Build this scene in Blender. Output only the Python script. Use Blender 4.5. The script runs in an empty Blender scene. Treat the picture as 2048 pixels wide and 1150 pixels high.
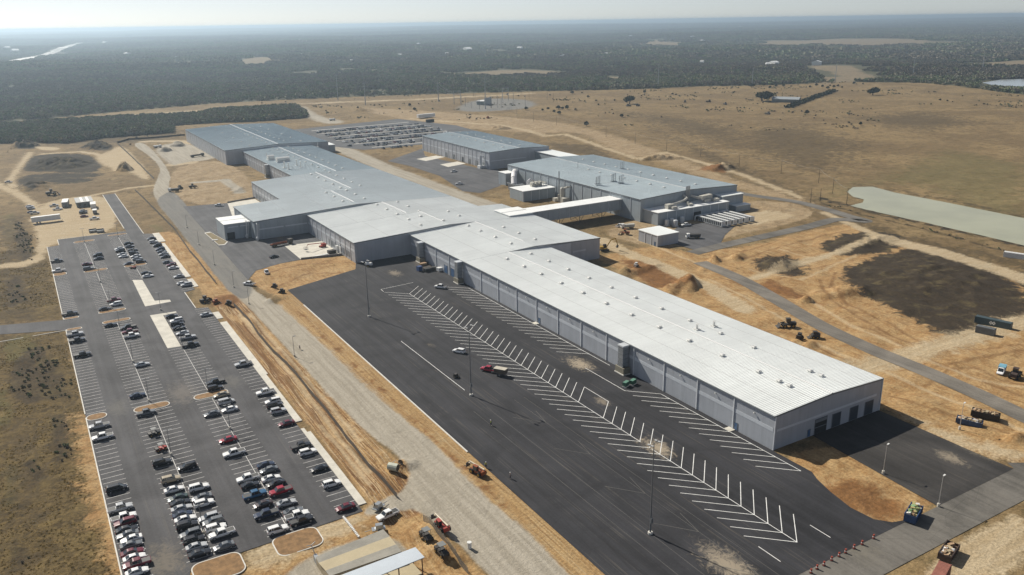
import bpy, math, random
import numpy as np
from mathutils import Vector, Matrix

random.seed(7)
RNG = np.random.default_rng(11)
S = bpy.context.scene
# ------------------------------------------------------------------ camera
CAMH = 112.0
FPX = 1642.73
Rv = Vector((0.85826141, -0.51299366, -0.01499542))
Dv = Vector((-0.17026171, -0.25704837, -0.95128181))
Fv = Vector((0.48414699, 0.81900161, -0.30795787))
cam = bpy.data.cameras.new('camera')
cam.sensor_width = 36.0
cam.lens = FPX / 2048 * 36.0
cam.clip_start = 1.0
cam.clip_end = 90000.0
cam_o = bpy.data.objects.new('camera', cam)
S.collection.objects.link(cam_o)
cam_o.matrix_world = Matrix(((Rv.x, -Dv.x, -Fv.x, 0), (Rv.y, -Dv.y, -Fv.y, 0), (Rv.z, -Dv.z, -Fv.z, CAMH), (0, 0, 0, 1)))
S.camera = cam_o
# ------------------------------------------------------------------ sky, sun, exposure
SUN_EL = math.radians(39.0)
SUN_DIR = Vector((-0.281 * math.cos(SUN_EL), 0.960 * math.cos(SUN_EL), math.sin(SUN_EL)))
world = bpy.data.worlds.new('World')
S.world = world
world.use_nodes = True
wn = world.node_tree.nodes
sky = wn.new('ShaderNodeTexSky')
sky.sky_type = 'NISHITA'
sky.sun_disc = False
sky.sun_elevation = SUN_EL
sky.sun_rotation = math.atan2(SUN_DIR.x, SUN_DIR.y)
sky.altitude = 0
sky.air_density = 0.55
sky.dust_density = 0.25
sky.ozone_density = 1.6
bg = wn['Background']
bg.inputs['Strength'].default_value = 0.08
hsv = wn.new('ShaderNodeHueSaturation')            # hazy white air: less colour than a clear sky
hsv.inputs['Saturation'].default_value = 0.5
world.node_tree.links.new(sky.outputs['Color'], hsv.inputs['Color'])
world.node_tree.links.new(hsv.outputs['Color'], bg.inputs['Color'])
sun = bpy.data.lights.new('sun', 'SUN')
sun.energy = 5.0
sun.angle = math.radians(0.53)
sun.color = (1.0, 0.94, 0.83)
sun_o = bpy.data.objects.new('sun', sun)
S.collection.objects.link(sun_o)
sun_o.rotation_euler = SUN_DIR.to_track_quat('Z', 'Y').to_euler()
sun_o.location = (0, 0, 300)
S.view_settings.view_transform = 'Standard'
S.view_settings.look = 'None'
S.view_settings.exposure = 0.25
S.view_settings.gamma = 1.0
S.cycles.max_bounces = 5
S.cycles.diffuse_bounces = 2
S.cycles.glossy_bounces = 2
S.cycles.transmission_bounces = 2
S.cycles.transparent_max_bounces = 6
S.cycles.volume_bounces = 0

# ------------------------------------------------------------------ helpers
def at(px, py, z=0.0):
    """ground position of a place seen in the survey picture (2048 x 1150)"""
    ray = Rv * ((px - 1024) / FPX) + Dv * ((py - 575) / FPX) + Fv
    t = (z - CAMH) / ray.z
    return ray.x * t, ray.y * t

def zone_pts(x0, y0, s, pts, z=0.0):
    return [at(x0 + a / s, y0 + b / s, z) for a, b in pts]

def sock(nt, node, name, v):
    i = node.inputs[name]
    if hasattr(v, 'is_output') or isinstance(v, bpy.types.NodeSocket):
        nt.links.new(v, i)
    else:
        i.default_value = v if not isinstance(v, tuple) or len(v) == 4 or i.type == 'VECTOR' else (*v, 1)

class NT:
    """short-hand for building node trees"""
    def __init__(s, m):
        s.nt = m.node_tree; s.n = s.nt.nodes; s.l = s.nt.links
        s.bsdf = s.n['Principled BSDF']
        s.tc = s.n.new('ShaderNodeTexCoord')
        s.obj = s.tc.outputs['Object']
    def map(s, scale=(1, 1, 1), rot=0.0):
        m = s.n.new('ShaderNodeMapping'); m.inputs['Scale'].default_value = scale
        m.inputs['Rotation'].default_value = (0, 0, rot)
        s.l.new(s.obj, m.inputs['Vector']); return m.outputs['Vector']
    def noise(s, scale, detail=4, rough=0.55, vec=None, dist=0.0):
        t = s.n.new('ShaderNodeTexNoise'); t.inputs['Scale'].default_value = scale
        t.inputs['Detail'].default_value = detail; t.inputs['Roughness'].default_value = rough
        t.inputs['Distortion'].default_value = dist
        s.l.new(vec or s.obj, t.inputs['Vector']); return t.outputs['Fac']
    def attr(s, name):
        a = s.n.new('ShaderNodeAttribute'); a.attribute_name = name; return a.outputs['Fac']
    def math(s, op, a, b=0.0, c=0.0, clamp=False):
        m = s.n.new('ShaderNodeMath'); m.operation = op; m.use_clamp = clamp
        for i, v in enumerate((a, b, c)):
            if isinstance(v, bpy.types.NodeSocket): s.l.new(v, m.inputs[i])
            else: m.inputs[i].default_value = v
        return m.outputs[0]
    def ramp(s, v, a, b, lo=0.0, hi=1.0):
        m = s.n.new('ShaderNodeMapRange'); m.interpolation_type = 'SMOOTHSTEP'
        s.l.new(v, m.inputs['Value'])
        for k, x in (('From Min', a), ('From Max', b), ('To Min', lo), ('To Max', hi)): m.inputs[k].default_value = x
        return m.outputs[0]
    def mix(s, f, a, b, mode='MIX'):
        m = s.n.new('ShaderNodeMix'); m.data_type = 'RGBA'; m.blend_type = mode
        for k, v in ((0, f), (6, a), (7, b)):
            if isinstance(v, bpy.types.NodeSocket): s.l.new(v, m.inputs[k])
            elif isinstance(v, tuple): m.inputs[k].default_value = (*v[:3], 1)
            else: m.inputs[k].default_value = v
        return m.outputs[2]
    def mul(s, col, f):
        c = s.n.new('ShaderNodeVectorMath'); c.operation = 'SCALE'
        s.l.new(col, c.inputs[0])
        if isinstance(f, bpy.types.NodeSocket): s.l.new(f, c.inputs['Scale'])
        else: c.inputs['Scale'].default_value = f
        return c.outputs[0]
    def color(s, col):
        if isinstance(col, bpy.types.NodeSocket): s.l.new(col, s.bsdf.inputs['Base Color'])
        else: s.bsdf.inputs['Base Color'].default_value = (*col, 1)
    def bump(s, h, strength=0.3, dist=0.1):
        b = s.n.new('ShaderNodeBump'); b.inputs['Strength'].default_value = strength; b.inputs['Distance'].default_value = dist
        s.l.new(h, b.inputs['Height']); s.l.new(b.outputs[0], s.bsdf.inputs['Normal'])

MATS = {}
def mat(name, col=(0.5, 0.5, 0.5), rough=0.6, metal=0.0, var=0.15, vscale=0.6, spec=0.5, alpha=1.0, coat=0.0):
    """a procedural material: base colour broken up by two scales of noise"""
    if name in MATS: return MATS[name]
    m = bpy.data.materials.new(name); m.use_nodes = True
    t = NT(m)
    t.bsdf.inputs['Roughness'].default_value = rough
    t.bsdf.inputs['Metallic'].default_value = metal
    t.bsdf.inputs['Specular IOR Level'].default_value = spec
    t.bsdf.inputs['Alpha'].default_value = alpha
    t.bsdf.inputs['Coat Weight'].default_value = coat
    if var:
        n = t.math('ADD', t.math('MULTIPLY', t.noise(vscale, 5), 0.7), t.math('MULTIPLY', t.noise(vscale * 9, 3), 0.3))
        f = t.ramp(n, 0.3, 0.7, 1 - var, 1 + var)
        c = t.n.new('ShaderNodeRGB'); c.outputs[0].default_value = (*col, 1)
        t.color(t.mul(c.outputs[0], f))
    else:
        t.color(col)
    MATS[name] = m
    return m

class MB:
    """collects simple solids and links them as ONE mesh object"""
    def __init__(s): s.v = []; s.f = []; s.m = []
    def poly(s, pts, m=0):
        k = len(s.v); s.v += [tuple(p) for p in pts]; s.f.append(tuple(range(k, k + len(pts)))); s.m.append(m)
    def hexa(s, p, m=0):
        k = len(s.v); s.v += [tuple(q) for q in p]
        for q in ((0, 3, 2, 1), (4, 5, 6, 7), (0, 1, 5, 4), (1, 2, 6, 5), (2, 3, 7, 6), (3, 0, 4, 7)):
            s.f.append(tuple(k + i for i in q)); s.m.append(m)
    def box(s, x0, x1, y0, y1, z0, z1, m=0):
        s.hexa([(x0, y0, z0), (x1, y0, z0), (x1, y1, z0), (x0, y1, z0), (x0, y0, z1), (x1, y0, z1), (x1, y1, z1), (x0, y1, z1)], m)
    def obox(s, c, size, rz=0.0, m=0, taper=1.0, ry=0.0):
        """box standing with its base centre at c, turned by rz, pitched by ry"""
        ca, sa = math.cos(rz), math.sin(rz); cb, sb = math.cos(ry), math.sin(ry)
        P = []
        for z in (0, size[2]):
            k = 1 if z == 0 else taper
            for x, y in ((-1, -1), (1, -1), (1, 1), (-1, 1)):
                lx, ly, lz = x * size[0] / 2 * k, y * size[1] / 2 * k, z
                lx, lz = lx * cb + lz * sb, -lx * sb + lz * cb
                P.append((c[0] + lx * ca - ly * sa, c[1] + lx * sa + ly * ca, c[2] + lz))
        s.hexa(P, m)
    def tube(s, a, b, r0, r1=None, n=8, m=0, caps=True):
        r1 = r0 if r1 is None else r1
        a, b = Vector(a), Vector(b); d = (b - a).normalized()
        u = d.orthogonal().normalized(); w = d.cross(u)
        k = len(s.v)
        for p, r in ((a, r0), (b, r1)):
            for i in range(n):
                t = 2 * math.pi * i / n
                s.v.append(tuple(p + u * (r * math.cos(t)) + w * (r * math.sin(t))))
        for i in range(n):
            j = (i + 1) % n
            s.f.append((k + i, k + j, k + n + j, k + n + i)); s.m.append(m)
        if caps:
            s.f.append(tuple(k + n - 1 - i for i in range(n))); s.m.append(m)
            s.f.append(tuple(k + n + i for i in range(n))); s.m.append(m)
    def path(s, pts, r, n=6, m=0):
        for a, b in zip(pts, pts[1:]): s.tube(a, b, r, r, n, m)
    def prism(s, pts, z0, z1, m=0):
        """vertical prism over a plan outline (counter-clockwise)"""
        A = sum(p[0] * q[1] - q[0] * p[1] for p, q in zip(pts, pts[1:] + pts[:1]))
        if A < 0: pts = pts[::-1]
        n = len(pts); k = len(s.v)
        s.v += [(p[0], p[1], z0) for p in pts] + [(p[0], p[1], z1) for p in pts]
        s.f.append(tuple(k + n + i for i in range(n))); s.m.append(m)
        s.f.append(tuple(k + n - 1 - i for i in range(n))); s.m.append(m)
        for i in range(n):
            j = (i + 1) % n; s.f.append((k + i, k + j, k + n + j, k + n + i)); s.m.append(m)
    def extrude_y(s, prof, y0, y1, m=0):
        """profile in x,z swept along y"""
        n = len(prof); k = len(s.v)
        s.v += [(p[0], y0, p[1]) for p in prof] + [(p[0], y1, p[1]) for p in prof]
        s.f.append(tuple(k + i for i in range(n))); s.m.append(m)
        s.f.append(tuple(k + 2 * n - 1 - i for i in range(n))); s.m.append(m)
        for i in range(n):
            j = (i + 1) % n; s.f.append((k + j, k + i, k + n + i, k + n + j)); s.m.append(m)
    def loft(s, rings, m=0, caps=True):
        n = len(rings[0]); k = len(s.v)
        for r in rings: s.v += [tuple(p) for p in r]
        for a in range(len(rings) - 1):
            for i in range(n):
                j = (i + 1) % n
                s.f.append((k + a * n + i, k + a * n + j, k + (a + 1) * n + j, k + (a + 1) * n + i)); s.m.append(m)
        if caps:
            s.f.append(tuple(k + n - 1 - i for i in range(n))); s.m.append(m)
            e = k + (len(rings) - 1) * n
            s.f.append(tuple(e + i for i in range(n))); s.m.append(m)
    def ball(s, c, r, m=0, seg=8, rings=5, jit=0.0, sq=(1, 1, 1)):
        rr = []
        for a in range(rings + 1):
            th = math.pi * a / rings; ring = []
            for i in range(seg):
                t = 2 * math.pi * i / seg; q = r * (1 + random.uniform(-jit, jit)) if 0 < a < rings else r
                ring.append((c[0] + q * sq[0] * math.sin(th) * math.cos(t) , c[1] + q * sq[1] * math.sin(th) * math.sin(t), c[2] - q * sq[2] * math.cos(th)))
            rr.append(ring)
        s.loft(rr, m, False)
    def mesh(s, name, mats):
        me = bpy.data.meshes.new(name)
        me.from_pydata(s.v, [], s.f)
        for m in (mats if isinstance(mats, (list, tuple)) else [mats]): me.materials.append(m)
        me.polygons.foreach_set('material_index', s.m)
        me.update(); return me
    def build(s, name, mats, parent=None, smooth=False):
        me = s.mesh(name, mats)
        if smooth: me.polygons.foreach_set('use_smooth', [True] * len(me.polygons))
        o = bpy.data.objects.new(name, me); S.collection.objects.link(o)
        if parent: o.parent = parent
        return o

def tag(o, label=None, cat=None, group=None, kind=None):
    for k, v in (('label', label), ('category', cat), ('group', group), ('kind', kind)):
        if v: o[k] = v
    return o
def thing(name, label, cat, loc=(0, 0, 0), rz=0.0, group=None):
    o = bpy.data.objects.new(name, None); S.collection.objects.link(o)
    o.location = loc; o.rotation_euler = (0, 0, rz); o.empty_display_size = 0.5
    return tag(o, label, cat, group)
def struct(o): o['kind'] = 'structure'; return o
def kids(o): return [c for c in o.children]
def dup(root, loc, rz=0.0, label=None, group=None, scale=None):
    """a copy of a thing with copies of its parts and sub-parts"""
    r = root.copy(); S.collection.objects.link(r); r.location = loc; r.rotation_euler = (0, 0, rz)
    if label: r['label'] = label
    if group: r['group'] = group
    if scale: r.scale = scale
    for ch in root.children:
        c = ch.copy(); S.collection.objects.link(c); c.parent = r
        for g in ch.children:
            d = g.copy(); S.collection.objects.link(d); d.parent = c
    return r
ORD = ['first', 'second', 'third', 'fourth', 'fifth', 'sixth', 'seventh', 'eighth', 'ninth', 'tenth', 'eleventh', 'twelfth', 'thirteenth', 'fourteenth', 'fifteenth', 'sixteenth', 'seventeenth', 'eighteenth', 'nineteenth', 'twentieth']
# ------------------------------------------------------------------ haze
def build_haze():
    b = MB(); b.box(-16000, 34000, -2500, 34000, -6, 120)
    m = bpy.data.materials.new('haze'); m.use_nodes = True
    nt = m.node_tree; nt.nodes.clear()
    out = nt.nodes.new('ShaderNodeOutputMaterial'); v = nt.nodes.new('ShaderNodeVolumePrincipled')
    v.inputs['Color'].default_value = (0.64, 0.81, 0.96, 1)
    v.inputs['Density'].default_value = HAZE
    v.inputs['Anisotropy'].default_value = 0.55
    nt.links.new(v.outputs[0], out.inputs['Volume'])
    o = b.build('haze', m); o['kind'] = 'stuff'
HAZE = 1.3e-4
build_haze()

# ------------------------------------------------------------------ the ground: one sheet out to the horizon
def axis(lo, hi, step, far_lo, far_hi):
    a = list(np.arange(lo, hi, step))
    s, x = step, hi
    up = []
    while x < far_hi: up.append(x); s *= 1.09; x += s
    up.append(far_hi)
    s, x = step, lo
    dn = []
    while True:
        s *= 1.09; x -= s
        if x < far_lo: break
        dn.append(x)
    dn.append(far_lo)
    return np.array(dn[::-1] + a + up)
GX = axis(-40, 620, 1.25, -14000, 33000)
GX = np.sort(np.concatenate((GX, GX[(GX > 56) & (GX < 92)] + 0.625)))
GY = axis(60, 960, 1.25, -600, 33000)
XX, YY = np.meshgrid(GX, GY)
PX, PY = XX.ravel(), YY.ravel()

def seg_dist(px, py, P, closed):
    d = np.full(px.shape, 1e9); ins = np.zeros(px.shape, bool)
    n = len(P)
    for i in range(n if closed else n - 1):
        ax, ay = P[i]; bx, by = P[(i + 1) % n]
        dx, dy = bx - ax, by - ay
        t = np.clip(((px - ax) * dx + (py - ay) * dy) / (dx * dx + dy * dy + 1e-9), 0, 1)
        d = np.minimum(d, np.hypot(px - ax - t * dx, py - ay - t * dy))
        if closed:
            c = (ay > py) != (by > py)
            with np.errstate(divide='ignore', invalid='ignore'):
                xi = ax + (py - ay) * dx / (dy if dy else 1e-9)
            ins ^= c & (px < xi)
    return d, ins
ZONES = {}
def zone_field(name):
    if name not in ZONES: ZONES[name] = np.full(PX.shape, -6.0)
    return ZONES[name]
def box_sel(P, pad):
    A = np.array(P)
    return np.nonzero((PX > A[:, 0].min() - pad) & (PX < A[:, 0].max() + pad) & (PY > A[:, 1].min() - pad) & (PY < A[:, 1].max() + pad))[0]
def area(name, P, soft=1.0):
    """signed distance to a plan outline, kept as a vertex attribute"""
    f = zone_field(name); pad = 6 * soft; i = box_sel(P, pad)
    d, ins = seg_dist(PX[i], PY[i], P, True)
    sd = np.where(ins, d, -d) / soft
    f[i] = np.maximum(f[i], np.clip(sd, -6, 6))
def track(name, P, w, soft=1.0):
    f = zone_field(name); i = box_sel(P, w + 6 * soft)
    d, _ = seg_dist(PX[i], PY[i], P, False)
    f[i] = np.maximum(f[i], np.clip((w / 2 - d) / soft, -6, 6))
def smooth(P, n=2):
    for _ in range(n):
        P = [q for a, b in zip(P, P[1:] + P[:1]) for q in ((a[0] * .75 + b[0] * .25, a[1] * .75 + b[1] * .25), (a[0] * .25 + b[0] * .75, a[1] * .25 + b[1] * .75))]
    return P
def apx(name, pts, soft=1.0): area(name, smooth([at(*p) for p in pts]) if name in ('gravel', 'dark', 'pale', 'tan', 'slate') else [at(*p) for p in pts], soft)
def tpx(name, pts, w, soft=1.0): track(name, [at(*p) for p in pts], w, soft)

# bare orange soil
area('strip', [(58.5, 158), (58.5, 346), (71, 346), (70.5, 300), (71, 240), (72, 195), (75, 160)], 1.0)
area('dirt', [(58.5, 346), (56, 420), (52.5, 498), (66, 498), (73, 420), (71, 346)], 1.0)
area('verge', [(80, 110), (79, 200), (80, 300), (82, 335), (92, 345), (92.5, 110)], 0.8)
apx('dirt', [(500, 545), (540, 528), (600, 520), (690, 512), (725, 530), (722, 548), (650, 562), (577, 582), (592, 615), (545, 590), (508, 570)])
apx('dirt', [(1230, 505), (1300, 492), (1380, 505), (1500, 492), (1620, 460), (1690, 448), (1800, 478), (1930, 512), (2080, 560), (2080, 935), (1925, 900), (1830, 850), (1770, 820), (1757, 818), (1190, 515)], 2.0)
apx('tan', [(345, 332), (440, 318), (490, 345), (520, 400), (460, 408), (385, 410), (338, 385)], 2.0)
apx('dirt', [(1580, 905), (1700, 885), (1880, 1002), (1845, 1028), (1790, 1056), (1700, 1042), (1640, 1003), (1560, 950)])
apx('tan', [(1200, 470), (1250, 440), (1490, 400), (1600, 405), (1640, 435), (1450, 475), (1400, 495), (1290, 490)], 1.5)
apx('tan', [(1085, 268), (1160, 262), (1240, 310), (1300, 316), (1440, 368), (1500, 385), (1600, 405), (1690, 440), (1590, 392), (1470, 360), (1330, 305), (1200, 262), (1100, 240), (800, 218), (690, 215), (870, 252)], 5.0)
apx('dirt', [(600, 1060), (740, 1012), (830, 1010), (900, 1080), (1000, 1170), (560, 1170)], 1.5)
apx('dirt', [(830, 920), (860, 915), (890, 960), (930, 1000), (880, 1010), (830, 960), (800, 925)], 1.5)
area('dirt', [(3, 100), (1.5, 170), (-1, 215), (0, 262), (3, 262), (6, 168), (20, 160), (36, 160), (36, 90)], 3.0)
# pale sandy soil
apx('pale', [(215, 305), (245, 286), (305, 355), (290, 362), (255, 340), (210, 335), (185, 312)], 3.0)
apx('pale', [(60, 430), (100, 398), (225, 388), (240, 455), (175, 478), (95, 488), (85, 530), (-10, 538), (-10, 528), (62, 522), (78, 490)], 2.0)
tpx('pale', [(-10, 366), (30, 385), (62, 405), (80, 430), (70, 440)], 7, 2.5)
tpx('pale', [(60, 305), (20, 360), (25, 375)], 6, 3.0)
tpx('pale', [(80, 410), (250, 378), (310, 370)], 5, 2.0)
tpx('pale', [(85, 308), (160, 303), (215, 312), (235, 340)], 7, 2.5)
apx('pale', [(65, 292), (125, 295), (110, 302), (80, 300)], 2.0)
tpx('pale', [(1200, 478), (1240, 500), (1330, 535), (1420, 575), (1490, 620)], 9, 1.6)
tpx('pale', [(1490, 560), (1590, 530), (1720, 490), (1760, 475), (1650, 425)], 6, 2.0)
tpx('pale', [(1760, 475), (1880, 505), (2060, 560)], 14, 2.5)
tpx('pale', [(1090, 272), (1130, 268), (1280, 320), (1330, 305), (1440, 335), (1500, 355), (1600, 395)], 7, 3.5)
tpx('gravel', [(640, 280), (690, 300), (780, 340), (900, 385), (1000, 420)], 18, 3.0)
tpx('pale', [(820, 238), (1000, 250), (1060, 262), (1090, 272)], 8, 5.0)
tpx('pale', [(1640, 760), (1850, 700), (2060, 640)], 12, 4.0)
apx('pale', [(1790, 1160), (2060, 1000), (2060, 1160)], 1.5)
apx('pale', [(1780, 815), (1900, 870), (2050, 900), (2048, 925), (1965, 910), (1840, 850)], 3.0)
apx('pale', [(480, 1098), (738, 1020), (720, 1060), (600, 1110), (520, 1150)], 2.5)
apx('pale', [(1575, 950), (1590, 940), (1640, 965), (1660, 990), (1645, 1000)], 0.6)
tpx('pale', [(0, 250), (200, 236), (380, 222), (600, 207), (800, 200), (1000, 190), (1060, 186)], 24, 8.0)
tpx('pale', [(0, 262), (150, 248), (400, 224)], 10, 8.0)
tpx('pale', [(345, 330), (380, 325), (420, 290), (350, 282), (290, 283)], 14, 3.0)
apx('pale', [(1450, 430), (1560, 420), (1600, 435), (1480, 455)], 3.0)


# gravel haul road
apx('gravel', [(262, 288), (290, 283), (345, 345), (334, 378), (372, 412), (440, 480), (480, 535), (505, 580), (560, 612), (640, 682), (720, 762), (800, 832), (870, 884), (960, 985), (1060, 1065), (1150, 1160), (1300, 1330), (1200, 1420),
     (1100, 1290), (990, 1160), (880, 1060), (832, 1015), (805, 1020), (745, 1035), (720, 1020), (800, 985), (822, 960), (812, 925), (770, 892), (720, 852), (660, 792), (600, 727), (560, 682), (505, 622), (470, 592), (425, 542), (385, 492), (345, 442), (318, 410), (303, 382), (316, 355), (322, 336), (300, 312)], 0.8)
apx('gravel', [(300, 295), (360, 283), (420, 300), (440, 318), (360, 325), (345, 335)], 3.0)
apx('gravel', [(600, 1115), (740, 1070), (800, 1075), (830, 1130), (760, 1230), (500, 1230)], 1.0)
tpx('gravel', [(390, 365), (450, 360), (480, 385)], 8, 2.0)
track('gravel', [(80.5, 332), (81.5, 280), (82, 230), (82.3, 185), (83, 165)], 3.2, 2.2)
track('rust', [(86.5, 330), (86, 280), (86.2, 230), (86, 150)], 0.3, 1.6)
apx('slate', [(312, 398), (345, 378), (372, 410), (440, 478), (482, 535), (512, 585), (478, 605), (425, 545), (385, 494), (345, 444), (318, 412)], 0.9)
apx('slate', [(900, 220), (955, 196), (1060, 198), (1080, 215), (960, 225)], 8.0)
apx('gravel', [(600, 205), (640, 235), (700, 243), (655, 250), (610, 235)], 6.0)
# dark stockpiles and burnt growth
apx('dark', [(42, 336), (65, 308), (180, 306), (208, 332), (190, 346), (120, 345), (50, 342)], 2.0)
apx('dark', [(30, 372), (35, 355), (90, 345), (215, 345), (190, 355), (90, 360), (80, 372), (65, 385)], 3.0)
apx('dark', [(90, 358), (180, 355), (190, 362), (140, 368), (95, 366)], 2.0)
apx('dark', [(30, 294), (60, 288), (85, 296), (40, 299)], 2.0)
apx('dark', [(155, 295), (190, 287), (225, 293), (225, 302), (170, 299)], 2.0)
apx('dark', [(1676, 546), (1744, 510), (1854, 492), (1924, 505), (1999, 540), (2060, 585), (2060, 642), (2004, 655), (1940, 690), (1890, 675), (1864, 655), (1764, 612), (1704, 582)], 2.4)
apx('dark', [(1634, 487), (1694, 465), (1764, 461), (1826, 480), (1804, 498), (1724, 510), (1664, 510)], 2.0)
apx('dark', [(2010, 545), (2060, 540), (2060, 590)], 2.0)
apx('dark', [(1500, 520), (1570, 505), (1625, 540), (1600, 555), (1520, 545)], 2.5)
# brown overgrown ground
apx('thicket', [(18, 745), (50, 700), (80, 690), (110, 722), (142, 790), (60, 812), (22, 795)], 1.5)
apx('thicket', [(98, 826), (132, 832), (138, 905), (120, 930), (104, 905)], 1.2)
apx('thicket', [(60, 905), (90, 960), (75, 985), (50, 940)], 1.2)
apx('thicket', [(30, 1080), (60, 1095), (40, 1130), (20, 1110)], 1.2)
apx('thicket', [(10, 560), (40, 550), (55, 600), (20, 620)], 2.0)
apx('thicket', [(30, 440), (62, 470), (68, 520), (45, 526), (30, 480)], 1.5)
tpx('thicket', [(1640, 405), (1720, 428), (1850, 458), (2000, 500)], 2.0, 1.5)
apx('brush', [(0, 540), (60, 535), (60, 640), (0, 640)], 5.0)
apx('brush', [(0, 440), (40, 430), (60, 500), (70, 520), (0, 530)], 3.0)
apx('brush', [(24, 850), (60, 870), (80, 1000), (60, 1150), (40, 1150), (30, 1000)], 3.0)
apx('brush', [(1480, 262), (1600, 250), (1720, 285), (1700, 315), (1640, 342), (1560, 325), (1500, 300)], 14.0)
apx('brush', [(1250, 225), (1400, 240), (1480, 262), (1500, 300), (1350, 260)], 14.0)
apx('brush', [(1700, 235), (1850, 225), (1960, 245), (1850, 262)], 14.0)
apx('brush', [(1290, 250), (1500, 340), (1700, 430), (1720, 445), (1450, 335)], 5.0)
apx('brush', [(1440, 345), (1600, 395), (1720, 440), (1850, 480), (2060, 525), (2060, 540), (1850, 495), (1640, 425)], 3.0)
apx('brush', [(1085, 285), (1180, 290), (1230, 318), (1130, 305)], 3.0)
apx('brush', [(60, 290), (300, 285), (350, 275), (370, 260), (60, 280)], 10.0)
area('rough', [(2.6, 100), (2.6, 347), (-18, 356), (-75, 372), (-75, 100)], 2.0); area('rough', [(2.6, 363), (2.6, 480), (-2, 500), (-75, 500), (-75, 388), (-18, 372)], 2.0)
# greener strips
apx('green', [(8, 680), (60, 668), (78, 690), (40, 725), (10, 720)], 2.0)
apx('green', [(5, 430), (30, 425), (38, 470), (10, 500)], 3.0)
apx('green', [(-5, 780), (18, 790), (20, 850), (-5, 850)], 2.0)
apx('green', [(15, 930), (35, 930), (30, 1010), (15, 1010)], 2.0)
apx('green', [(1650, 400), (1900, 300), (2060, 330), (2060, 480), (1850, 370), (1700, 365)], 18.0)
area('green', [(62, 440), (58, 520), (62, 520), (68, 440)], 2.0)
# red-brown churned earth
apx('rust', [(1240, 520), (1310, 525), (1370, 565), (1400, 575), (1350, 582), (1300, 575)], 2.0)
for P in ([(440, 620), (457, 640), (537, 726), (611, 811), (670, 885), (720, 950)], [(505, 640), (590, 735), (660, 820)], [(620, 800), (690, 880), (780, 985)], [(470, 640), (545, 728), (590, 780)]):
    tpx('trk', P, 1.3, .8)
for P in ([(478, 628), (543, 702), (620, 797), (685, 882), (740, 945)], [(499, 628), (585, 726), (650, 800), (720, 880)], [(640, 850), (700, 920), (740, 970)]):
    tpx('ptrk', P, 1.5, .8)
apx('rust', [(430, 590), (485, 592), (470, 615), (420, 612)], 2.0)
apx('rust', [(1640, 985), (1700, 950), (1800, 1010), (1780, 1045), (1700, 1035)], 3.0)
apx('rust', [(1410, 330), (1460, 335), (1450, 345), (1400, 342)], 2.5)
apx('rust', [(1500, 575), (1600, 600), (1640, 610), (1540, 560)], 2.0)
for P in ([(1215, 520), (1290, 545), (1345, 545), (1370, 560)], [(1225, 530), (1300, 560), (1350, 590)], [(1480, 520), (1560, 495), (1650, 470), (1700, 460)], [(1600, 620), (1560, 590), (1500, 575), (1440, 555)], [(1640, 560), (1650, 590), (1700, 625), (1800, 680), (1900, 705)], [(1670, 545), (1660, 575), (1690, 605), (1760, 640)], [(1770, 640), (1850, 690), (1960, 700), (2040, 690)], [(1640, 640), (1750, 660), (1820, 700), (1900, 740), (2040, 790)], [(1800, 740), (1880, 735), (1960, 715), (2048, 700)], [(1850, 770), (1900, 740), (1950, 735), (2000, 760), (2048, 770)], [(1500, 660), (1580, 665), (1680, 715), (1740, 745)], [(1420, 520), (1500, 500), (1560, 480)], [(1700, 520), (1600, 545), (1560, 560)], [(1780, 790), (1850, 815), (1950, 840), (2048, 880)], [(540, 545), (600, 530), (700, 525)], [(560, 570), (620, 545), (690, 545)]):
    tpx('trk', P, 1.5, 1.0)
for P in ([(1500, 540), (1600, 560), (1650, 540), (1720, 505)], [(1620, 600), (1700, 650), (1800, 690)], [(1850, 720), (1950, 760), (2048, 775)], [(1420, 560), (1500, 600), (1600, 660)], [(1560, 500), (1640, 520), (1700, 500)], [(1250, 470), (1330, 500), (1440, 545)], [(1640, 690), (1760, 740), (1880, 790), (2048, 860)]):
    tpx('ptrk', P, 1.8, 1.2)
tpx('dark', [(1640, 395), (1700, 412), (1735, 423), (1790, 435), (1880, 455), (1960, 473), (2060, 495)], 3.5, 2.0)
tpx('brush', [(1700, 368), (1790, 381), (1880, 397), (2060, 436)], 4, 3.0)
# far fields in the wood
for P in ([(1455, 80), (1800, 76), (1960, 86), (1700, 91), (1500, 90)], [(460, 131), (500, 118), (548, 115), (572, 128), (520, 133)], [(330, 131), (420, 122), (440, 130), (350, 134)],
          [(890, 148), (1000, 139), (1100, 140), (1150, 149), (1000, 152)], [(1740, 128), (1850, 124), (2060, 115), (2060, 132), (1900, 133)], [(1590, 133), (1700, 134), (1760, 160), (1700, 163), (1660, 145)],
          [(1290, 76), (1400, 86), (1370, 92), (1280, 90)], [(100, 106), (160, 101), (150, 108), (110, 110)], [(1205, 152), (1250, 152), (1260, 158), (1215, 160)], [(950, 100), (1010, 102), (1000, 106)], [(1130, 82), (1160, 85), (1150, 91), (1120, 88)], [(1640, 172), (1600, 150), (1700, 158)]):
    apx('field', P, 6.0)
for P, w in (([(480, 148), (700, 142)], 14), ([(1400, 128), (1560, 132), (1700, 136)], 18), ([(660, 126), (860, 120)], 20), ([(1740, 150), (2040, 145)], 20), ([(700, 140), (900, 145)], 16), ([(200, 137), (330, 131)], 25)):
    tpx('field', P, w, 8.0)

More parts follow.
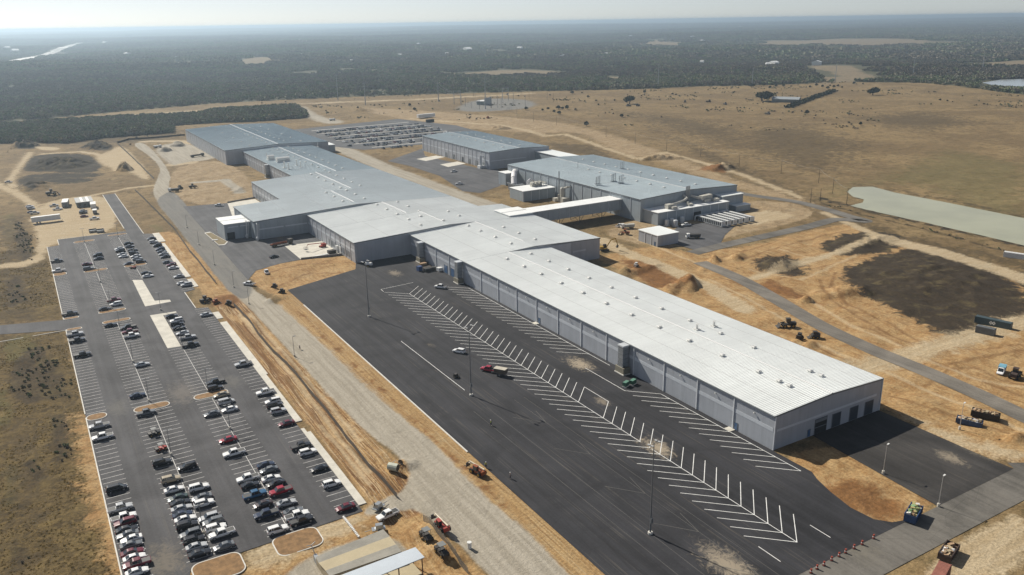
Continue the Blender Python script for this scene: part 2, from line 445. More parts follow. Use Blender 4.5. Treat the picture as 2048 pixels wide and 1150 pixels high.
# relief: spoil heaps, banks, churned ruts (zero under everything paved)
ZZ = np.zeros(PX.shape)
def value_noise(x, y, s, seed):
    r = np.random.default_rng(seed); g = r.random((256, 256))
    fx, fy = x / s, y / s
    ix, iy = np.floor(fx).astype(np.int64), np.floor(fy).astype(np.int64)
    tx, ty = fx - ix, fy - iy
    tx = tx * tx * (3 - 2 * tx); ty = ty * ty * (3 - 2 * ty)
    a = g[ix % 256, iy % 256]; b = g[(ix + 1) % 256, iy % 256]; c = g[ix % 256, (iy + 1) % 256]; d = g[(ix + 1) % 256, (iy + 1) % 256]
    return (a * (1 - tx) + b * tx) * (1 - ty) + (c * (1 - tx) + d * tx) * ty - 0.5
def heap(px, py, rx, ry, h, a=0.0, sharp=1.0):
    cx, cy = at(px, py)
    ca, sa = math.cos(a), math.sin(a)
    i = np.nonzero((abs(PX - cx) < 2.5 * max(rx, ry)) & (abs(PY - cy) < 2.5 * max(rx, ry)))[0]
    u = ((PX[i] - cx) * ca + (PY[i] - cy) * sa) / rx; v = (-(PX[i] - cx) * sa + (PY[i] - cy) * ca) / ry
    d = np.hypot(u, v)
    ZZ[i] += h * np.clip(1 - d * d, 0, 1) ** sharp * (1 + 0.9 * value_noise(PX[i], PY[i], 3.5, 71) + 0.5 * value_noise(PX[i], PY[i], 1.6, 72))
bare = np.clip(np.maximum(zone_field('dirt'), zone_field('tan')) / 3, 0, 1)
hard = np.maximum(np.clip(zone_field('gravel') / 3 + 0.4, 0, 1), np.clip(zone_field('pale') / 3 + 0.4, 0, 1) * 0.7)
long_ruts = value_noise(PX * 10, PY, 12, 51) * 0.75 + value_noise(PX * 5, PY, 15, 52) * 0.8 + value_noise(PX, PY, 5, 53) * 0.4
ruts = value_noise(PX, PY, 4.5, 3) * 0.9 + value_noise(PX, PY, 11, 4) * 1.2 + value_noise(PX * 3.0, PY * 0.5, 6, 5) * 0.7
ZZ += ruts * bare * (1 - hard) * 0.75
ZZ += long_ruts * np.clip(zone_field('strip') / 2, 0, 1) * (1 - hard * .5) * 1.25 + long_ruts * np.clip(zone_field('verge') / 2, 0, 1) * 0.3
bare = np.maximum(bare, np.clip(np.maximum(zone_field('strip'), zone_field('verge')) / 3, 0, 1))
wild = (1 - bare) * (1 - hard)
ZZ += wild * (value_noise(PX, PY, 3.5, 6) * 0.35 + value_noise(PX, PY, 9, 8) * 0.7)
# soft swells of the open country, growing with distance
far = np.clip((np.hypot(PX - 150, PY - 500) - 700) / 900, 0, 1)
ZZ += far * (value_noise(PX, PY, 420, 9) * 14 + value_noise(PX, PY, 1500, 10) * 24)
vfar = np.clip((PY + PX * 0.5 - 6000) / 9000, 0, 1)
ZZ += vfar * (value_noise(PX, PY, 3800, 12) * 50 + 18)
keep = np.clip(far * 3, 0, 1)
ZZ = np.minimum(ZZ, 92)
for h in ((1372, 572, 11, 5, 2.8, 0.9, 0.8), (1345, 578, 9, 4, 2.0, 0.7, 0.8), (1385, 568, 6, 4, 1.6, 0.3, 1), (1285, 540, 14, 4, 1.6, 0.2, 0.9), (1250, 548, 9, 5, 2, 0.9, 1), (1610, 602, 4, 3, 1.8, 0, 1), (1555, 530, 14, 9, 3, 0.2, 1.2), (1730, 482, 30, 12, 1.5, 0.1, 1.2), (1860, 560, 48, 30, 1.6, 0.3, 1.4),
          (120, 328, 26, 34, 4, 0, 0.8), (250, 340, 7, 12, 5, 0, 0.9), (50, 293, 14, 14, 5, 0, 0.9), (195, 294, 14, 20, 5, 0, 0.9), (70, 372, 12, 24, 2.5, 0, 1.0), (1440, 338, 16, 10, 4, 0.1, 1), (1320, 318, 26, 8, 3, -0.4, 1), (1420, 528, 14, 3.5, 3, 0.5, 0.9), (1475, 515, 8, 4, 2, 0.5, 1), (2035, 878, 4, 2.5, 1.8, 0, 0.9),
          (1910, 918, 4.5, 2, 1.0, 0, 1), (355, 292, 8, 8, 4, 0, 1), (330, 302, 7, 7, 4, 0, 1), (730, 222, 14, 12, 5, 0, 1), (810, 930, 4, 3, 1.6, 0, 1), (555, 598, 7, 4, 1.2, 0.4, 1), (1620, 690, 6, 3, 1.2, 0.3, 1), (1590, 685, 5, 2.5, 1.0, 0.3, 1), (1000, 258, 14, 12, 2.5, 0.2, 1), (905, 270, 12, 8, 3, 0.2, 1), (470, 380, 10, 12, 1.5, 0.2, 1), (860, 1068, 7, 4, 1.4, 2.2, 1), (895, 1105, 7, 4, 1.4, 2.2, 1), (1690, 585, 18, 8, 2.4, -0.3, 1)):
    heap(*h)
SLABS = []           # plan outlines kept flat and just below the paving laid on them
def flatten(P, pad=2.5, z=-0.12):
    i = box_sel(P, pad + 3); d, ins = seg_dist(PX[i], PY[i], P, True)
    sd = np.where(ins, -d, d)
    w = np.clip((pad - sd) / pad, 0, 1)
    ZZ[i] = ZZ[i] * (1 - w) + z * w

EDGE = [at(*p) for p in ((-150, 256), (0, 246), (150, 231), (300, 217), (430, 206), (560, 199), (700, 193), (860, 188), (1000, 184), (1130, 181), (1280, 178), (1420, 172), (1500, 171), (1580, 168), (1640, 165), (1700, 163), (1760, 164), (1840, 166), (1920, 173), (1990, 184), (2060, 192), (2200, 205))]
WOOD = EDGE + [(16000, 4000), (32500, 12000), (32500, 32500), (-13000, 32500), (-8000, 3000)]
STRIP = [at(*p) for p in ((-60, 265), (0, 256), (150, 243), (300, 236), (380, 233), (430, 224), (500, 219), (590, 214), (612, 228), (610, 236), (500, 243), (400, 247), (345, 251), (343, 266), (250, 272), (180, 279), (130, 287), (60, 284), (-60, 290))]
f_ = zone_field('floor'); d_, in_ = seg_dist(PX, PY, WOOD, True); f_[:] = np.clip(np.where(in_, d_, -d_) / 4, -6, 6); area('floor', STRIP, 3.0)
# ------------------------------------------------------------------ paving
def asphalt(name, col, streak=0.25, spots=(), rough=0.85):
    m = bpy.data.materials.new(name); m.use_nodes = True
    t = NT(m); t.bsdf.inputs['Roughness'].default_value = rough; t.bsdf.inputs['Specular IOR Level'].default_value = 0.3
    fine = t.noise(1.6, 6, 0.7)
    big = t.noise(0.06, 5, 0.6, dist=0.6)
    lanes = t.noise(1.0, 4, 0.6, vec=t.map((0.42, 0.012, 1)))
    thin = t.noise(1.0, 3, 0.65, vec=t.map((2.2, 0.02, 1), 0.03))
    f = t.math('ADD', t.ramp(fine, 0.25, 0.75, 0.86, 1.14), t.ramp(big, 0.3, 0.7, -0.22, 0.25))
    f = t.math('ADD', f, t.ramp(lanes, 0.3, 0.72, -streak, streak))
    c = t.n.new('ShaderNodeRGB'); c.outputs[0].default_value = (*col, 1)
    k = t.mul(c.outputs[0], f)
    dusty = t.ramp(thin, 0.54, 0.70, 0, 0.5 * min(1, streak * 3))
    k = t.mix(t.math('MULTIPLY', dusty, t.ramp(big, 0.40, 0.60)), k, (0.16, 0.14, 0.11))
    crk = t.n.new('ShaderNodeTexVoronoi'); crk.feature = 'DISTANCE_TO_EDGE'; crk.inputs['Scale'].default_value = 0.055; t.l.new(t.obj, crk.inputs['Vector'])
    k = t.mul(k, t.ramp(crk.outputs['Distance'], 0.0, 0.006, 0.82, 1.0))
    for (x, y, r, s, dc) in spots:
        vm = t.n.new('ShaderNodeVectorMath'); vm.operation = 'DISTANCE'
        t.l.new(t.map((1.35, 0.7, 1)), vm.inputs[0]); vm.inputs[1].default_value = (x * 1.35, y * 0.7, 0)
        e = t.math('ADD', t.math('MULTIPLY', vm.outputs['Value'], 1 / r), t.math('MULTIPLY', t.math('SUBTRACT', t.noise(0.35, 7, 0.8, dist=2.0), 0.5), 3.2))
        k = t.mix(t.ramp(e, 1.0, 0.1, 0, s), k, dc)
    t.color(k); t.bump(fine, 0.25, 0.03)
    return m
DUST = (0.36, 0.30, 0.22)
A_CAR = asphalt('car park asphalt', (0.068, 0.067, 0.071), 0.16, [(31, 262, 9, 0.6, (0.17, 0.15, 0.13)), (12, 172, 7, 0.6, (0.2, 0.17, 0.13)), (12, 262, 6, 0.4, (0.16, 0.15, 0.13)), (47, 262, 5, 0.4, (0.16, 0.15, 0.13))])
sp = lambda px, py, r, s, c=DUST: (*at(px, py), r, s, c)
A_TRUCK = asphalt('truck lot asphalt', (0.028, 0.028, 0.032), 0.26, [sp(1315, 895, 5.5, 0.9), sp(1160, 728, 6, 0.9), sp(1455, 1128, 7, 0.8), sp(1205, 803, 3, 0.5), sp(862, 690, 2, 0.2), sp(790, 546, 5, 0.5), sp(850, 528, 8, 0.5, (0.2, 0.15, 0.1))])
A_APRON = asphalt('apron asphalt', (0.042, 0.039, 0.037), 0.2, [sp(1900, 915, 4, 0.6), sp(1960, 900, 6, 0.6, (0.22, 0.19, 0.14))])
A_ROAD = asphalt('road asphalt', (0.135, 0.125, 0.110), 0.2, [sp(1700, 1090, 8, 0.4, (0.2, 0.18, 0.14))])
A_PERI = asphalt('perimeter asphalt', (0.165, 0.148, 0.125), 0.2)
A_YARD = asphalt('yard asphalt', (0.085, 0.085, 0.09), 0.2, [sp(560, 475, 7, 0.5, (0.25, 0.17, 0.1))])
A_FAR = asphalt('far lot asphalt', (0.085, 0.086, 0.09), 0.1)
CONC = mat('concrete', (0.56, 0.53, 0.46), 0.85, var=0.14, vscale=0.25)
KERB = mat('kerb concrete', (0.62, 0.60, 0.55), 0.85, var=0.12, vscale=0.8)
PAINT = mat('line paint', (0.80, 0.80, 0.78), 0.6, var=0.16, vscale=0.5)
PAINT2 = mat('worn line paint', (0.58, 0.57, 0.55), 0.7, var=0.3, vscale=0.7)

def sheet(name, P, m, z=0.0, flat=True, pad=2.5):
    A = sum(p[0] * q[1] - q[0] * p[1] for p, q in zip(P, P[1:] + P[:1]))
    if A < 0: P = P[::-1]
    b = MB(); b.poly([(x, y, z) for x, y in P])
    if flat: flatten(P, pad)
    return struct(b.build(name, m))
def ribbon(name, P, w, m, z=0.0):
    P = [Vector((*p, 0)) for p in P]; Q = []
    for i in range(len(P) - 1):               # smooth the centre line
        p0, p1, p2, p3 = P[max(i - 1, 0)], P[i], P[i + 1], P[min(i + 2, len(P) - 1)]
        for k in range(8):
            t = k / 8
            Q.append(0.5 * ((2 * p1) + (p2 - p0) * t + (2 * p0 - 5 * p1 + 4 * p2 - p3) * t * t + (3 * p1 - p0 - 3 * p2 + p3) * t ** 3))
    Q.append(P[-1]); L, R_ = [], []
    for i, q in enumerate(Q):
        d = (Q[min(i + 1, len(Q) - 1)] - Q[max(i - 1, 0)]).normalized(); n = Vector((-d.y, d.x, 0)) * w / 2
        L.append(q + n); R_.append(q - n)
    b = MB()
    for i in range(len(Q) - 1): b.poly([(R_[i].x, R_[i].y, z), (R_[i + 1].x, R_[i + 1].y, z), (L[i + 1].x, L[i + 1].y, z), (L[i].x, L[i].y, z)])
    flatten([(p.x, p.y) for p in L] + [(p.x, p.y) for p in R_[::-1]])
    return struct(b.build(name, m))

sheet('car_park', [(3, 150), (9.6, 150), (14, 158), (16, 166), (56, 167.2), (56, 345), (51.5, 347), (51.5, 372), (56, 374), (56, 497), (51.6, 500), (51.6, 640), (44, 640), (44, 511), (8.6, 512), (8.6, 498), (3, 497), (3, 361.7), (-20, 369), (-70, 384), (-70, 372), (-20, 357), (3, 348)], A_CAR)
sheet('truck_lot', [(91, 95.4), (91, 350), (128, 364), (131.8, 373.7), (161.4, 373.7), (161.4, 122), (159.7, 119), (157.6, 113), (156, 106), (156.5, 100), (159, 97), (164, 95.4)], A_TRUCK)
sheet('service_road', [(40, 86), (300, 86), (300, 95.3), (212, 95.4), (208, 98), (206.4, 95.4), (40, 95.3)], A_ROAD)
sheet('loading_apron', [(177.3, 135.25), (174, 95.42), (206.3, 95.42), (206.1, 104.5), (206.5, 135.25)], A_APRON)
sheet('factory_yard', [at(366, 413), at(430, 408), at(455, 406), (102.2, 497), (102.2, 448), (131.8, 448), (131.8, 402), at(655, 511), at(602, 519), at(560, 527), at(512, 541), at(496, 560)], A_YARD)
sheet('inner_court', [at(775, 322), at(845, 297), at(850, 312), at(960, 337), at(985, 330), at(1012, 352), at(1000, 372), at(960, 386), at(925, 382), at(880, 352), at(820, 332)], A_YARD)
sheet('side_yard', [at(1325, 480), at(1360, 450), at(1420, 445), at(1470, 452), at(1450, 470), at(1440, 489), at(1400, 503)], A_YARD)
sheet('far_car_park', [(258, 775), (275, 733), (420, 733), (432, 850), (405, 955), (258, 928)], A_FAR)
ribbon('perimeter_road', [at(2110, 860), at(2048, 832), at(1960, 790), at(1850, 742), at(1740, 697), at(1640, 650), at(1560, 603), at(1480, 558), at(1400, 524)], 8.0, A_PERI, 0.004)
ribbon('ring_road', [at(1385, 506), at(1440, 492), at(1540, 470), at(1620, 452), at(1672, 439), (409, 292), (412, 306), at(1650, 418), at(1590, 403), at(1500, 390), at(1470, 383)], 8.0, A_ROAD, 0.008)
# concrete laid beside the asphalt
sheet('concrete_pad', [(34.1, 405.5), (38.1, 403), (38.2, 367), (44, 365), (44, 361.8), (33.6, 361.2)], CONC, 0.012)
sheet('concrete_pad', [(33.6, 348), (43.5, 347.3), (43.5, 345.5), (38.2, 345), (38.2, 305), (33.6, 305.6)], CONC, 0.012)
for y0, y1, x1 in ((170, 214, 58.0), (214, 217, 57.0), (222, 262, 58.0), (262, 323, 58.6), (328, 337, 58.4), (378, 392, 58.4), (396, 470, 58.4), (474, 497, 59.5)):
    b = MB(); b.box(56.0, x1, y0, y1, -0.1, 0.13); struct(b.build('sidewalk', CONC)); flatten([(56, y0), (x1, y0), (x1, y1), (56, y1)], 1.5)
sheet('concrete_pad', [at(455, 406), at(510, 398), (131.5, 500), (102.1, 497.2)], CONC, 0.012)
sheet('concrete_pad', [at(568, 491), at(602, 519), (131.8, 392), (131.8, 425)], CONC, 0.016)
sheet('concrete_pad', [at(833, 318), at(872, 311), at(890, 314), at(852, 322)], CONC, 0.02)
sheet('concrete_pad', [at(880, 329), at(915, 323), at(932, 327), at(896, 334)], CONC, 0.02)
for x, y in ((161.4, 150.2), (161.4, 253.8)):
    b = MB(); b.box(x - 2.0, x - 0.02, y - 1.2, y + 1.2, -0.1, 0.16); struct(b.build('door_stoop', CONC))

# painted lines
def line(b, a, c, w, z=0.006):
    a, c = Vector((*a, 0)), Vector((*c, 0)); d = (c - a).normalized(); n = Vector((-d.y, d.x, 0)) * w / 2
    b.poly([(a.x - n.x, a.y - n.y, z), (c.x - n.x, c.y - n.y, z), (c.x + n.x, c.y + n.y, z), (a.x + n.x, a.y + n.y, z)])
b = MB(); k = 4.231
ys = [103.4 + k * i for i in range(51)]
for y in ys:
    if not 155 < y < 158: line(b, (126.0, y + 8), (134.3, y), 0.17)
    if not (176 < y < 186) : line(b, (134.3, y), (142.3, y + 8), 0.17, 0.010)
line(b, (134.3, 103.3), (134.3, 153.5), 0.17, 0.014); line(b, (134.3, 158.0), (134.3, ys[-1]), 0.17, 0.014)
line(b, (142.3, 183.2), (142.3, 196), 0.17, 0.014)
for y in [123.8 + 4.235 * i for i in range(14)]: line(b, (151.3, y + 8), (159.4, y), 0.17)
line(b, (159.4, 123.8), (159.4, 178.8), 0.17, 0.010); line(b, (151.4, 186.6), (151.4, 208.2), 0.17, 0.014)
for y in [217.5 + 4.29 * i for i in range(22)]: line(b, (151.2, y + 8), (159.7, y), 0.17)
line(b, (159.7, 205.4), (159.7, 307.8), 0.17, 0.010)
line(b, (126.2, 327.7), (142.5, 329.0), 0.17); line(b, (126.2, 327.7), (126.0, 324), 0.17); line(b, (108.7, 214.7), (108.7, 265.2), 0.17)
line(b, at(1517, 1093), at(1561, 1123), 0.17); line(b, at(1620, 1050), at(1661, 1075), 0.17)
struct(b.build('truck_stall_lines', PAINT))
b = MB()                                          # faint old lines
for y in (100, 118, 137, 160, 182): line(b, (112, y + 8), (118.5, y), 0.12); line(b, (118.5, y), (120, y + 8), 0.12, 0.010)
for x in (108.7, 118.5, 104, 122): line(b, (x, 96), (x, 200), 0.10, 0.014)
struct(b.build('old_lot_lines', mat('faded paint', (0.11, 0.105, 0.095), 0.8, var=0.3, vscale=0.15)))
b = MB(); st = 2.748
def stalls(x0, x1, y0, y1):
    n = round((y1 - y0) / st)
    for i in range(n + 1): line(b, (x0, y0 + (y1 - y0) * i / n), (x1, y0 + (y1 - y0) * i / n), 0.13)
for y0, y1 in ((152, 253), (262, 346), (365, 431), (440, 495)): stalls(3.35, 8.8, y0, y1)
for y0, y1 in ((169, 253.5), (259, 345.5), (365, 430), (435.5, 497)):
    stalls(15.7, 20.9, y0, y1); stalls(21.2, 26.5, y0, y1); line(b, (21.06, y0), (21.06, y1), 0.14, 0.010)
for y0, y1 in ((169, 253), (258, 303), (405.5, 429.5), (434.5, 503)):
    stalls(33.4, 38.3, y0, y1); stalls(38.6, 43.8, y0, y1); line(b, (38.45, y0), (38.45, y1), 0.14, 0.010)
stalls(38.6, 43.8, 305, 344)
for y0, y1 in ((170, 345), (375, 496)): stalls(50.6, 55.9, y0, y1)
struct(b.build('car_stall_lines', PAINT2))
# kerbs and islands
b = MB()
b.box(90.6, 91.0, 179, 326, -0.1, 0.14); b.box(2.8, 3.1, 152, 259, -0.1, 0.13); b.box(2.8, 3.1, 262, 347.8, -0.1, 0.13); b.box(2.8, 3.1, 362, 497, -0.1, 0.13)
b.box(51.6, 51.9, 500, 640, -0.1, 0.13); b.box(43.7, 44.0, 520, 640, -0.1, 0.13); b.box(9, 43.5, 512, 512.3, -0.1, 0.12); b.box(8.6, 8.9, 498, 512.3, -0.1, 0.12); b.box(51.2, 51.5, 347, 372, -0.1, 0.13)
b.box(-20, 2.8, 347.4, 347.7, -0.1, 0.1)
struct(b.build('kerb', KERB))
SOIL = mat('island soil', (0.23, 0.135, 0.06), 0.95, var=0.35, vscale=0.7)
def rrect(x0, x1, y0, y1, r, n=6):
    P = []
    for cx, cy, a in ((x1 - r, y1 - r, 0), (x0 + r, y1 - r, 90), (x0 + r, y0 + r, 180), (x1 - r, y0 + r, 270)):
        for i in range(n + 1):
            t = math.radians(a + 90 * i / n); P.append((cx + r * math.cos(t), cy + r * math.sin(t)))
    return P
for x0, x1, y0, y1 in ((15.9, 26.4, 254.2, 258.4), (33.4, 44.0, 253.5, 257.6), (2.9, 8.7, 256, 260.6), (15.8, 26.3, 430.8, 434.8), (33.6, 44, 429.8, 433.8), (2.9, 8.6, 432.5, 438.5), (15.9, 26.3, 346.6, 350), (15.8, 26.3, 360.8, 364.2), (2.9, 8.6, 345.9, 348.6), (2.9, 8.6, 361, 363.4), (16, 26.6, 158.8, 167.3), (33.6, 44.2, 159.4, 167.6), (15.9, 26.4, 497.5, 501.5), (33.5, 43.8, 504, 507)):
    r = min((y1 - y0) / 2 - 0.05, 2.2)
    P = rrect(x0, x1, y0, y1, r); Q = rrect(x0 + .28, x1 - .28, y0 + .28, y1 - .28, r - .25)
    b = MB(); b.prism(P, -0.05, 0.14, 0); b.prism(Q, 0.0, 0.18, 1); struct(b.build('kerb_island', [KERB, SOIL]))
P = [at(409, 466), at(420, 464), at(456, 484), at(450, 490), at(438, 491)]
b = MB(); b.prism(P, -0.05, 0.15, 0); c = np.mean(P, axis=0); b.prism([tuple(c + (np.array(p) - c) * 0.9) for p in P], 0, 0.2, 1)
struct(b.build('kerb_island', [KERB, mat('island dry grass', (0.19, 0.15, 0.08), 0.95, var=0.3)]))
# low concrete block along the raised dock pad
for a, c in ((at(602, 519), (131.6, 392)), (at(455, 406), at(510, 396))):
    b = MB(); a, c = Vector((*a, 0)), Vector((*c, 0)); d = (c - a); m_ = (a + c) / 2
    b.obox((m_.x, m_.y, -0.1), (d.length, 0.35, 1.0), math.atan2(d.y, d.x)); tag(b.build('retaining_wall', mat('dark concrete', (0.2, 0.19, 0.18), 0.9)), 'low concrete retaining wall along the ' + ('near edge of the loading dock pad' if a.y < 450 else 'far edge of the upper concrete pad'), 'wall')

# building footprints
FOOT = [(161, 207, 135, 315), (161, 237, 314, 374), (131, 237, 373, 449), (101, 223, 447, 497), (131, 223, 495, 571), (161, 223, 569, 722), (147, 239, 719, 902), (318, 376, 569, 698), (300, 380, 345, 572), (273, 289, 314, 331), (274, 302, 449, 467), (86, 103, 456, 479), (326, 362, 325, 352), (240, 300, 360, 400)]
for x0, x1, y0, y1 in FOOT: flatten([(x0, y0), (x1, y0), (x1, y1), (x0, y1)], 3.0, -0.1)
def pond(name, P, z=-0.02, c=(0.37, 0.365, 0.245)):
    m = bpy.data.materials.new(name); m.use_nodes = True; t = NT(m)
    t.bsdf.inputs['Roughness'].default_value = 0.16; t.bsdf.inputs['Specular IOR Level'].default_value = 0.3
    r = t.n.new('ShaderNodeRGB'); r.outputs[0].default_value = (*c, 1)
    t.color(t.mul(r.outputs[0], t.ramp(t.noise(0.03, 3), 0.3, 0.7, 0.92, 1.08))); t.bump(t.noise(0.9, 3), 0.06, 0.1)
    i = box_sel(P, 8); d, ins = seg_dist(PX[i], PY[i], P, True); sd = np.where(ins, d, -d)
    ZZ[i] = np.where(sd > -6, np.minimum(ZZ[i], 0.25 - sd * 0.09), ZZ[i]); ZZ[i] = np.where(sd > 0, -0.5, ZZ[i])
    A = sum(p[0] * q[1] - q[0] * p[1] for p, q in zip(P, P[1:] + P[:1]))
    b = MB(); b.poly([(x, y, z) for x, y in (P if A > 0 else P[::-1])]); return struct(b.build(name, m))
pond('pond_water', [at(*p) for p in ((1694, 383), (1706, 374), (1745, 373), (1790, 385), (1880, 402), (2048, 436), (2130, 455), (2130, 512), (2048, 491), (1960, 470), (1880, 452), (1790, 432), (1735, 420), (1700, 411), (1725, 405), (1728, 399), (1705, 393))])
FP = [at(*p) for p in ((1965, 166), (2000, 160), (2060, 158), (2130, 160), (2130, 178), (2048, 174), (1990, 172))]
pond('lake_water', FP, 0.6, (0.34, 0.37, 0.38))
iz = box_sel(FP, 60); dz, inz = seg_dist(PX[iz], PY[iz], FP, True); ZZ[iz] = np.where(inz, -0.5, np.minimum(ZZ[iz], 0.4 + dz * 0.05))

# ------------------------------------------------------------------ ground material
def ground_material():
    m = bpy.data.materials.new('ground'); m.use_nodes = True
    t = NT(m); t.bsdf.inputs['Roughness'].default_value = 0.95; t.bsdf.inputs['Specular IOR Level'].default_value = 0.15
    fine = t.noise(1.3, 7, 0.72); mid = t.noise(0.11, 6, 0.65, dist=0.5); big = t.noise(0.012, 5, 0.62, dist=0.8)
    edge = t.math('SUBTRACT', t.math('ADD', t.math('MULTIPLY', t.noise(0.16, 7, 0.72, dist=0.8), 0.75), t.math('MULTIPLY', fine, 0.25)), 0.5)
    trk = t.noise(1.0, 5, 0.65, vec=t.map((0.85, 0.035, 1), 0.06)); trk2 = t.noise(1.0, 5, 0.65, vec=t.map((0.05, 0.6, 1), -0.35))
    swirl = t.noise(0.09, 6, 0.7, dist=3.5)
    # dry pasture
    g = t.mix(t.ramp(big, 0.36, 0.62), (0.300, 0.212, 0.105), (0.205, 0.142, 0.072))
    g = t.mix(t.ramp(mid, 0.45, 0.70, 0, 0.65), g, (0.165, 0.112, 0.052))
    g = t.mix(t.ramp(t.noise(0.045, 6, 0.7), 0.54, 0.70, 0, 0.6), g, (0.365, 0.275, 0.145))
    g = t.mix(t.ramp(t.noise(0.22, 7, 0.8), 0.50, 0.64, 0, 0.8), g, (0.105, 0.085, 0.038))
    g = t.mix(t.ramp(t.noise(0.16, 6, 0.75, vec=t.map((1, 0.5, 1), 0.5)), 0.52, 0.64, 0, 0.7), g, (0.125, 0.090, 0.042))
    def layer(g, zone, amp, c1, c2, c3, tex, lo=0.4, hi=0.65, strength=1.0):
        c = t.mix(t.ramp(tex, lo, hi), c1, c2); c = t.mix(t.ramp(mid, 0.5, 0.72, 0, 0.5 if zone == 'dark' else 0.8), c, c3)
        f = t.ramp(t.math('ADD', t.attr(zone), t.math('MULTIPLY', edge, amp)), -0.7, 0.9, 0, strength)
        return t.mix(f, g, c)
    g = layer(g, 'rough', 8, (0.160, 0.112, 0.046), (0.080, 0.057, 0.026), (0.215, 0.155, 0.062), t.noise(0.35, 7, 0.75, dist=1.5), 0.42, 0.6)
    g = layer(g, 'floor', 9, (0.105, 0.100, 0.060), (0.070, 0.070, 0.040), (0.145, 0.125, 0.075), fine)
    g = layer(g, 'field', 9, (0.26, 0.20, 0.125), (0.19, 0.15, 0.095), (0.16, 0.135, 0.085), mid)
    g = layer(g, 'green', 9, (0.150, 0.140, 0.055), (0.090, 0.100, 0.035), (0.19, 0.15, 0.07), fine, strength=0.45)
    g = layer(g, 'brush', 24, (0.115, 0.082, 0.042), (0.060, 0.046, 0.027), (0.19, 0.135, 0.062), t.noise(0.25, 7, 0.8), 0.4, 0.6, 0.75)
    g = layer(g, 'thicket', 9, (0.085, 0.060, 0.032), (0.045, 0.035, 0.022), (0.13, 0.10, 0.045), t.noise(0.5, 6, 0.75), 0.4, 0.62, 0.92)
    g = layer(g, 'tan', 10, (0.385, 0.285, 0.170), (0.300, 0.215, 0.120), (0.440, 0.345, 0.220), swirl, 0.42, 0.6)
    g = layer(g, 'dirt', 9, (0.450, 0.295, 0.138), (0.355, 0.208, 0.088), (0.510, 0.365, 0.195), swirl, 0.42, 0.6)
    f = t.math('MULTIPLY', t.ramp(t.math('ADD', t.attr('dirt'), t.math('MULTIPLY', edge, 7)), 0, 1.5), t.math('MAXIMUM', t.ramp(trk, 0.55, 0.68), t.ramp(trk2, 0.60, 0.70)))
    g = t.mix(t.math('MULTIPLY', f, 0.6), g, (0.235, 0.130, 0.052))
    wv = t.n.new('ShaderNodeTexWave'); wv.inputs['Scale'].default_value = 0.16; wv.inputs['Distortion'].default_value = 14.0; wv.inputs['Detail'].default_value = 3.0; wv.inputs['Detail Scale'].default_value = 0.35
    t.l.new(t.obj, wv.inputs['Vector'])
    arcs = t.math('MULTIPLY', t.ramp(wv.outputs['Fac'], 0.86, 0.98), t.ramp(t.noise(0.03, 4, 0.6), 0.42, 0.6))
    g = t.mix(t.math('MULTIPLY', t.math('MULTIPLY', arcs, t.ramp(t.attr('dirt'), 0.5, 2)), 0.3), g, (0.60, 0.45, 0.26))
    arcd = t.math('MULTIPLY', t.ramp(wv.outputs['Fac'], 0.14, 0.03), t.ramp(t.noise(0.028, 4, 0.6), 0.46, 0.62))
    g = t.mix(t.math('MULTIPLY', t.math('MULTIPLY', arcd, t.ramp(t.attr('dirt'), 0.5, 2)), 0.4), g, (0.22, 0.12, 0.05))
    st1 = t.noise(1.0, 5, 0.7, vec=t.map((0.55, 0.022, 1)), dist=0.4); st2 = t.noise(1.0, 4, 0.7, vec=t.map((2.4, 0.02, 1), 0.012), dist=0.3); st3 = t.noise(1.0, 4, 0.7, vec=t.map((1.5, 0.05, 1), -0.05), dist=0.5)
    g = layer(g, 'strip', 4, (0.430, 0.275, 0.125), (0.235, 0.122, 0.050), (0.36, 0.25, 0.12), st1, 0.42, 0.58)
    fs = t.ramp(t.attr('strip'), 0, 1.2)
    g = t.mix(t.math('MULTIPLY', fs, t.ramp(st2, 0.50, 0.58, 0, 0.85)), g, (0.56, 0.43, 0.27))
    g = t.mix(t.math('MULTIPLY', fs, t.ramp(st3, 0.52, 0.60, 0, 0.85)), g, (0.155, 0.078, 0.034))
    g = layer(g, 'verge', 4, (0.440, 0.290, 0.135), (0.36, 0.225, 0.10), (0.42, 0.30, 0.16), st1, 0.42, 0.6)
    fs = t.ramp(t.attr('verge'), 0, 1.2)
    g = t.mix(t.math('MULTIPLY', fs, t.ramp(st2, 0.53, 0.62, 0, 0.6)), g, (0.54, 0.41, 0.24))
    g = t.mix(t.math('MULTIPLY', fs, t.ramp(st3, 0.54, 0.62, 0, 0.6)), g, (0.25, 0.145, 0.06))
    g = layer(g, 'rust', 10, (0.25, 0.125, 0.048), (0.17, 0.085, 0.034), (0.33, 0.18, 0.075), swirl)
    g = layer(g, 'trk', 3.0, (0.24, 0.130, 0.055), (0.17, 0.090, 0.040), (0.30, 0.18, 0.08), fine, strength=0.8)
    g = layer(g, 'ptrk', 3.0, (0.60, 0.47, 0.30), (0.52, 0.39, 0.23), (0.62, 0.50, 0.33), fine, strength=0.75)
    g = layer(g, 'dark', 13, (0.046, 0.035, 0.024), (0.028, 0.024, 0.018), (0.190, 0.150, 0.070), t.noise(0.5, 6, 0.75), 0.38, 0.62, 0.96)
    g = layer(g, 'pale', 7, (0.52, 0.415, 0.27), (0.45, 0.345, 0.21), (0.54, 0.45, 0.31), trk2, 0.42, 0.62, 0.95)
    g = layer(g, 'gravel', 4, (0.45, 0.405, 0.33), (0.36, 0.32, 0.255), (0.33, 0.295, 0.235), st1, 0.40, 0.62)
    g = layer(g, 'slate', 4, (0.235, 0.225, 0.205), (0.195, 0.188, 0.175), (0.26, 0.24, 0.21), st1)
    gr = t.ramp(t.attr('gravel'), -0.5, 1.0, 1.0, 0.35)
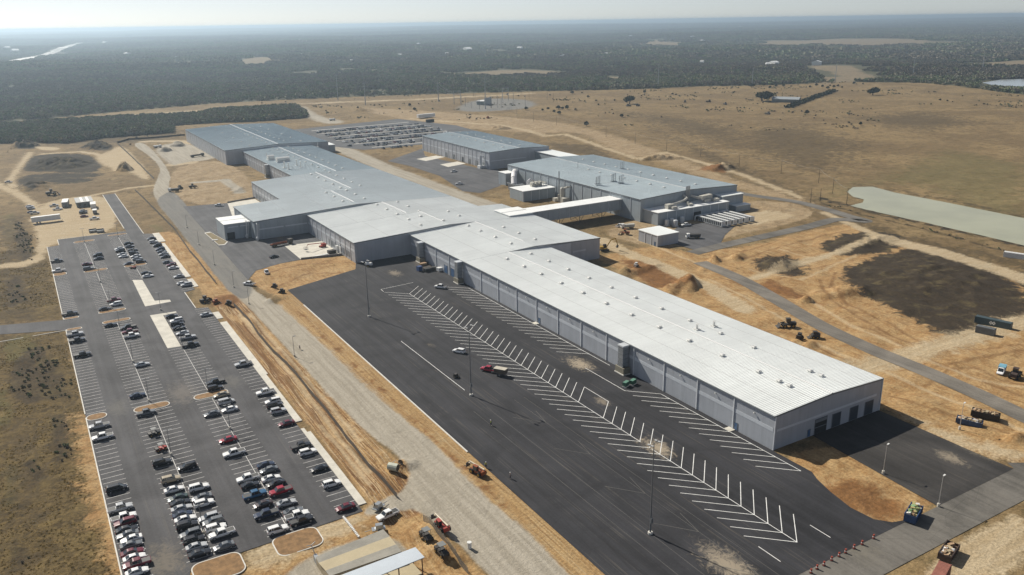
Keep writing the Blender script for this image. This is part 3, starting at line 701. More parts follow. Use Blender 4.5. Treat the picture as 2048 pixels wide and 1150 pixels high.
    g = t.mul(g, t.math('ADD', 1.0, t.math('MULTIPLY', gr, t.ramp(fine, 0.25, 0.75, -0.32, 0.32))))
    g = t.mul(g, 0.86)
    t.color(g)
    t.bump(t.math('ADD', fine, t.math('MULTIPLY', t.noise(0.5, 5, 0.7), 1.5)), 0.6, 0.35)
    return m
nx, ny = len(GX), len(GY)
def gz(x, y):
    i = int(np.clip(np.searchsorted(GX, x) - 1, 0, nx - 2)); j = int(np.clip(np.searchsorted(GY, y) - 1, 0, ny - 2))
    u = (x - GX[i]) / (GX[i + 1] - GX[i]); v = (y - GY[j]) / (GY[j + 1] - GY[j]); Z = ZZ.reshape(ny, nx)
    return float((Z[j, i] * (1 - u) + Z[j, i + 1] * u) * (1 - v) + (Z[j + 1, i] * (1 - u) + Z[j + 1, i + 1] * u) * v)
def build_ground():
    me = bpy.data.meshes.new('ground')
    me.vertices.add(nx * ny)
    me.vertices.foreach_set('co', np.column_stack((PX, PY, ZZ)).astype(np.float32).ravel())
    a = (np.arange(ny - 1)[:, None] * nx + np.arange(nx - 1)[None, :]).ravel()
    q = np.column_stack((a, a + 1, a + nx + 1, a + nx)).astype(np.int32)
    nf = len(q)
    me.loops.add(nf * 4); me.loops.foreach_set('vertex_index', q.ravel())
    me.polygons.add(nf); me.polygons.foreach_set('loop_start', np.arange(nf, dtype=np.int32) * 4)
    me.polygons.foreach_set('use_smooth', np.ones(nf, bool))
    me.update(calc_edges=True)
    for n, f in ZONES.items():
        at_ = me.attributes.new(n, 'FLOAT', 'POINT'); at_.data.foreach_set('value', f.astype(np.float32))
    me.materials.append(ground_material())
    o = bpy.data.objects.new('ground', me); S.collection.objects.link(o); struct(o)
build_ground()
def highway():
    P = [at(-140, 165), at(-40, 141), at(30, 122), at(70, 112), at(110, 101), at(140, 92), at(160, 86)]; b = MB(); L = []
    for i, p in enumerate(P):
        d = Vector(P[min(i + 1, len(P) - 1)]) - Vector(P[max(i - 1, 0)]); d.normalize(); n = Vector((-d.y, d.x)) * 26; L.append((Vector(p) + n, Vector(p) - n))
    for (a, c), (e, f) in zip(L, L[1:]):
        for k in range(10):
            u, v = k / 10, (k + 1) / 10; q = [c.lerp(f, u), c.lerp(f, v), a.lerp(e, v), a.lerp(e, u)]
            b.poly([(s_.x, s_.y, max(gz(w_.x, w_.y) for w_ in q) + 2.0) for s_ in q])
    struct(b.build('highway', mat('pale highway', (0.62, 0.60, 0.56), 0.7, var=0.05, vscale=0.01))); return P
HIGHWAY = highway()
# ------------------------------------------------------------------ factory buildings
def metal_wall(name, col, step, axis, var=0.06):
    """painted ribbed sheet: fine vertical ribs as relief, slow tone changes from sheet to sheet"""
    m = bpy.data.materials.new(name); m.use_nodes = True; t = NT(m)
    t.bsdf.inputs['Roughness'].default_value = 0.42; t.bsdf.inputs['Metallic'].default_value = 0.0; t.bsdf.inputs['Specular IOR Level'].default_value = 0.4
    sx = t.n.new('ShaderNodeSeparateXYZ'); t.l.new(t.obj, sx.inputs[0])
    u = t.math('ADD', sx.outputs['X'], sx.outputs['Y'])
    rib = t.math('PINGPONG', t.math('MULTIPLY', u, 1.0), 0.15)
    panel = t.math('FLOOR', t.math('MULTIPLY', u, 1 / 1.2)); wn_ = t.n.new('ShaderNodeTexWhiteNoise'); wn_.noise_dimensions = '1D'; t.l.new(panel, wn_.inputs['W'])
    f = t.math('ADD', t.ramp(t.noise(0.15, 5), 0.3, 0.7, 1 - var, 1 + var), t.math('MULTIPLY', t.math('SUBTRACT', wn_.outputs['Value'], 0.5), 0.07))
    streak = t.noise(1.0, 4, 0.7, vec=t.map((1.5, 1.5, 0.08)))
    f = t.math('MULTIPLY', f, t.ramp(streak, 0.45, 0.8, 1.0, 0.86))
    c = t.n.new('ShaderNodeRGB'); c.outputs[0].default_value = (*col, 1)
    t.color(t.mul(c.outputs[0], f)); t.bump(rib, 0.5, 0.06)
    return m
WALL = metal_wall('wall sheet grey', (0.365, 0.385, 0.42), 1, 0)
WALL_UP = metal_wall('wall sheet light grey', (0.33, 0.35, 0.375), 1, 0)
WALL_BLUE = metal_wall('wall sheet blue grey', (0.315, 0.355, 0.385), 1, 0)
BAND = mat('translucent band', (0.52, 0.55, 0.59), 0.4, var=0.06, vscale=0.4)
TRIM = mat('white trim', (0.66, 0.68, 0.70), 0.45, var=0.05)
GUTTER = mat('dark gutter', (0.16, 0.175, 0.19), 0.5, var=0.08)
def roof_metal(name, col):
    m = bpy.data.materials.new(name); m.use_nodes = True; t = NT(m)
    t.bsdf.inputs['Roughness'].default_value = 0.42; t.bsdf.inputs['Metallic'].default_value = 0.0; t.bsdf.inputs['Specular IOR Level'].default_value = 0.5
    f = t.math('ADD', t.ramp(t.noise(0.05, 5, 0.6), 0.3, 0.7, 0.94, 1.05), t.ramp(t.noise(1.0, 4, 0.65, vec=t.map((0.03, 1.1, 1))), 0.3, 0.7, -0.035, 0.035))
    c = t.n.new('ShaderNodeRGB'); c.outputs[0].default_value = (*col, 1)
    t.color(t.mul(c.outputs[0], f)); return m
ROOF = roof_metal('standing seam roof', (0.82, 0.845, 0.83))
ROOFW = mat('white membrane roof', (0.78, 0.79, 0.78), 0.6, var=0.05, vscale=0.2)
DOOR = mat('dark roller door', (0.035, 0.045, 0.06), 0.4, var=0.1)
DOOR_BLUE = mat('blue steel door', (0.05, 0.11, 0.22), 0.4, var=0.1)
OPEN = mat('painted dark interior', (0.015, 0.015, 0.017), 0.9, var=0.0)  # flat black leaf colour stands for the unlit inside of open doors
GALV = mat('galvanised duct', (0.36, 0.38, 0.40), 0.38, metal=0.7, var=0.12, vscale=1.5)
GALV_L = mat('pale galvanised', (0.62, 0.64, 0.65), 0.4, metal=0.2, var=0.1)
VENTW = mat('vent hood white', (0.62, 0.62, 0.60), 0.45, var=0.05)
STEELD = mat('dark steel', (0.07, 0.075, 0.08), 0.5, metal=0.3, var=0.2)
CAP = mat('white ridge cap', (0.78, 0.78, 0.77), 0.4, var=0.05)
SL = 1 / 24.0
ROOF_MID = roof_metal('mid grey seam roof', (0.66, 0.71, 0.72))  # middle wings: sheet colour darker than the near roof
ROOF_BLUE = roof_metal('blue grey seam roof', (0.56, 0.635, 0.66))
LAP = mat('lap joint', (0.50, 0.50, 0.49), 0.6, var=0.15)
VENT = None
def vent_mesh():
    b = MB(); b.obox((0, 0, 0), (1.05, 1.1, 0.32))
    b.loft([[(-0.72, -0.66, 0.3), (0.72, -0.66, 0.3), (0.72, 0.66, 0.3), (-0.72, 0.66, 0.3)], [(-0.72, -0.66, 0.55), (0.72, -0.66, 0.55), (0.72, 0.66, 0.55), (-0.72, 0.66, 0.55)], [(-0.4, -0.45, 0.72), (0.4, -0.45, 0.72), (0.4, 0.45, 0.72), (-0.4, 0.45, 0.72)]])
    return b.mesh('roof_vent', VENTW)
VENT = vent_mesh()
def inst(me, name, parent, loc=(0, 0, 0), rz=0.0):
    o = bpy.data.objects.new(name, me); S.collection.objects.link(o); o.parent = parent; o.location = loc; o.rotation_euler = (0, 0, rz); return o
def roof_z(w, x): 
    x0, x1, ev = w['x']; mid = (x0 + x1) / 2
    return ev + (min(x, 2 * mid - x) - x0) * SL
def wing(T, x0, x1, y0, y1, ev, wallm=None, bays=(), bands=((), ()), rib=0.74, roofm=None, sub='', vents=(), front=True, ridge=(), bandz=(5.35, 6.45), side_right=False):
    wallm = wallm or WALL; roofm = roofm or ROOF
    mid = (x0 + x1) / 2; rz = ev + (mid - x0) * SL
    b = MB(); b.extrude_y([(x0, -0.1), (x1, -0.1), (x1, ev), (mid, rz), (x0, ev)], y0, y1)
    wl = b.build('wall', wallm, T)
    b = MB(); t = 0.12
    for (xa, za, xb, zb) in ((x0 - 0.25, ev - 0.25 * SL, mid, rz), (mid, rz, x1 + 0.25, ev - 0.25 * SL)):
        b.hexa([(xa, y0, za + .01), (xb, y0, zb + .01), (xb, y1, zb + .01), (xa, y1, za + .01), (xa, y0, za + t), (xb, y0, zb + t), (xb, y1, zb + t), (xa, y1, za + t)])
        n = int((y1 - y0) / rib)
        for i in range(n):                                   # standing seams run from eave to ridge
            y = y0 + (i + 0.5) * (y1 - y0) / n
            b.hexa([(xa, y - .03, za + t - .005), (xb, y - .03, zb + t - .005), (xb, y + .03, zb + t - .005), (xa, y + .03, za + t - .005), (xa, y - .014, za + t + .075), (xb, y - .014, zb + t + .075), (xb, y + .014, zb + t + .075), (xa, y + .014, za + t + .075)])
        for u in (.36, .70):                                  # lapped sheet joints
            xc = xa + (xb - xa) * u; zc = za + (zb - za) * u + t; b.hexa([(xc - .09, y0, zc - .01), (xc + .09, y0, zc - .01), (xc + .09, y1, zc - .01), (xc - .09, y1, zc - .01), (xc - .09, y0, zc + .025), (xc + .09, y0, zc + .025), (xc + .09, y1, zc + .025), (xc - .09, y1, zc + .025)], 1)
    rf = b.build('roof', [roofm, LAP], T)
    for (ra, rb) in (ridge or ((y0, y1),)):
        b = MB(); b.extrude_y([(mid - .3, rz + .2), (mid + .3, rz + .2), (mid, rz + .30)], ra, rb); b.build('ridge_cap', CAP, rf)
    for vx, vy in vents: inst(VENT, 'roof_vent', rf, (vx, vy, (ev + (min(vx, 2 * mid - vx) - x0) * SL) + t))
    # gutters and downspouts
    for xa, xb in ((x0 - .42, x0 - .252), (x1 + .252, x1 + .42)):
        b = MB(); b.box(xa, xb, y0, y1, ev - .33, ev + .06); b.build('gutter', GUTTER, wl)
    if front:
        b = MB(); yf = y0 - .06
        b.hexa([(x0 - .25, yf, ev - .42), (mid, yf, rz - .42), (mid, y0 - .003, rz - .42), (x0 - .25, y0 - .003, ev - .42), (x0 - .25, yf, ev + .14), (mid, yf, rz + .14), (mid, y0 - .003, rz + .14), (x0 - .25, y0 - .003, ev + .14)])
        b.hexa([(mid, yf, rz - .42), (x1 + .25, yf, ev - .42), (x1 + .25, y0 - .003, ev - .42), (mid, y0 - .003, rz - .42), (mid, yf, rz + .14), (x1 + .25, yf, ev + .14), (x1 + .25, y0 - .003, ev + .14), (mid, y0 - .003, rz + .14)])
        b.build('gable_trim', GUTTER, wl)
    for y in bays:
        b = MB(); b.box(x0 - .24, x0 - .003, y - .16, y + .16, 0, ev - .33); b.build('downspout', TRIM if wallm is not WALL_BLUE else BAND, wl)
    for (ya, yb) in bands[0]:
        b = MB(); b.box(x0 - .05, x0 - .003, ya, yb, *bandz); b.build('skylight_band', BAND, wl)
    for (xa, xb) in bands[1]:
        b = MB(); b.box(xa, xb, y0 - .05, y0 - .003, bandz[0] - .1, bandz[0] + .62); b.build('skylight_band', BAND, wl)
    return wl, rf
def door(wl, face, a0, a1, z0, z1, m=None, name='door', c=0.0):
    """a door leaf in a thin frame on the face x = c ('x') or y = c ('y')"""
    b = MB(); d = 0.09
    def pan(p0, p1, q0, q1, e, k):
        if face == 'x': b.box(c - e, c - .002, p0, p1, q0, q1, k)
        else: b.box(p0, p1, c - e, c - .002, q0, q1, k)
    pan(a0, a1, z0, z1, d, 0)
    for (p0, p1, q0, q1) in ((a0 - .12, a0, z0, z1), (a1, a1 + .12, z0, z1), (a0 - .12, a1 + .12, z1, z1 + .12)): pan(p0, p1, q0, q1, d + .04, 1)
    n = int((z1 - z0) / 0.6)
    if n > 3:
        for i in range(1, n): pan(a0 + .02, a1 - .02, z0 + i * .6 - .02, z0 + i * .6 + .02, d + .012, 0)
    return b.build(name, [m or DOOR, GUTTER], wl)
def wall_light(wl, x, y, z):
    b = MB(); b.box(x - .55, x - .3, y - .2, y + .2, z, z + .34, 0); b.box(x - .3, x - .003, y - .06, y + .06, z + .12, z + .24, 1); return b.build('wall_light', [VENTW, GUTTER], wl)
def duct_tower(wl, y, x=161.5, w=2.6, d=3.0, top=9.6, gens=True):
    """big square fresh air shaft clamped to the wall on a legged unit"""
    b = MB(); x1 = x - .05
    b.box(x1 - d, x1 - .5, y - w / 2, y + w / 2, 2.4, top, 0)
    for z in (3.9, 5.4, 6.9, 8.4): b.box(x1 - d - .05, x1 - .45, y - w / 2 - .05, y + w / 2 + .05, z, z + .1, 1)
    b.box(x1 - d - .15, x1 - .01, y - w / 2 - .15, y + w / 2 + .15, top, top + .5, 2)
    b.build('air_duct', [GALV, GUTTER, GALV_L], wl)
    b = MB()
    b.box(x1 - d - .3, x1 - .6, y - 2.2, y + 2.2, 0.35, 2.39, 0); b.box(x1 - d - .5, x1 - .5, y - 2.4, y + 2.4, 0.0, 0.34, 1)
    for q in (-1.5, -0.5, .5, 1.5): b.tube((x1 - d + .4, y + q, 2.39), (x1 - d + .4, y + q, 2.75), .35, .35, 10, 2)
    b.build('fan_unit', [mat('tan machine', (0.22, 0.2, 0.15), 0.6), KERB, STEELD], wl)

FA = thing('factory_building', 'huge pale grey metal factory with stepped wings and the long white roof', 'factory', (0, 0, 0))
step = lambda a, b, s: [a + s * i for i in range(int((b - a) / s) + 1)]
b1b = [150.1 + 14.93 * i for i in range(11)]
w1, r1 = wing(FA, 161.5, 206.6, 135.3, 314.5, 10.2, WALL, b1b, ([(a + .3, b_ - .3) for a, b_ in zip([135.4] + b1b, b1b + [314.2])], [(162.5, 204.5)]),
    vents=[(191.45, 186.4 + 15 * i) for i in range(9)] + [(178.1, 157 + 15 * i) for i in range(9)] + [(191.4, 149.2), (191.4, 145.1), (178, 149), (178, 145.2), (191.4, 171.5), (178.1, 290.5), (178.1, 305)])
for y in [142.5 + 14.93 * i for i in range(11)]: wall_light(w1, 161.5, y, 8.1)
for xa in (161.47, 206.4):
    b = MB(); b.box(xa, xa + .25, 135.1, 135.297, 0, 10.1); b.build('corner_trim', TRIM, w1)
d = door(w1, 'y', 178.0, 182.9, 0, 4.6, OPEN, 'roller_door', 135.3); b = MB(); b.box(178.1, 182.8, 135.1, 135.2, 2.0, 2.18); b.box(178.1, 182.8, 135.1, 135.2, 3.6, 4.5, 0); b.build('door_curtain', GUTTER, d)
for a, c in ((185.3, 188.8), (192.9, 196.4), (199.6, 203.2)): door(w1, 'y', a, c, 0.1, 4.3, DOOR, 'roller_door', 135.3)
door(w1, 'y', 175.2, 176.2, 0.05, 2.2, DOOR_BLUE, 'door', 135.3)
for y in (149.0, 252.8): door(w1, 'x', y - .6, y + .5, 0.2, 2.4, DOOR_BLUE, 'door', 161.5)
for y in (328, 336.5): pass
duct_tower(w1, 198.3)
w2, r2 = wing(FA, 161.5, 236.5, 314.5, 373.8, 10.2, WALL, [330, 344, 358], ([(315, 329.6), (330.4, 343.6), (344.4, 357.6), (358.4, 373)], []), vents=[(192, y) for y in (325, 340, 355, 368)] + [(205.5, y) for y in (325, 340, 355)], ridge=((325, 373.8),))
duct_tower(w2, 317.2); duct_tower(w2, 358)
for y in (327, 333.8): door(w2, 'x', y - 1.6, y + 1.6, 0.1, 3.9, DOOR_BLUE, 'roller_door', 161.5)
b = MB(); b.box(207.5, 219.0, 314.3, 314.495, 0.5, 10.3); b.build('light_wall_panel', BAND, w2)
b = MB(); b.box(220.5, 228, 314.42, 314.497, 5.2, 6.0); b.build('skylight_band', BAND, w2)
w3, r3 = wing(FA, 131.8, 236.5, 373.8, 411, 10.2, WALL, step(380, 410, 7.5), ([(374, 410.8)], []), vents=[(171.6, 382.5), (171.6, 397.5), (179.5, 399.5), (185, 383), (198, 390), (198, 403)], ridge=((383, 411),))
w4, r4 = wing(FA, 131.8, 222.2, 411, 448.3, 10.2, WALL, step(417.5, 447, 7.5), ([(411.1, 447.5)], []), vents=[(171.6, 442.4), (171.5, 427.4), (171.6, 412.9), (185, 443.6), (185.1, 428.7), (185, 413.3)], ridge=((413, 448.3),))
for i in range(8): door(w3 if 381 + i * 4.2 < 411 else w4, 'x', 381 + i * 4.2, 383.4 + i * 4.2, 1.2, 4.0, GUTTER, 'dock_door', 131.8)
w5, r5 = wing(FA, 102.2, 222.2, 448.3, 495.5, 10.2, WALL_BLUE, step(455, 494, 7.5), ([], [(104.2, 118), (119, 131.2)]), roofm=ROOF_MID, vents=[(157.7, 491.3), (157.7, 476.2), (157.7, 460.8), (171.2, 491.7), (171.2, 476.4), (171.2, 461.3)], ridge=((455, 495.5),))
w6, r6 = wing(FA, 131.5, 222.2, 495.5, 571, 10.2, WALL, step(502, 570, 7.5), ([(496, 570.5)], []), roofm=ROOF_MID, vents=[(171.7, 564.6 - 15.1 * i) for i in range(5)] + [(185.1, 564.9 - 15.1 * i) for i in range(5)], ridge=((500, 571),))
for i in range(14): door(w6, 'x', 500.5 + i * 4.6, 503 + i * 4.6, 1.0, 3.8, GUTTER, 'dock_door', 131.5)
w7, r7 = wing(FA, 161.7, 222.2, 571, 721, 10.2, WALL, step(580, 720, 7.5), ([(572, 720.5)], []), roofm=ROOF_BLUE, vents=[(186.4, 716.4 - 15.3 * i) for i in range(10)] + [(199.9, 716.3 - 15.2 * i) for i in range(10)])
duct_tower(w7, 640, 161.7); duct_tower(w7, 575, 161.7, w=4)
w8, r8 = wing(FA, 147.2, 237.2, 721, 900, 12.1, WALL, step(731, 899, 10.6), ([], []), roofm=ROOF_BLUE, vents=[(170.4, y) for y in (895, 865.6, 836.5, 790, 760, 730.5)] + [(186, 902.6 - 15.3 * i) for i in range(1, 12)] + [(202, 902 - 15.1 * i) for i in range(1, 12)] + [(215.5, y) for y in (865.7, 836, 791, 761.3, 731)], ridge=((721, 900),))
b = MB(); b.box(237.21, 249, 738, 770, 0, 6.5, 0); b.box(237.21, 249.2, 737.8, 770.2, 6.5, 6.7, 1); b.build('lean_to', [WALL_BLUE, ROOF], w8)
# pipes on the roofs
def roof_pipes(rf, L, name='exhaust_stack', m=None):
    for x, y, z0, z1, r in L:
        b = MB(); b.obox((x, y, z0 - .1), (2.4 * r + .8, 2.4 * r + .8, .5)); b.tube((x, y, z0), (x, y, z1), r, r, 10); b.tube((x, y, z1), (x, y, z1 + .15), r * 1.25, r * 1.25, 10); b.build(name, m or VENTW, rf)
roof_pipes(r1, [(187.3, 193.4, 11.1, 13.0, .42), (194.8, 193.0, 10.8, 12.7, .42)])
R5z = lambda x, y, z: at(350 + x / 3.834, 200 + y / 3.834, z)
for px, py in ((840, 518), (873, 528), (935, 503), (965, 517)): roof_pipes(r7, [(*R5z(px, py, 10.9), 10.7, 15.2, .5)])
roof_pipes(r7, [(*R5z(707, 455, 10.6), 10.4, 15.5, .22), (*R5z(1095, 355, 11), 10.6, 14, .2)])
for px, py, L in ((735, 455, 5), (828, 470, 10)):
    x, y = R5z(px, py, 11); b = MB(); b.obox((x, y, 10.7), (L, 4, 1.2), 0); b.loft([[(x + dx, y + 2.2 * math.cos(a), 12.9 + 1.5 * math.sin(a)) for a in [2 * math.pi * i / 10 for i in range(10)]] for dx in (-L / 2, L / 2)]); b.build('rooftop_unit', VENTW, r7)
# raised white roof house where the bridge lands
b = MB(); b.box(221.5, 236.45, 376, 393, 10.0, 11.55, 0); b.hexa([(221.3, 375.8, 11.551), (237.2, 375.8, 11.551), (237.2, 393.2, 11.551), (221.3, 393.2, 11.551), (221.3, 375.8, 11.8), (237.2, 375.8, 11.75), (237.2, 393.2, 11.75), (221.3, 393.2, 11.8)], 1)
b.box(221.25, 237.25, 384.2, 384.6, 11.79, 11.86, 2); b.build('penthouse', [WALL_BLUE, ROOFW, GUTTER], r3)
# white roofed annex on the yard side
b = MB(); b.box(88.0, 102.15, 457.5, 477.2, 0, 8.5, 0); wl = b.build('annex_wall', WALL_BLUE, FA)
b = MB(); b.box(87.8, 102.15, 457.3, 477.4, 8.501, 8.75, 0); b.box(87.75, 102.1, 466.9, 467.4, 8.74, 8.8, 1); b.build('annex_roof', [ROOFW, GUTTER], FA)
door(wl, 'y', 89.2, 93.2, 0, 3.9, OPEN, 'roller_door', 457.5); b = MB(); b.box(90, 95.5, 457.44, 457.497, 6.5, 7.1); b.box(96.5, 101.5, 457.44, 457.497, 6.5, 7.1); b.build('skylight_band', BAND, wl)
for x, y0 in ((99.8, 455.8), (103.2, 446.3)):
    b = MB(); b.path([(x, y0 + 1.2, 9.4), (x, y0 + .2, 8.8), (x - .5, y0, 1.5)], .38, 8); b.ball((x - .5, y0, 1.3), 1.0); b.tube((x - .5, y0, 0), (x - .5, y0, 1), .6, .6, 8); b.path([(x + 1.1, y0 + .4, 9.2), (x + .3, y0, 1.6)], .2, 6); b.build('dust_pipe', VENTW, wl)

# the long shop on the right (behind) and the chimney hall in front of it
FB = thing('factory_building', 'grey metal factory hall beyond the courtyard, just before the packed far car park', 'factory')
wq, rq = wing(FB, 318, 374.6, 570, 696, 13.5, WALL, step(577, 695, 7.3), ([(570.2, 695.8)], [(319, 352)]), roofm=ROOF_BLUE, vents=[(354.6, 690 - 15.3 * i) for i in range(8)] + [(338, 675 - 15.3 * i) for i in range(7)], bandz=(6.3, 7.2))
for y in (578, 590, 602, 614, 631, 645): door(wq, 'x', y, y + 3.4, 0.2, 4.2, DOOR if y == 614 else GUTTER, 'dock_door', 318)
b = MB(); b.tube((315.5, 580, 0), (315.5, 580, 10.5), 1.1, 1.1, 12); b.box(313.5, 317.8, 577.5, 582.5, 0, 2.2); b.path([(315.5, 580, 9.4), (318.2, 580, 9.4)], .5, 8); b.build('dust_collector', GALV_L, wq)
b = MB(); b.box(361, 377, 514.1, 569.9, 0, 10.4, 0); b.box(360.9, 377.2, 514.1, 569.9, 10.401, 10.7, 1); b.box(360.5, 361.6, 514.2, 569.8, 10.69, 10.85, 2); b.build('link_corridor', [WALL_BLUE, ROOF, TRIM], FB)
FC = thing('factory_building', 'wide grey hall with roof chimneys and ducts at the end of the enclosed bridge', 'factory')
wp, rp = wing(FC, 301.8, 378.4, 363, 514, 13.2, WALL_BLUE, step(372, 512, 9.8), ([], []), roofm=ROOF_BLUE, vents=[(354.1, 493 - 13.2 * i) for i in range(10)] + [(331.3, 454.9 - 13 * i) for i in range(7)], ridge=((363, 514),))
for x, y, h in ((305.7, 411.3, 4.5), (319.2, 412.9, 4.5), (319.2, 405.3, 4.6), (352.2, 446.2, 4.5)):
    for k in range(3): roof_pipes(rp, [(x + .9 * k, y - .6 * k, 14.2, 14.2 + h + .4 * k, .32)], m=GALV)
for k in range(4): roof_pipes(rp, [(335.5 + .9 * k, 362.0 + .01 * k, 8, 17.2, .3)], m=GALV)
roof_pipes(rp, [(331, 467, 14.2, 18.5, .2), (341, 411.4, 14.6, 17, .15)], m=GALV)
b = MB(); b.box(304, 359, 350, 362.9, 0, 7.3, 0); b.build('annex_wall', WALL_BLUE, FC); b = MB(); b.box(303.7, 359.2, 349.7, 362.9, 7.301, 7.6); ar = b.build('annex_roof', ROOFW, FC)
door(wp, 'y', 331, 336.5, 0, 4.4, OPEN, 'roller_door', 350)
b = MB()
for x in step(311, 358, 6.6): b.box(x - .12, x + .12, 349.85, 349.997, 0, 7.2)
b.build('downspout', TRIM, wp)
b = MB(); b.box(359.21, 376.5, 355.6, 362.9, 0, 9.2, 0); b.box(359.21, 376.7, 355.4, 362.9, 9.201, 9.45, 1); b.build('side_block', [WALL_BLUE, ROOF], FC)
b = MB(); b.box(365.5, 377.5, 350, 355.3, 0, 3.5, 0); b.box(365.3, 377.7, 349.8, 355.35, 3.501, 3.7, 1); b.build('low_block', [WALL_BLUE, ROOF], FC)
b = MB(); b.path([(317, 355, 9.6), (322, 355.5, 9.8), (330, 357.5, 10.2), (333.5, 359, 10.9), (334, 362.5, 12.0)], .75, 8); b.obox((316.5, 355, 7.6), (4.5, 3, 2.6)); b.obox((317.5, 351.8, 7.6), (3.6, 1.8, 1.6)); b.build('air_duct', mat('beige duct', (0.5, 0.48, 0.42), 0.5), ar)
b = MB(); b.obox((331.5, 354.2, 7.6), (3.4, 2.4, 1.3)); b.obox((331, 355.4, 7.6), (1.2, 1.2, 2.0)); b.build('rooftop_unit', mat('beige duct'), ar)
b = MB(); b.path([(339, 361.5, 11.6), (341, 358.5, 10.5), (345, 356, 9.4)], .8, 8); b.obox((347, 357.5, 9.2), (9.5, 2.8, 2.4), 0.15); b.obox((346, 355.5, 7.6), (4, 2.2, 2.0)); b.obox((352.5, 354.8, 7.6), (4.4, 2.4, 1.7)); b.build('air_duct', mat('beige duct'), ar)
b = MB()                                            # big white fume duct down the court side wall
b.path([(300.8, 502, 9.8), (297, 497, 9.4), (293.5, 491.5, 7.2), (291.5, 488, 3.5)], 2.1, 12); b.path([(300, 476, 7.5), (295.5, 473, 9.0), (292, 470.5, 8.6), (291.5, 470, 1.0)], .8, 10); b.build('fume_duct', mat('white duct', (0.72, 0.70, 0.70), 0.4, var=0.06), wp)
b = MB(); b.box(287.8, 296.5, 482, 490, 0, 4.2); b.box(287.2, 288, 481, 491, 4.2, 5.3); b.build('fan_house', GALV, wp)
b = MB(); b.box(293.5, 301.6, 503, 513, 0, 8.8, 0); b.box(293.3, 301.6, 502.8, 513.2, 8.8, 9.05, 1); b.build('side_block', [WALL_BLUE, ROOFW], FC)
b = MB(); b.tube((299, 443, 0), (299, 443, 18.6), .5, .42, 12); b.build('chimney', GALV, wp)
b = MB(); b.tube((297.5, 437, 0), (297.5, 437, 7.5), 1.5, 1.5, 12); b.ball((297.5, 437, 7.9), 1.5); b.path([(297.5, 437, 8), (299.5, 434, 9.5), (301.7, 434, 9.5)], .6, 8); b.obox((296.5, 433, 0), (5, 4, 3)); b.obox((294, 439.5, 0), (3, 3, 2.2)); b.tube((294, 436, 0), (294, 436, 5), .6, .6, 8); b.build('dust_collector', mat('beige duct'), wp)
# enclosed bridge from the main factory to the chimney hall
BR = thing('enclosed_bridge', 'long enclosed bridge with a white roof between the main factory and the chimney hall', 'bridge')
b = MB(); b.box(236.93, 301.7, 380.5, 391.5, 4.2, 10.3); bw = b.build('wall', WALL_BLUE, BR)
b = MB(); b.box(237.3, 301.7, 380.2, 391.8, 10.301, 10.65); b.build('roof', ROOFW, BR)
for x in step(243, 300, 7.0):
    b = MB(); b.box(x - .1, x + .1, 380.3, 380.497, 4.2, 10.2); b.build('pilaster', BAND, bw)
for x in (254, 258, 272, 288):
    b = MB(); b.path([(x, 381.5, 0), (x, 381.5, 4.2)], .2, 6); b.path([(x, 390.5, 0), (x, 390.5, 4.2)], .2, 6); b.path([(x, 381.5, .1), (x, 390.5, 4.1)], .12, 6); b.path([(x, 390.5, .1), (x, 381.5, 4.1)], .12, 6); b.path([(x, 381.5, .1), (x + 3, 381.5, 4.1)], .12, 6); b.build('trestle_leg', STEELD, BR)
# small sheds of the court
SH = thing('metal_shed', 'small square grey shed on bare soil beyond the long white roof', 'shed')
b = MB(); b.box(274, 288.1, 315, 330.3, 0, 5.7); ws = b.build('wall', WALL, SH)
b = MB(); b.hexa([(273.7, 314.7, 5.701), (288.4, 314.7, 5.701), (288.4, 330.6, 5.701), (273.7, 330.6, 5.701), (273.7, 314.7, 5.95), (288.4, 314.7, 5.95), (288.4, 330.6, 6.15), (273.7, 330.6, 6.15)]); b.build('roof', ROOF, SH)
b = MB()
for y in (315.15, 320, 325): b.box(273.8, 273.995, y - .15, y + .15, 0, 5.6)
b.build('downspout', TRIM, ws); door(ws, 'x', 316.5, 317.5, 0, 2.2, DOOR_BLUE, 'door', 274)
SH = thing('metal_shed', 'grey plant room with white flat roof and pipe rack beside the chimney hall', 'shed')
b = MB(); b.box(275.2, 300.3, 449.6, 466.5, 0, 6.7); ws = b.build('wall', WALL_BLUE, SH)
b = MB(); b.box(275, 300.5, 449.4, 466.7, 6.701, 6.95); wr = b.build('roof', ROOFW, SH)
b = MB()
for x in (275.35, 281.5, 287.7, 294, 300.1): b.box(x - .12, x + .12, 449.42, 449.597, 0, 6.6)
b.build('downspout', TRIM, ws)
b = MB(); b.box(288, 299, 458, 462, 8.6, 9.0)
for x in (288.3, 291, 293.7, 296.4, 298.7):
    for y in (458.2, 461.8): b.box(x - .1, x + .1, y - .1, y + .1, 6.95, 9.9)
for x in (289, 292, 295): b.obox((x, 460, 6.95), (2.2, 2.2, 1.4)); b.obox((x, 460, 9.0), (1.8, 3, .9))
b.build('pipe_rack', mat('beige duct'), wr)
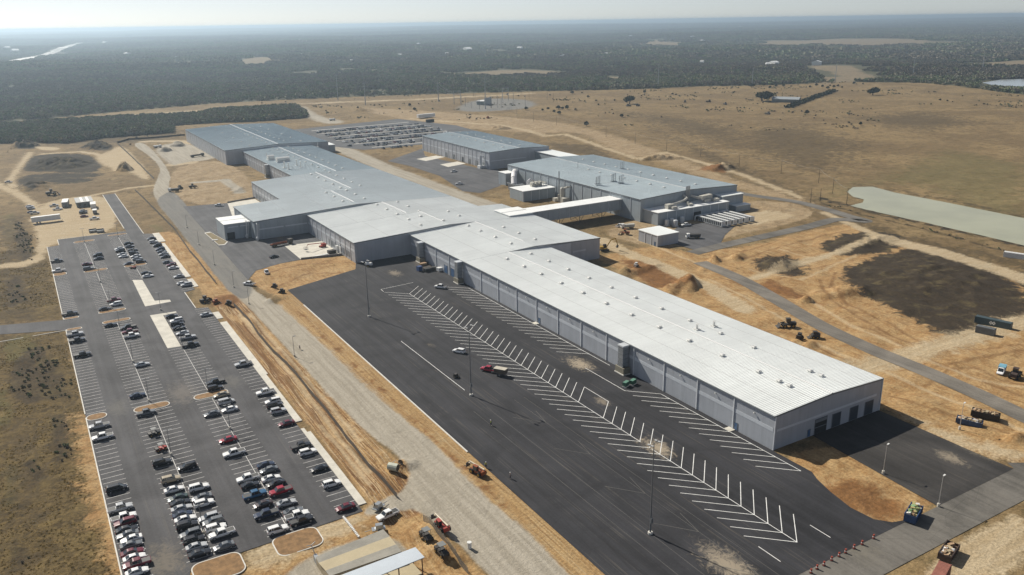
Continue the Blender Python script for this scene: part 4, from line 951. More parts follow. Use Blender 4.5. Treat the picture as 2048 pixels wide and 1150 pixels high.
# ------------------------------------------------------------------ woods, scrub and trees
def leafy(name, cols, rough=0.9):
    m = bpy.data.materials.new(name); m.use_nodes = True; t = NT(m)
    t.bsdf.inputs['Roughness'].default_value = rough; t.bsdf.inputs['Specular IOR Level'].default_value = 0.15
    oi = t.n.new('ShaderNodeObjectInfo')
    c = t.mix(t.ramp(oi.outputs['Random'], 0.1, 0.9), cols[0], cols[1])
    c = t.mix(t.ramp(t.noise(0.5, 3), 0.5, 0.7), c, cols[2])
    gi = t.n.new('ShaderNodeNewGeometry')
    c = t.mul(c, t.ramp(gi.outputs['Random Per Island'], 0, 1, 0.75, 1.25))
    t.color(c); return m
LEAF = leafy('wood leaves', ((0.185, 0.215, 0.115), (0.265, 0.235, 0.165), (0.105, 0.150, 0.066)))
TWIG = leafy('bare twigs', ((0.21, 0.18, 0.14), (0.15, 0.13, 0.10), (0.22, 0.19, 0.13)))
BARK = mat('bark', (0.10, 0.075, 0.055), 0.95, var=0.3, vscale=2)
def leaf_cards(b, n, cx, cy, z0, rx, ry, rz, size, rnd, m=0, shell=0.55):
    for _ in range(n):
        while True:
            u = Vector((rnd.uniform(-1, 1), rnd.uniform(-1, 1), rnd.uniform(-1, 1)))
            if shell < u.length < 1: break
        lump = 1 + 0.22 * math.sin(3 * math.atan2(u.y, u.x) + cx) 
        p = Vector((cx + u.x * rx * lump, cy + u.y * ry * lump, z0 + u.z * rz))
        s = size * rnd.uniform(0.6, 1.3)
        a = Vector((rnd.uniform(-1, 1), rnd.uniform(-1, 1), rnd.uniform(-.7, .7))).normalized(); q = a.orthogonal().normalized(); w = a.cross(q)
        b.poly([p + (q + w * .3) * s, p + (w - q * .2) * s, p - (q * .9 + w * .2) * s, p - (w - q * .3) * s], m)
def crown(b, rnd, h, r, n, size, lobes=4, m=0):
    for k in range(lobes):
        a = rnd.uniform(0, 6.28); d = rnd.uniform(0.15, 0.6) * r
        leaf_cards(b, n // lobes, d * math.cos(a), d * math.sin(a), h * rnd.uniform(.5, .72), r * rnd.uniform(.45, .7), r * rnd.uniform(.45, .7), h * rnd.uniform(.22, .32), size, rnd, m, 0.3)
def trunk(b, rnd, h, r, m=0):
    b.tube((0, 0, -.3), (r * .06, 0, h * .4), r * .09, r * .06, 6, m)
    for k in range(4):
        a = k * 1.57 + rnd.uniform(-.4, .4); b.tube((r * .06, 0, h * (.25 + .05 * k)), (r * .5 * math.cos(a), r * .5 * math.sin(a), h * .68), r * .05, r * .02, 5, m)
src = bpy.data.collections.new('plant sources')        # not linked to the scene: only instanced by the woods
def source(b, name, mats):
    o = bpy.data.objects.new(name, b.mesh(name, mats)); src.objects.link(o); return o
def make_sources():
    out = []
    for k in range(5):
        rnd = random.Random(40 + k); b = MB(); crown(b, rnd, 5.2, 3.6, 60, 1.0, 4); trunk(b, rnd, 5, 3); out.append(source(b, 'brush_tree', [LEAF if k < 3 else TWIG, BARK]))
    return out
def make_clumps():
    out = []
    for k in range(3):
        rnd = random.Random(70 + k); b = MB()
        for j in range(14):
            a, d = rnd.uniform(0, 6.28), 17 * math.sqrt(rnd.random())
            leaf_cards(b, 14, d * math.cos(a), d * math.sin(a), 3.2, 4.6, 4.6, 2.6, 2.3, rnd, 0, 0.2)
        out.append(source(b, 'brush_clump', [LEAF if k < 2 else TWIG]))
    return out
def make_tufts():
    out = []
    for k in range(3):
        rnd = random.Random(90 + k); b = MB()
        for _ in range(26):
            a, d = rnd.uniform(0, 6.28), rnd.uniform(0, .7); h = rnd.uniform(.25, .8); x, y = d * math.cos(a), d * math.sin(a); w = rnd.uniform(.04, .12)
            b.poly([(x - w, y, 0), (x + w, y + w, 0), (x + rnd.uniform(-.3, .3), y + rnd.uniform(-.3, .3), h)])
        out.append(source(b, 'grass_tuft', [TUFT]))
    return out
TUFT = leafy('dry tuft', ((0.42, 0.32, 0.14), (0.32, 0.25, 0.11), (0.26, 0.25, 0.09)))
def scatter(name, pts, scales, sources, pick=None):
    """stuff nobody could count: instances on a point cloud"""
    me = bpy.data.meshes.new(name); n = len(pts)
    me.vertices.add(n); me.vertices.foreach_set('co', np.asarray(pts, np.float32).ravel())
    for an, val, ty in (('size', np.asarray(scales, np.float32), 'FLOAT'), ('turn', RNG.uniform(0, 6.28, n).astype(np.float32), 'FLOAT'), ('pick', (pick if pick is not None else RNG.integers(0, len(sources), n)).astype(np.int32), 'INT')):
        me.attributes.new(an, ty, 'POINT').data.foreach_set('value', val)
    o = bpy.data.objects.new(name, me); S.collection.objects.link(o); o['kind'] = 'stuff'
    ng = bpy.data.node_groups.new(name, 'GeometryNodeTree')
    ng.interface.new_socket('Geometry', in_out='INPUT', socket_type='NodeSocketGeometry'); ng.interface.new_socket('Geometry', in_out='OUTPUT', socket_type='NodeSocketGeometry')
    N = ng.nodes; L = ng.links; gi = N.new('NodeGroupInput'); go = N.new('NodeGroupOutput')
    iop = N.new('GeometryNodeInstanceOnPoints'); iop.inputs['Pick Instance'].default_value = True
    gti = N.new('GeometryNodeGeometryToInstance')
    for s_ in reversed(sources):
        oi = N.new('GeometryNodeObjectInfo'); oi.inputs['Object'].default_value = s_; oi.inputs['As Instance'].default_value = True
        L.new(oi.outputs['Geometry'], gti.inputs[0])
    def na(nm, ty):
        a = N.new('GeometryNodeInputNamedAttribute'); a.data_type = ty; a.inputs['Name'].default_value = nm; return a.outputs['Attribute']
    cx = N.new('ShaderNodeCombineXYZ'); L.new(na('turn', 'FLOAT'), cx.inputs['Z'])
    L.new(gi.outputs[0], iop.inputs['Points']); L.new(gti.outputs[0], iop.inputs['Instance']); L.new(na('pick', 'INT'), iop.inputs['Instance Index'])
    L.new(cx.outputs[0], iop.inputs['Rotation']); L.new(na('size', 'FLOAT'), iop.inputs['Scale']); L.new(iop.outputs[0], go.inputs[0])
    md = o.modifiers.new('scatter', 'NODES'); md.node_group = ng
    return o
def inside(P, x, y):
    return seg_dist(x, y, P, True)[1]
def gz_many(x, y):
    i = np.clip(np.searchsorted(GX, x) - 1, 0, nx - 2); j = np.clip(np.searchsorted(GY, y) - 1, 0, ny - 2)
    u = (x - GX[i]) / (GX[i + 1] - GX[i]); v = (y - GY[j]) / (GY[j + 1] - GY[j]); Z = ZZ.reshape(ny, nx)
    return (Z[j, i] * (1 - u) + Z[j, i + 1] * u) * (1 - v) + (Z[j + 1, i] * (1 - u) + Z[j + 1, i + 1] * u) * v
def attr_many(name, x, y):
    i = np.clip(np.searchsorted(GX, x) - 1, 0, nx - 2); j = np.clip(np.searchsorted(GY, y) - 1, 0, ny - 2)
    return ZONES[name].reshape(ny, nx)[j, i]
# outline of the wood's near edge, then far behind
GAPS = [[at(*p) for p in P] for P in ([(1590, 133), (1700, 134), (1770, 160), (1700, 163), (1645, 152)], [(1955, 178), (1960, 160), (2130, 154), (2130, 184)], [(1700, 136), (2060, 133), (2060, 137), (1700, 141)])]
FIELDS = 'field'
def wood_points(n, r0, r1, a0=-4, a1=66):
    th = np.radians(RNG.uniform(a0, a1, n)); r = np.sqrt(RNG.uniform(r0 * r0, r1 * r1, n))
    x, y = r * np.sin(th), r * np.cos(th)
    ok = inside(WOOD, x, y)
    for g_ in GAPS: ok &= ~inside(g_, x, y)
    ok &= attr_many('field', x, y) < -0.6
    ok &= seg_dist(x, y, HIGHWAY, False)[0] > 48
    ok &= value_noise(x, y, 34, 21) + value_noise(x, y, 110, 22) * 1.1 + value_noise(x, y, 9, 23) * .6 > -0.50
    return x[ok], y[ok]
SRC = make_sources(); CL = make_clumps()
def stands(x, y, ng, n):
    """green stands and bare grey-brown stands gather in patches"""
    v = value_noise(x, y, 260, 81) + value_noise(x, y, 70, 82) * .7 + RNG.uniform(-.35, .35, len(x))
    return np.where(v > -0.02, RNG.integers(0, ng, len(x)), RNG.integers(ng, n, len(x)))
x, y = wood_points(105000, 850, 2700)
scatter('far_wood', np.column_stack((x, y, gz_many(x, y) - .3)), RNG.uniform(0.5, 1.6, len(x)) * (1 + 0.5 * value_noise(x, y, 90, 24)), SRC, stands(x, y, 3, 5))
x, y = wood_points(95000, 2600, 12500)
scatter('distant_wood', np.column_stack((x, y, gz_many(x, y) - .5)), RNG.uniform(0.7, 1.7, len(x)), CL, stands(x, y, 2, 3))
x, y = wood_points(60000, 12000, 24000)
scatter('horizon_wood', np.column_stack((x, y, gz_many(x, y) - .5)), RNG.uniform(2.0, 3.6, len(x)), CL, stands(x, y, 2, 3))
A = np.array(STRIP); n = 16000
x = RNG.uniform(A[:, 0].min(), A[:, 0].max(), n); y = RNG.uniform(A[:, 1].min(), A[:, 1].max(), n); ok = inside(STRIP, x, y); x, y = x[ok], y[ok]
ok = value_noise(x, y, 30, 31) + value_noise(x, y, 9, 35) * .8 > -0.26; x, y = x[ok], y[ok]
scatter('tree_belt', np.column_stack((x, y, gz_many(x, y) - .3)), RNG.uniform(0.7, 1.4, len(x)), SRC[:4])
# scrub along the wood edge and the field margins
n = 16000; x = RNG.uniform(-60, 1400, n); y = RNG.uniform(560, 1330, n)
ok = (value_noise(x, y, 60, 33) + value_noise(x, y, 14, 34) > 0.3) & ~inside(WOOD, x, y) & (attr_many('dirt', x, y) < -2) & (attr_many('pale', x, y) < -3) & (attr_many('gravel', x, y) < -2) & (np.hypot(x, y) > 900) & ~((x > 120) & (x < 440) & (y < 980))
x, y = x[ok], y[ok]; scatter('field_scrub', np.column_stack((x, y, gz_many(x, y) - .2)), RNG.uniform(0.12, 0.45, len(x)), SRC)
# rough grass tufts on the near verges
TS = make_tufts()
n = 45000; x = RNG.uniform(-75, 3, n); y = RNG.uniform(120, 520, n)
ok = (value_noise(x, y, 12, 41) + value_noise(x, y, 4, 42) > -0.2) & (attr_many('pale', x, y) < -1.5) & ~((y > 345) & (y < 386)) & (attr_many('dirt', x, y) < 0) & (attr_many('thicket', x, y) < -0.5)
x, y = x[ok], y[ok]; scatter('dry_grass', np.column_stack((x, y, gz_many(x, y) - .05)), RNG.uniform(0.15, 0.5, len(x)), TS)
n = 60000; x = RNG.uniform(-60, 640, n); y = RNG.uniform(90, 620, n); ok = attr_many('thicket', x, y) + value_noise(x, y, 5, 61) * 6 > 0.8; ok &= RNG.random(n) < .9
x, y = x[ok], y[ok]; scatter('brush_thicket', np.column_stack((x, y, gz_many(x, y) - .1)), RNG.uniform(0.07, 0.2, len(x)), SRC)
# single trees and bushes that can be told apart
OAK = leafy('dark oak leaves', ((0.040, 0.045, 0.022), (0.05, 0.05, 0.026), (0.03, 0.036, 0.016)))
def tree(name, x, y, h, r, n, label, group=None, m=None, size=0.7):
    T = thing(name, label, 'tree' if 'tree' in name else 'bush', (x, y, gz(x, y)), random.uniform(0, 6), group); rnd = random.Random(int(x * 7 + y))
    b = MB(); crown(b, rnd, h, r, n, size, 7); b.build('crown', m or OAK, T)
    b = MB(); trunk(b, rnd, h, r); b.build('trunk', BARK, T); return T
tree('oak_tree', *at(1524, 203), 15, 15, 900, 'broad dark oak tree standing beside the old grey barn in the pasture', size=1.5)
tree('oak_tree', *at(1745, 191), 11, 9.5, 700, 'lone round dark oak tree on the crest of the pasture', size=1.3)
tree('oak_tree', *at(1259, 208), 12, 8, 500, 'dark tree behind the parked farm machines in the pasture', size=1.2)
tree('oak_tree', *at(1503, 175), 7, 6, 300, 'small dark tree at the wood edge left of the barn', size=1.0)
BL = 'small dark bush dotted over the dry pasture below the wood'
proto = tree('pasture_bush', *at(1052, 220), 4.5, 2.8, 130, BL, 'bushes dotted over the pasture', size=.8)
spots = [(1085, 222), (1096, 219), (1108, 225), (1117, 219), (1125, 219), (1134, 219), (1118, 229), (1037, 193), (1100, 191), (1151, 221), (1192, 203), (1197, 211), (1229, 202), (1176, 196), (1144, 188), (1164, 187), (1015, 190), (683, 216), (799, 219), (820, 213), (829, 221), (716, 217), (1243, 235), (1173, 252), (1289, 187), (1880, 203), (1894, 205), (1721, 251), (1645, 175), (1655, 178), (1660, 172), (1668, 176), (1676, 174), (1684, 176), (1708, 168), (1726, 169), (1633, 172), (1620, 176), (1582, 174), (1567, 173), (1614, 228), (1345, 190), (1352, 191), (1540, 176), (1552, 174)]
for p in spots:
    x, y = at(*p); s = random.uniform(.55, 1.15); c = dup(proto, (x, y, gz(x, y)), random.uniform(0, 6), BL, scale=(s, s, s * random.uniform(.8, 1.2)))
# hedge bank behind the barn
b = MB(); rnd = random.Random(5); A_, B_ = Vector((*at(1577, 216), 0)), Vector((*at(1668, 183), 0))
for i in range(46):
    q = A_.lerp(B_, i / 45); leaf_cards(b, 30, q.x, q.y, gz(q.x, q.y) + 1.2, 6, 6, 2.6, 1.5, rnd, 0, .2)
tag(b.build('hedge', OAK), 'long dark hedge running up the pasture from the barn gable', 'hedge')
# ------------------------------------------------------------------ cars
def paint(name, col, rough=0.25):
    return mat(name, col, rough, var=0.05, vscale=1.0, coat=0.6)
CARC = {'white': paint('white paint', (0.82, 0.82, 0.81)), 'silver': paint('silver paint', (0.48, 0.49, 0.50)), 'grey': paint('grey paint', (0.15, 0.16, 0.17)), 'black': paint('black paint', (0.014, 0.014, 0.016)),
        'maroon': paint('maroon paint', (0.14, 0.012, 0.022)), 'red': paint('red paint', (0.33, 0.014, 0.03)), 'blue': paint('blue paint', (0.03, 0.11, 0.22)), 'navy': paint('navy paint', (0.018, 0.03, 0.065)), 'tan': paint('tan paint', (0.42, 0.36, 0.26)), 'green': paint('dark green paint', (0.03, 0.06, 0.05)), 'brown': paint('dark brown paint', (0.05, 0.03, 0.028))}
GLASS = mat('car glass', (0.02, 0.025, 0.03), 0.08, var=0.0, spec=0.7)
TYRE = mat('tyre rubber', (0.018, 0.018, 0.018), 0.85, var=0.1)
RIM = mat('alloy rim', (0.45, 0.45, 0.46), 0.35, metal=0.6, var=0.05)
LAMP = mat('headlight', (0.75, 0.75, 0.74), 0.15, var=0.0)
TAIL = mat('tail light', (0.35, 0.012, 0.012), 0.25, var=0.0)
PLASTIC = mat('black plastic', (0.025, 0.025, 0.026), 0.6, var=0.1)
# x forward; stations: (x, half width, sill z, shoulder z); cabin: rear base, rear roof, front roof, front base, roof z, roof half width
KINDS = {
 'sedan': dict(cat='car', st=[(-2.42, .70, .42, .82), (-2.30, .84, .30, .98), (-1.55, .91, .24, 1.00), (0, .92, .22, .96), (1.05, .92, .23, .93), (1.85, .88, .26, .82), (2.28, .78, .32, .70), (2.42, .60, .40, .58)], cab=(-1.85, -0.95, .35, 1.15, 1.45, .60), wx=1.42, wr=.33),
 'suv': dict(cat='car', st=[(-2.42, .80, .45, 1.05), (-2.34, .92, .34, 1.12), (-1.5, .97, .28, 1.14), (0, .98, .27, 1.10), (1.15, .97, .28, 1.08), (1.95, .92, .32, 1.00), (2.32, .82, .38, .88), (2.44, .66, .46, .70)], cab=(-2.36, -2.05, .30, 1.10, 1.74, .70), wx=1.45, wr=.38),
 'minivan': dict(cat='van', st=[(-2.56, .82, .42, 1.02), (-2.46, .96, .30, 1.10), (-1.5, 1.0, .25, 1.12), (0, 1.0, .24, 1.08), (1.3, .98, .25, 1.02), (2.1, .90, .28, .88), (2.46, .78, .36, .74), (2.58, .58, .44, .60)], cab=(-2.48, -2.2, .75, 1.75, 1.76, .74), wx=1.55, wr=.35),
 'pickup': dict(cat='pickup truck', st=[(-2.92, .88, .55, 1.08), (-2.86, .97, .48, 1.12), (-1.5, .99, .42, 1.12), (0, 1.0, .40, 1.14), (1.25, .99, .41, 1.16), (2.2, .96, .43, 1.12), (2.74, .90, .46, 1.04), (2.90, .76, .52, .86)], cab=(-.95, -.80, .72, 1.38, 1.92, .74), wx=1.85, wr=.42, bed=(-2.80, -1.02))}
def wheel_mesh(r):
    b = MB(); b.tube((0, -.12, 0), (0, .12, 0), r, r, 12, 0); b.tube((0, -.135, 0), (0, .135, 0), r * .62, r * .62, 10, 1); return b.mesh('wheel', [TYRE, RIM])
PARTS = {}
def car_parts(k):
    K = KINDS[k]; rings = []
    for x, w, zb, zt in K['st']: rings.append([(x, -w * .88, zb), (x, w * .88, zb), (x, w, zb + .22 * (zt - zb)), (x, w, zt - .14), (x, w * .93, zt - .03), (x, w * .6, zt), (x, -w * .6, zt), (x, -w * .93, zt - .03), (x, -w, zt - .14), (x, -w, zb + .22 * (zt - zb))])
    body = MB()
    body.loft([[r[i] for i in range(len(r))] for r in rings])
    rb, rr, fr, fb, zr, rw = K['cab']
    def sh(x):
        s_ = K['st']
        for a, c in zip(s_, s_[1:]):
            if a[0] <= x <= c[0]: u = (x - a[0]) / (c[0] - a[0]); return a[1] + (c[1] - a[1]) * u, a[3] + (c[3] - a[3]) * u
        return s_[-1][1], s_[-1][3]
    wr_, zrb = sh(rb); wf, zfb = sh(fb); wr_ *= .88; wf *= .86
    G = [(rb, -wr_, zrb - .06), (fb, -wf, zfb - .06), (fb, wf, zfb - .06), (rb, wr_, zrb - .06), (rr, -rw, zr - .06), (fr, -rw, zr - .06), (fr, rw, zr - .06), (rr, rw, zr - .06)]
    glass = MB(); glass.hexa(G)
    # roof skin and pillars in body colour
    body.loft([[(rr - .05, -rw - .02, zr - .09), (rr - .05, rw + .02, zr - .09), (rr - .02, rw * .9, zr - .01), (rr - .02, -rw * .9, zr - .01)], [(rr + .3, -rw - .03, zr - .07), (rr + .3, rw + .03, zr - .07), (rr + .3, rw * .88, zr + .02), (rr + .3, -rw * .88, zr + .02)], [(fr - .25, -rw - .03, zr - .07), (fr - .25, rw + .03, zr - .07), (fr - .25, rw * .88, zr + .02), (fr - .25, -rw * .88, zr + .02)], [(fr + .05, -rw - .02, zr - .1), (fr + .05, rw + .02, zr - .1), (fr + .02, rw * .9, zr - .01), (fr + .02, -rw * .9, zr - .01)]])
    for s_ in (-1, 1):
        for a, c, t in (((rb, s_ * wr_, zrb - .05), (rr, s_ * rw, zr - .06), .07), ((fb, s_ * wf, zfb - .05), (fr, s_ * rw, zr - .06), .045)):
            body.tube(a, c, t, t, 5)
        mx = (rr + fr) / 2 - .15; body.tube((mx, s_ * (wr_ + wf) / 2, (zrb + zfb) / 2 - .05), (mx, s_ * rw, zr - .06), .05, .05, 5)
        if k in ('suv', 'minivan'): mx = rr + .55; body.tube((mx, s_ * wr_, zrb - .05), (mx, s_ * rw, zr - .06), .06, .06, 5)
    out = []
    mirrors = MB()
    for s_ in (-1, 1): mirrors.obox((fb - .25, s_ * (wf + .17), zfb - .05), (.16, .22, .15))
    out.append(('body', body.mesh('body', CARC['white']), (0, 0, 0)))
    out.append(('window', glass.mesh('window', GLASS), (0, 0, 0)))
    if 'bed' in K:
        b = MB(); x0, x1 = K['bed']; b.box(x0, x1, -.78, .78, 1.0, 1.126); out.append(('truck_bed', b.mesh('truck_bed', PLASTIC), (0, 0, 0)))
        bd = MB()
    for sx in (-1, 1):
        for sy in (-1, 1): out.append(('wheel', wheel_mesh(K['wr']), (sx * K['wx'], sy * (K['st'][3][1] - .10), K['wr'])))
    L = K['st']
    for sy in (-1, 1):
        w = L[-2][1]; b = MB(); b.obox((L[-2][0] - .02, sy * w * .78, L[-2][3] - .22), (.3, .36, .16)); out.append(('headlight', b.mesh('headlight', LAMP), (0, 0, 0)))
        b = MB(); b.obox((L[0][0] + .05, sy * L[0][1] * .92, L[0][3] - .26), (.16, .26, .2)); out.append(('tail_light', b.mesh('tail_light', TAIL), (0, 0, 0)))
    for sy in (0, 1):
        b = MB(); b.v = mirrors.v[sy * 8:sy * 8 + 8]; b.f = mirrors.f[:6]; b.m = [0] * 6; out.append(('mirror', b.mesh('mirror', PLASTIC), (0, 0, 0)))
    return out
for k in KINDS: PARTS[k] = car_parts(k)
def set_paint(o, m):
    o.material_slots[0].link = 'OBJECT'; o.material_slots[0].material = m
def car(kind, colour, x, y, rz, label, group, z=None, small=False, name=None):
    T = thing(name or ('pickup_truck' if kind == 'pickup' else 'minivan' if kind == 'minivan' else 'suv' if kind == 'suv' else 'sedan'), label, KINDS[kind]['cat'], (x, y, (0.004 if z is None else z)), rz, group)
    s_ = random.uniform(.96, 1.03); T.scale = (s_, 1, random.uniform(.97, 1.03))
    for nm, me, loc in PARTS[kind]:
        if small and nm in ('mirror', 'headlight', 'tail_light'): continue
        o = inst(me, nm, T, loc)
        if nm == 'body': set_paint(o, CARC[colour])
    return T
# cars of the left car park, read off the survey picture: (view, x, y, kind, colour)
VIEW = {'a': (0, 350, 3.285), 'b': (0, 600, 3.8325), 'c': (0, 850, 3.8325), 'e': (300, 580, 3.8325), 'f': (300, 850, 3.8325), 'g': (600, 850, 3.8325)}
KN = {'s': 'sedan', 'u': 'suv', 'p': 'pickup', 'v': 'minivan'}
LIST = '''a 372 563 p black;a 382 628 p white;a 457 910 p black;a 643 524 u black;a 647 546 s black;a 573 582 s maroon;a 582 614 u grey;a 740 822 p maroon;a 758 846 u white;a 690 877 s black
a 845 447 s black;a 850 466 s grey;a 783 482 s white;a 787 495 u black;a 872 490 s black;a 878 512 u black;a 800 519 s silver;a 810 532 s white;a 890 530 s white;a 902 547 s silver;a 928 566 u black;a 845 580 s navy;a 960 641 s black;a 972 660 s white
a 995 415 s black;a 1010 437 u white;a 1037 460 u black;a 1058 485 u navy;a 1072 500 s grey;a 1080 514 s silver;a 1088 533 s black;a 1100 570 s grey;a 1128 588 u maroon;a 1143 606 s white;a 1175 663 s silver;a 1195 708 s white;a 1230 718 u silver
b 572 260 p silver;b 590 307 p black;b 632 417 p black;b 757 962 p silver;b 785 1047 p white;b 850 187 s black;b 985 207 p black;b 995 241 p maroon;b 1007 272 p white;b 1085 490 s silver;b 1055 727 s navy;b 1160 852 p grey
e 165 197 s black;e 205 230 u white;e 205 258 u black;e 220 287 s black;e 248 326 s silver;e 293 359 p silver;e 310 418 p black;e 505 703 p black;e 497 750 u black;e 547 799 s tan;e 585 852 v silver;e 610 910 s white;e 475 945 s grey;e 600 1142 s red
e 432 184 s silver;e 715 564 p silver;e 888 780 p white;e 950 848 u white;e 955 880 u black;e 985 922 u silver;e 1045 1017 s maroon
f 90 285 u black;f 165 412 u tan;f 185 489 s white;f 215 553 s green;f 237 590 s black;f 245 633 s silver;f 250 682 s navy;f 273 715 s white;f 285 767 u black;f 312 832 u grey;f 340 880 u black;f 360 925 s silver;f 385 977 s black
f 280 317 u black;f 375 475 u white;f 397 549 s grey;f 412 596 u white;f 447 709 u silver;f 485 738 u grey;f 505 784 u white;f 555 827 p white;f 567 924 s grey
f 645 212 p white;f 750 405 p white;f 765 456 s black;f 800 532 p blue;f 865 602 s brown;f 890 680 p navy;f 980 797 u white
f 890 300 s navy;f 915 337 s grey;f 925 405 s white;f 965 442 s black;f 1000 503 p red;f 1045 592 s silver;f 1100 655 s grey;f 1130 690 p white;f 1172 727 p black
f 1155 160 p black;f 1210 203 u white;f 1297 328 s black;f 1392 446 u white;f 1492 627 s maroon
c 895 482 v black;c 920 636 p silver;c 950 705 p white;c 958 745 u maroon;c 972 798 s black;c 980 843 s grey;c 1012 871 s white;c 1005 912 s grey;c 1012 972 s maroon;c 1030 1012 s white;c 1050 1060 p maroon;c 1048 1120 s white'''
STRIPS = [(6.0, 'grass-edge row'), (18.2, 'first double row left'), (23.9, 'first double row right'), (35.8, 'second double row left'), (41.2, 'second double row right'), (53.2, 'sidewalk row')]
entries = []
for tok in LIST.replace('\n', ';').split(';'):
    v, px, py, k, col = tok.split(); x0, y0, s_ = VIEW[v]
    x, y = at(x0 + float(px) / s_, y0 + float(py) / s_, 0.75)
    sx, nm = min(STRIPS, key=lambda q: abs(q[0] - x)); lot = 'upper' if y > 355 else 'lower'
    entries.append([x, y, KN[k], col, sx, nm, lot])
entries.sort(key=lambda e: e[1])
HEADR = {6.0: 0, 18.2: 0, 23.9: math.pi, 35.8: math.pi, 41.2: 0, 53.2: math.pi}
from collections import Counter, defaultdict
tot = Counter((e[2], e[3], e[5], e[6]) for e in entries); seen = Counter(); lasty = defaultdict(lambda: -99)
for e in entries:
    x, y, k, col, sx, nm, lot = e
    key = (k, col, nm, lot); seen[key] += 1
    y = max(y, lasty[(sx, lot)] + 2.35); lasty[(sx, lot)] = y
    x = sx + max(-.9, min(.9, x - sx)) * .8
    word = {'pickup': 'pickup', 'suv': 'SUV', 'sedan': 'sedan', 'minivan': 'minivan'}[k]
    lab = f'{col} {word}, {lot} car park, {nm}'
    lab += f', {ORD[seen[key] - 1]} such from near end' if tot[key] > 1 else ', only such one there'
    rz = HEADR[sx] + (math.pi if random.random() < .3 else 0) + random.gauss(0, .02)
    car(k, col, x, y, rz, lab, 'cars in the left car park')
# cars in the yards
YARD = [('a', 195, 205, 'sedan', 'white'), ('a', 203, 217, 'suv', 'silver'), ('a', 205, 240, 'sedan', 'navy'), ('a', 228, 250, 'pickup', 'silver'), ('a', 355, 200, 'pickup', 'silver'), ('a', 378, 222, 'pickup', 'white'), ('a', 547, 232, 'sedan', 'silver'), ('a', 547, 246, 'suv', 'black'), ('a', 553, 269, 'sedan', 'maroon'), ('a', 620, 285, 'pickup', 'white')]
YL = ['white sedan at the back of the four vehicles by the upper left track', 'silver SUV second of the four vehicles by the upper left track', 'navy sedan third of the four vehicles by the upper left track', 'silver pickup nearest of the four vehicles by the upper left track', 'silver pickup parked left of the small white-roofed office trailer', 'white pickup just in front of the silver pickup by the office trailer', 'silver sedan nearest the site office front in the upper left yard', 'black SUV between silver and maroon sedans by the site office', 'maroon sedan in front of the site office in the upper left yard', 'white pickup in front of the small white box trailer by the site office']
for (v, px, py, k, col), lab in zip(YARD, YL):
    x0, y0, s_ = VIEW[v]; x, y = at(x0 + px / s_, y0 + py / s_, .75); car(k, col, x, y, random.gauss(0, .05), lab, 'vehicles in the upper left yard', z=gz(x, y))
ONE = [((918, 701), 'suv', 'white', 2.15, 'white SUV driving across the empty truck lot'), ((881, 573), 'pickup', 'white', 2.2, 'white pickup driving near the wall stalls at the top of the truck lot'), ((977, 738), 'pickup', 'red', 2.15, 'red pickup towing a box trailer on the truck lot'),
       ((548, 512), 'sedan', 'black', 0.2, 'black sedan parked in the factory yard beside the loading pad'), ((533, 543), 'pickup', 'white', 1.45, 'white pickup standing on the orange soil below the factory yard'), ((498, 567), 'pickup', 'white', 2.3, 'white pickup on the haul road beside the orange soil'),
       ((438, 410), 'pickup', 'white', 2.4, 'white pickup at the far left corner of the factory yard'), ((775, 1027), 'pickup', 'white', 3.3, 'white pickup with grey bed cover parked by the haul road near the pavilion'), ((908, 342), 'pickup', 'white', 0.1, 'white pickup on bare soil in the courtyard before the far hall'), ((919, 367), 'pickup', 'white', 2.6, 'white pickup alone on the grey courtyard asphalt'),
       ((17, 364), 'pickup', 'silver', 2.5, 'silver pickup driving on the sandy track at the left edge'), ((699, 291), 'suv', 'black', 2.4, 'black SUV on the sandy road beside the far car park'), ((1240, 451), 'pickup', 'white', .2, 'white pickup under the enclosed bridge by the chimney hall'), ((1372, 449), 'pickup', 'white', 2.9, 'white pickup in the shade before the chimney hall door'), ((1205, 452), 'pickup', 'silver', .3, 'silver pickup beside the bridge trestles')]
for (px, py), k, col, rz, lab in ONE[:-1]:
    x, y = at(px, py, .8); car(k, col, x, y, rz, lab, None, z=gz(x, y) + .1 if 'soil' in lab or 'haul' in lab or 'track' in lab or 'bridge' in lab else max(0.004, gz(x, y)) + .01)
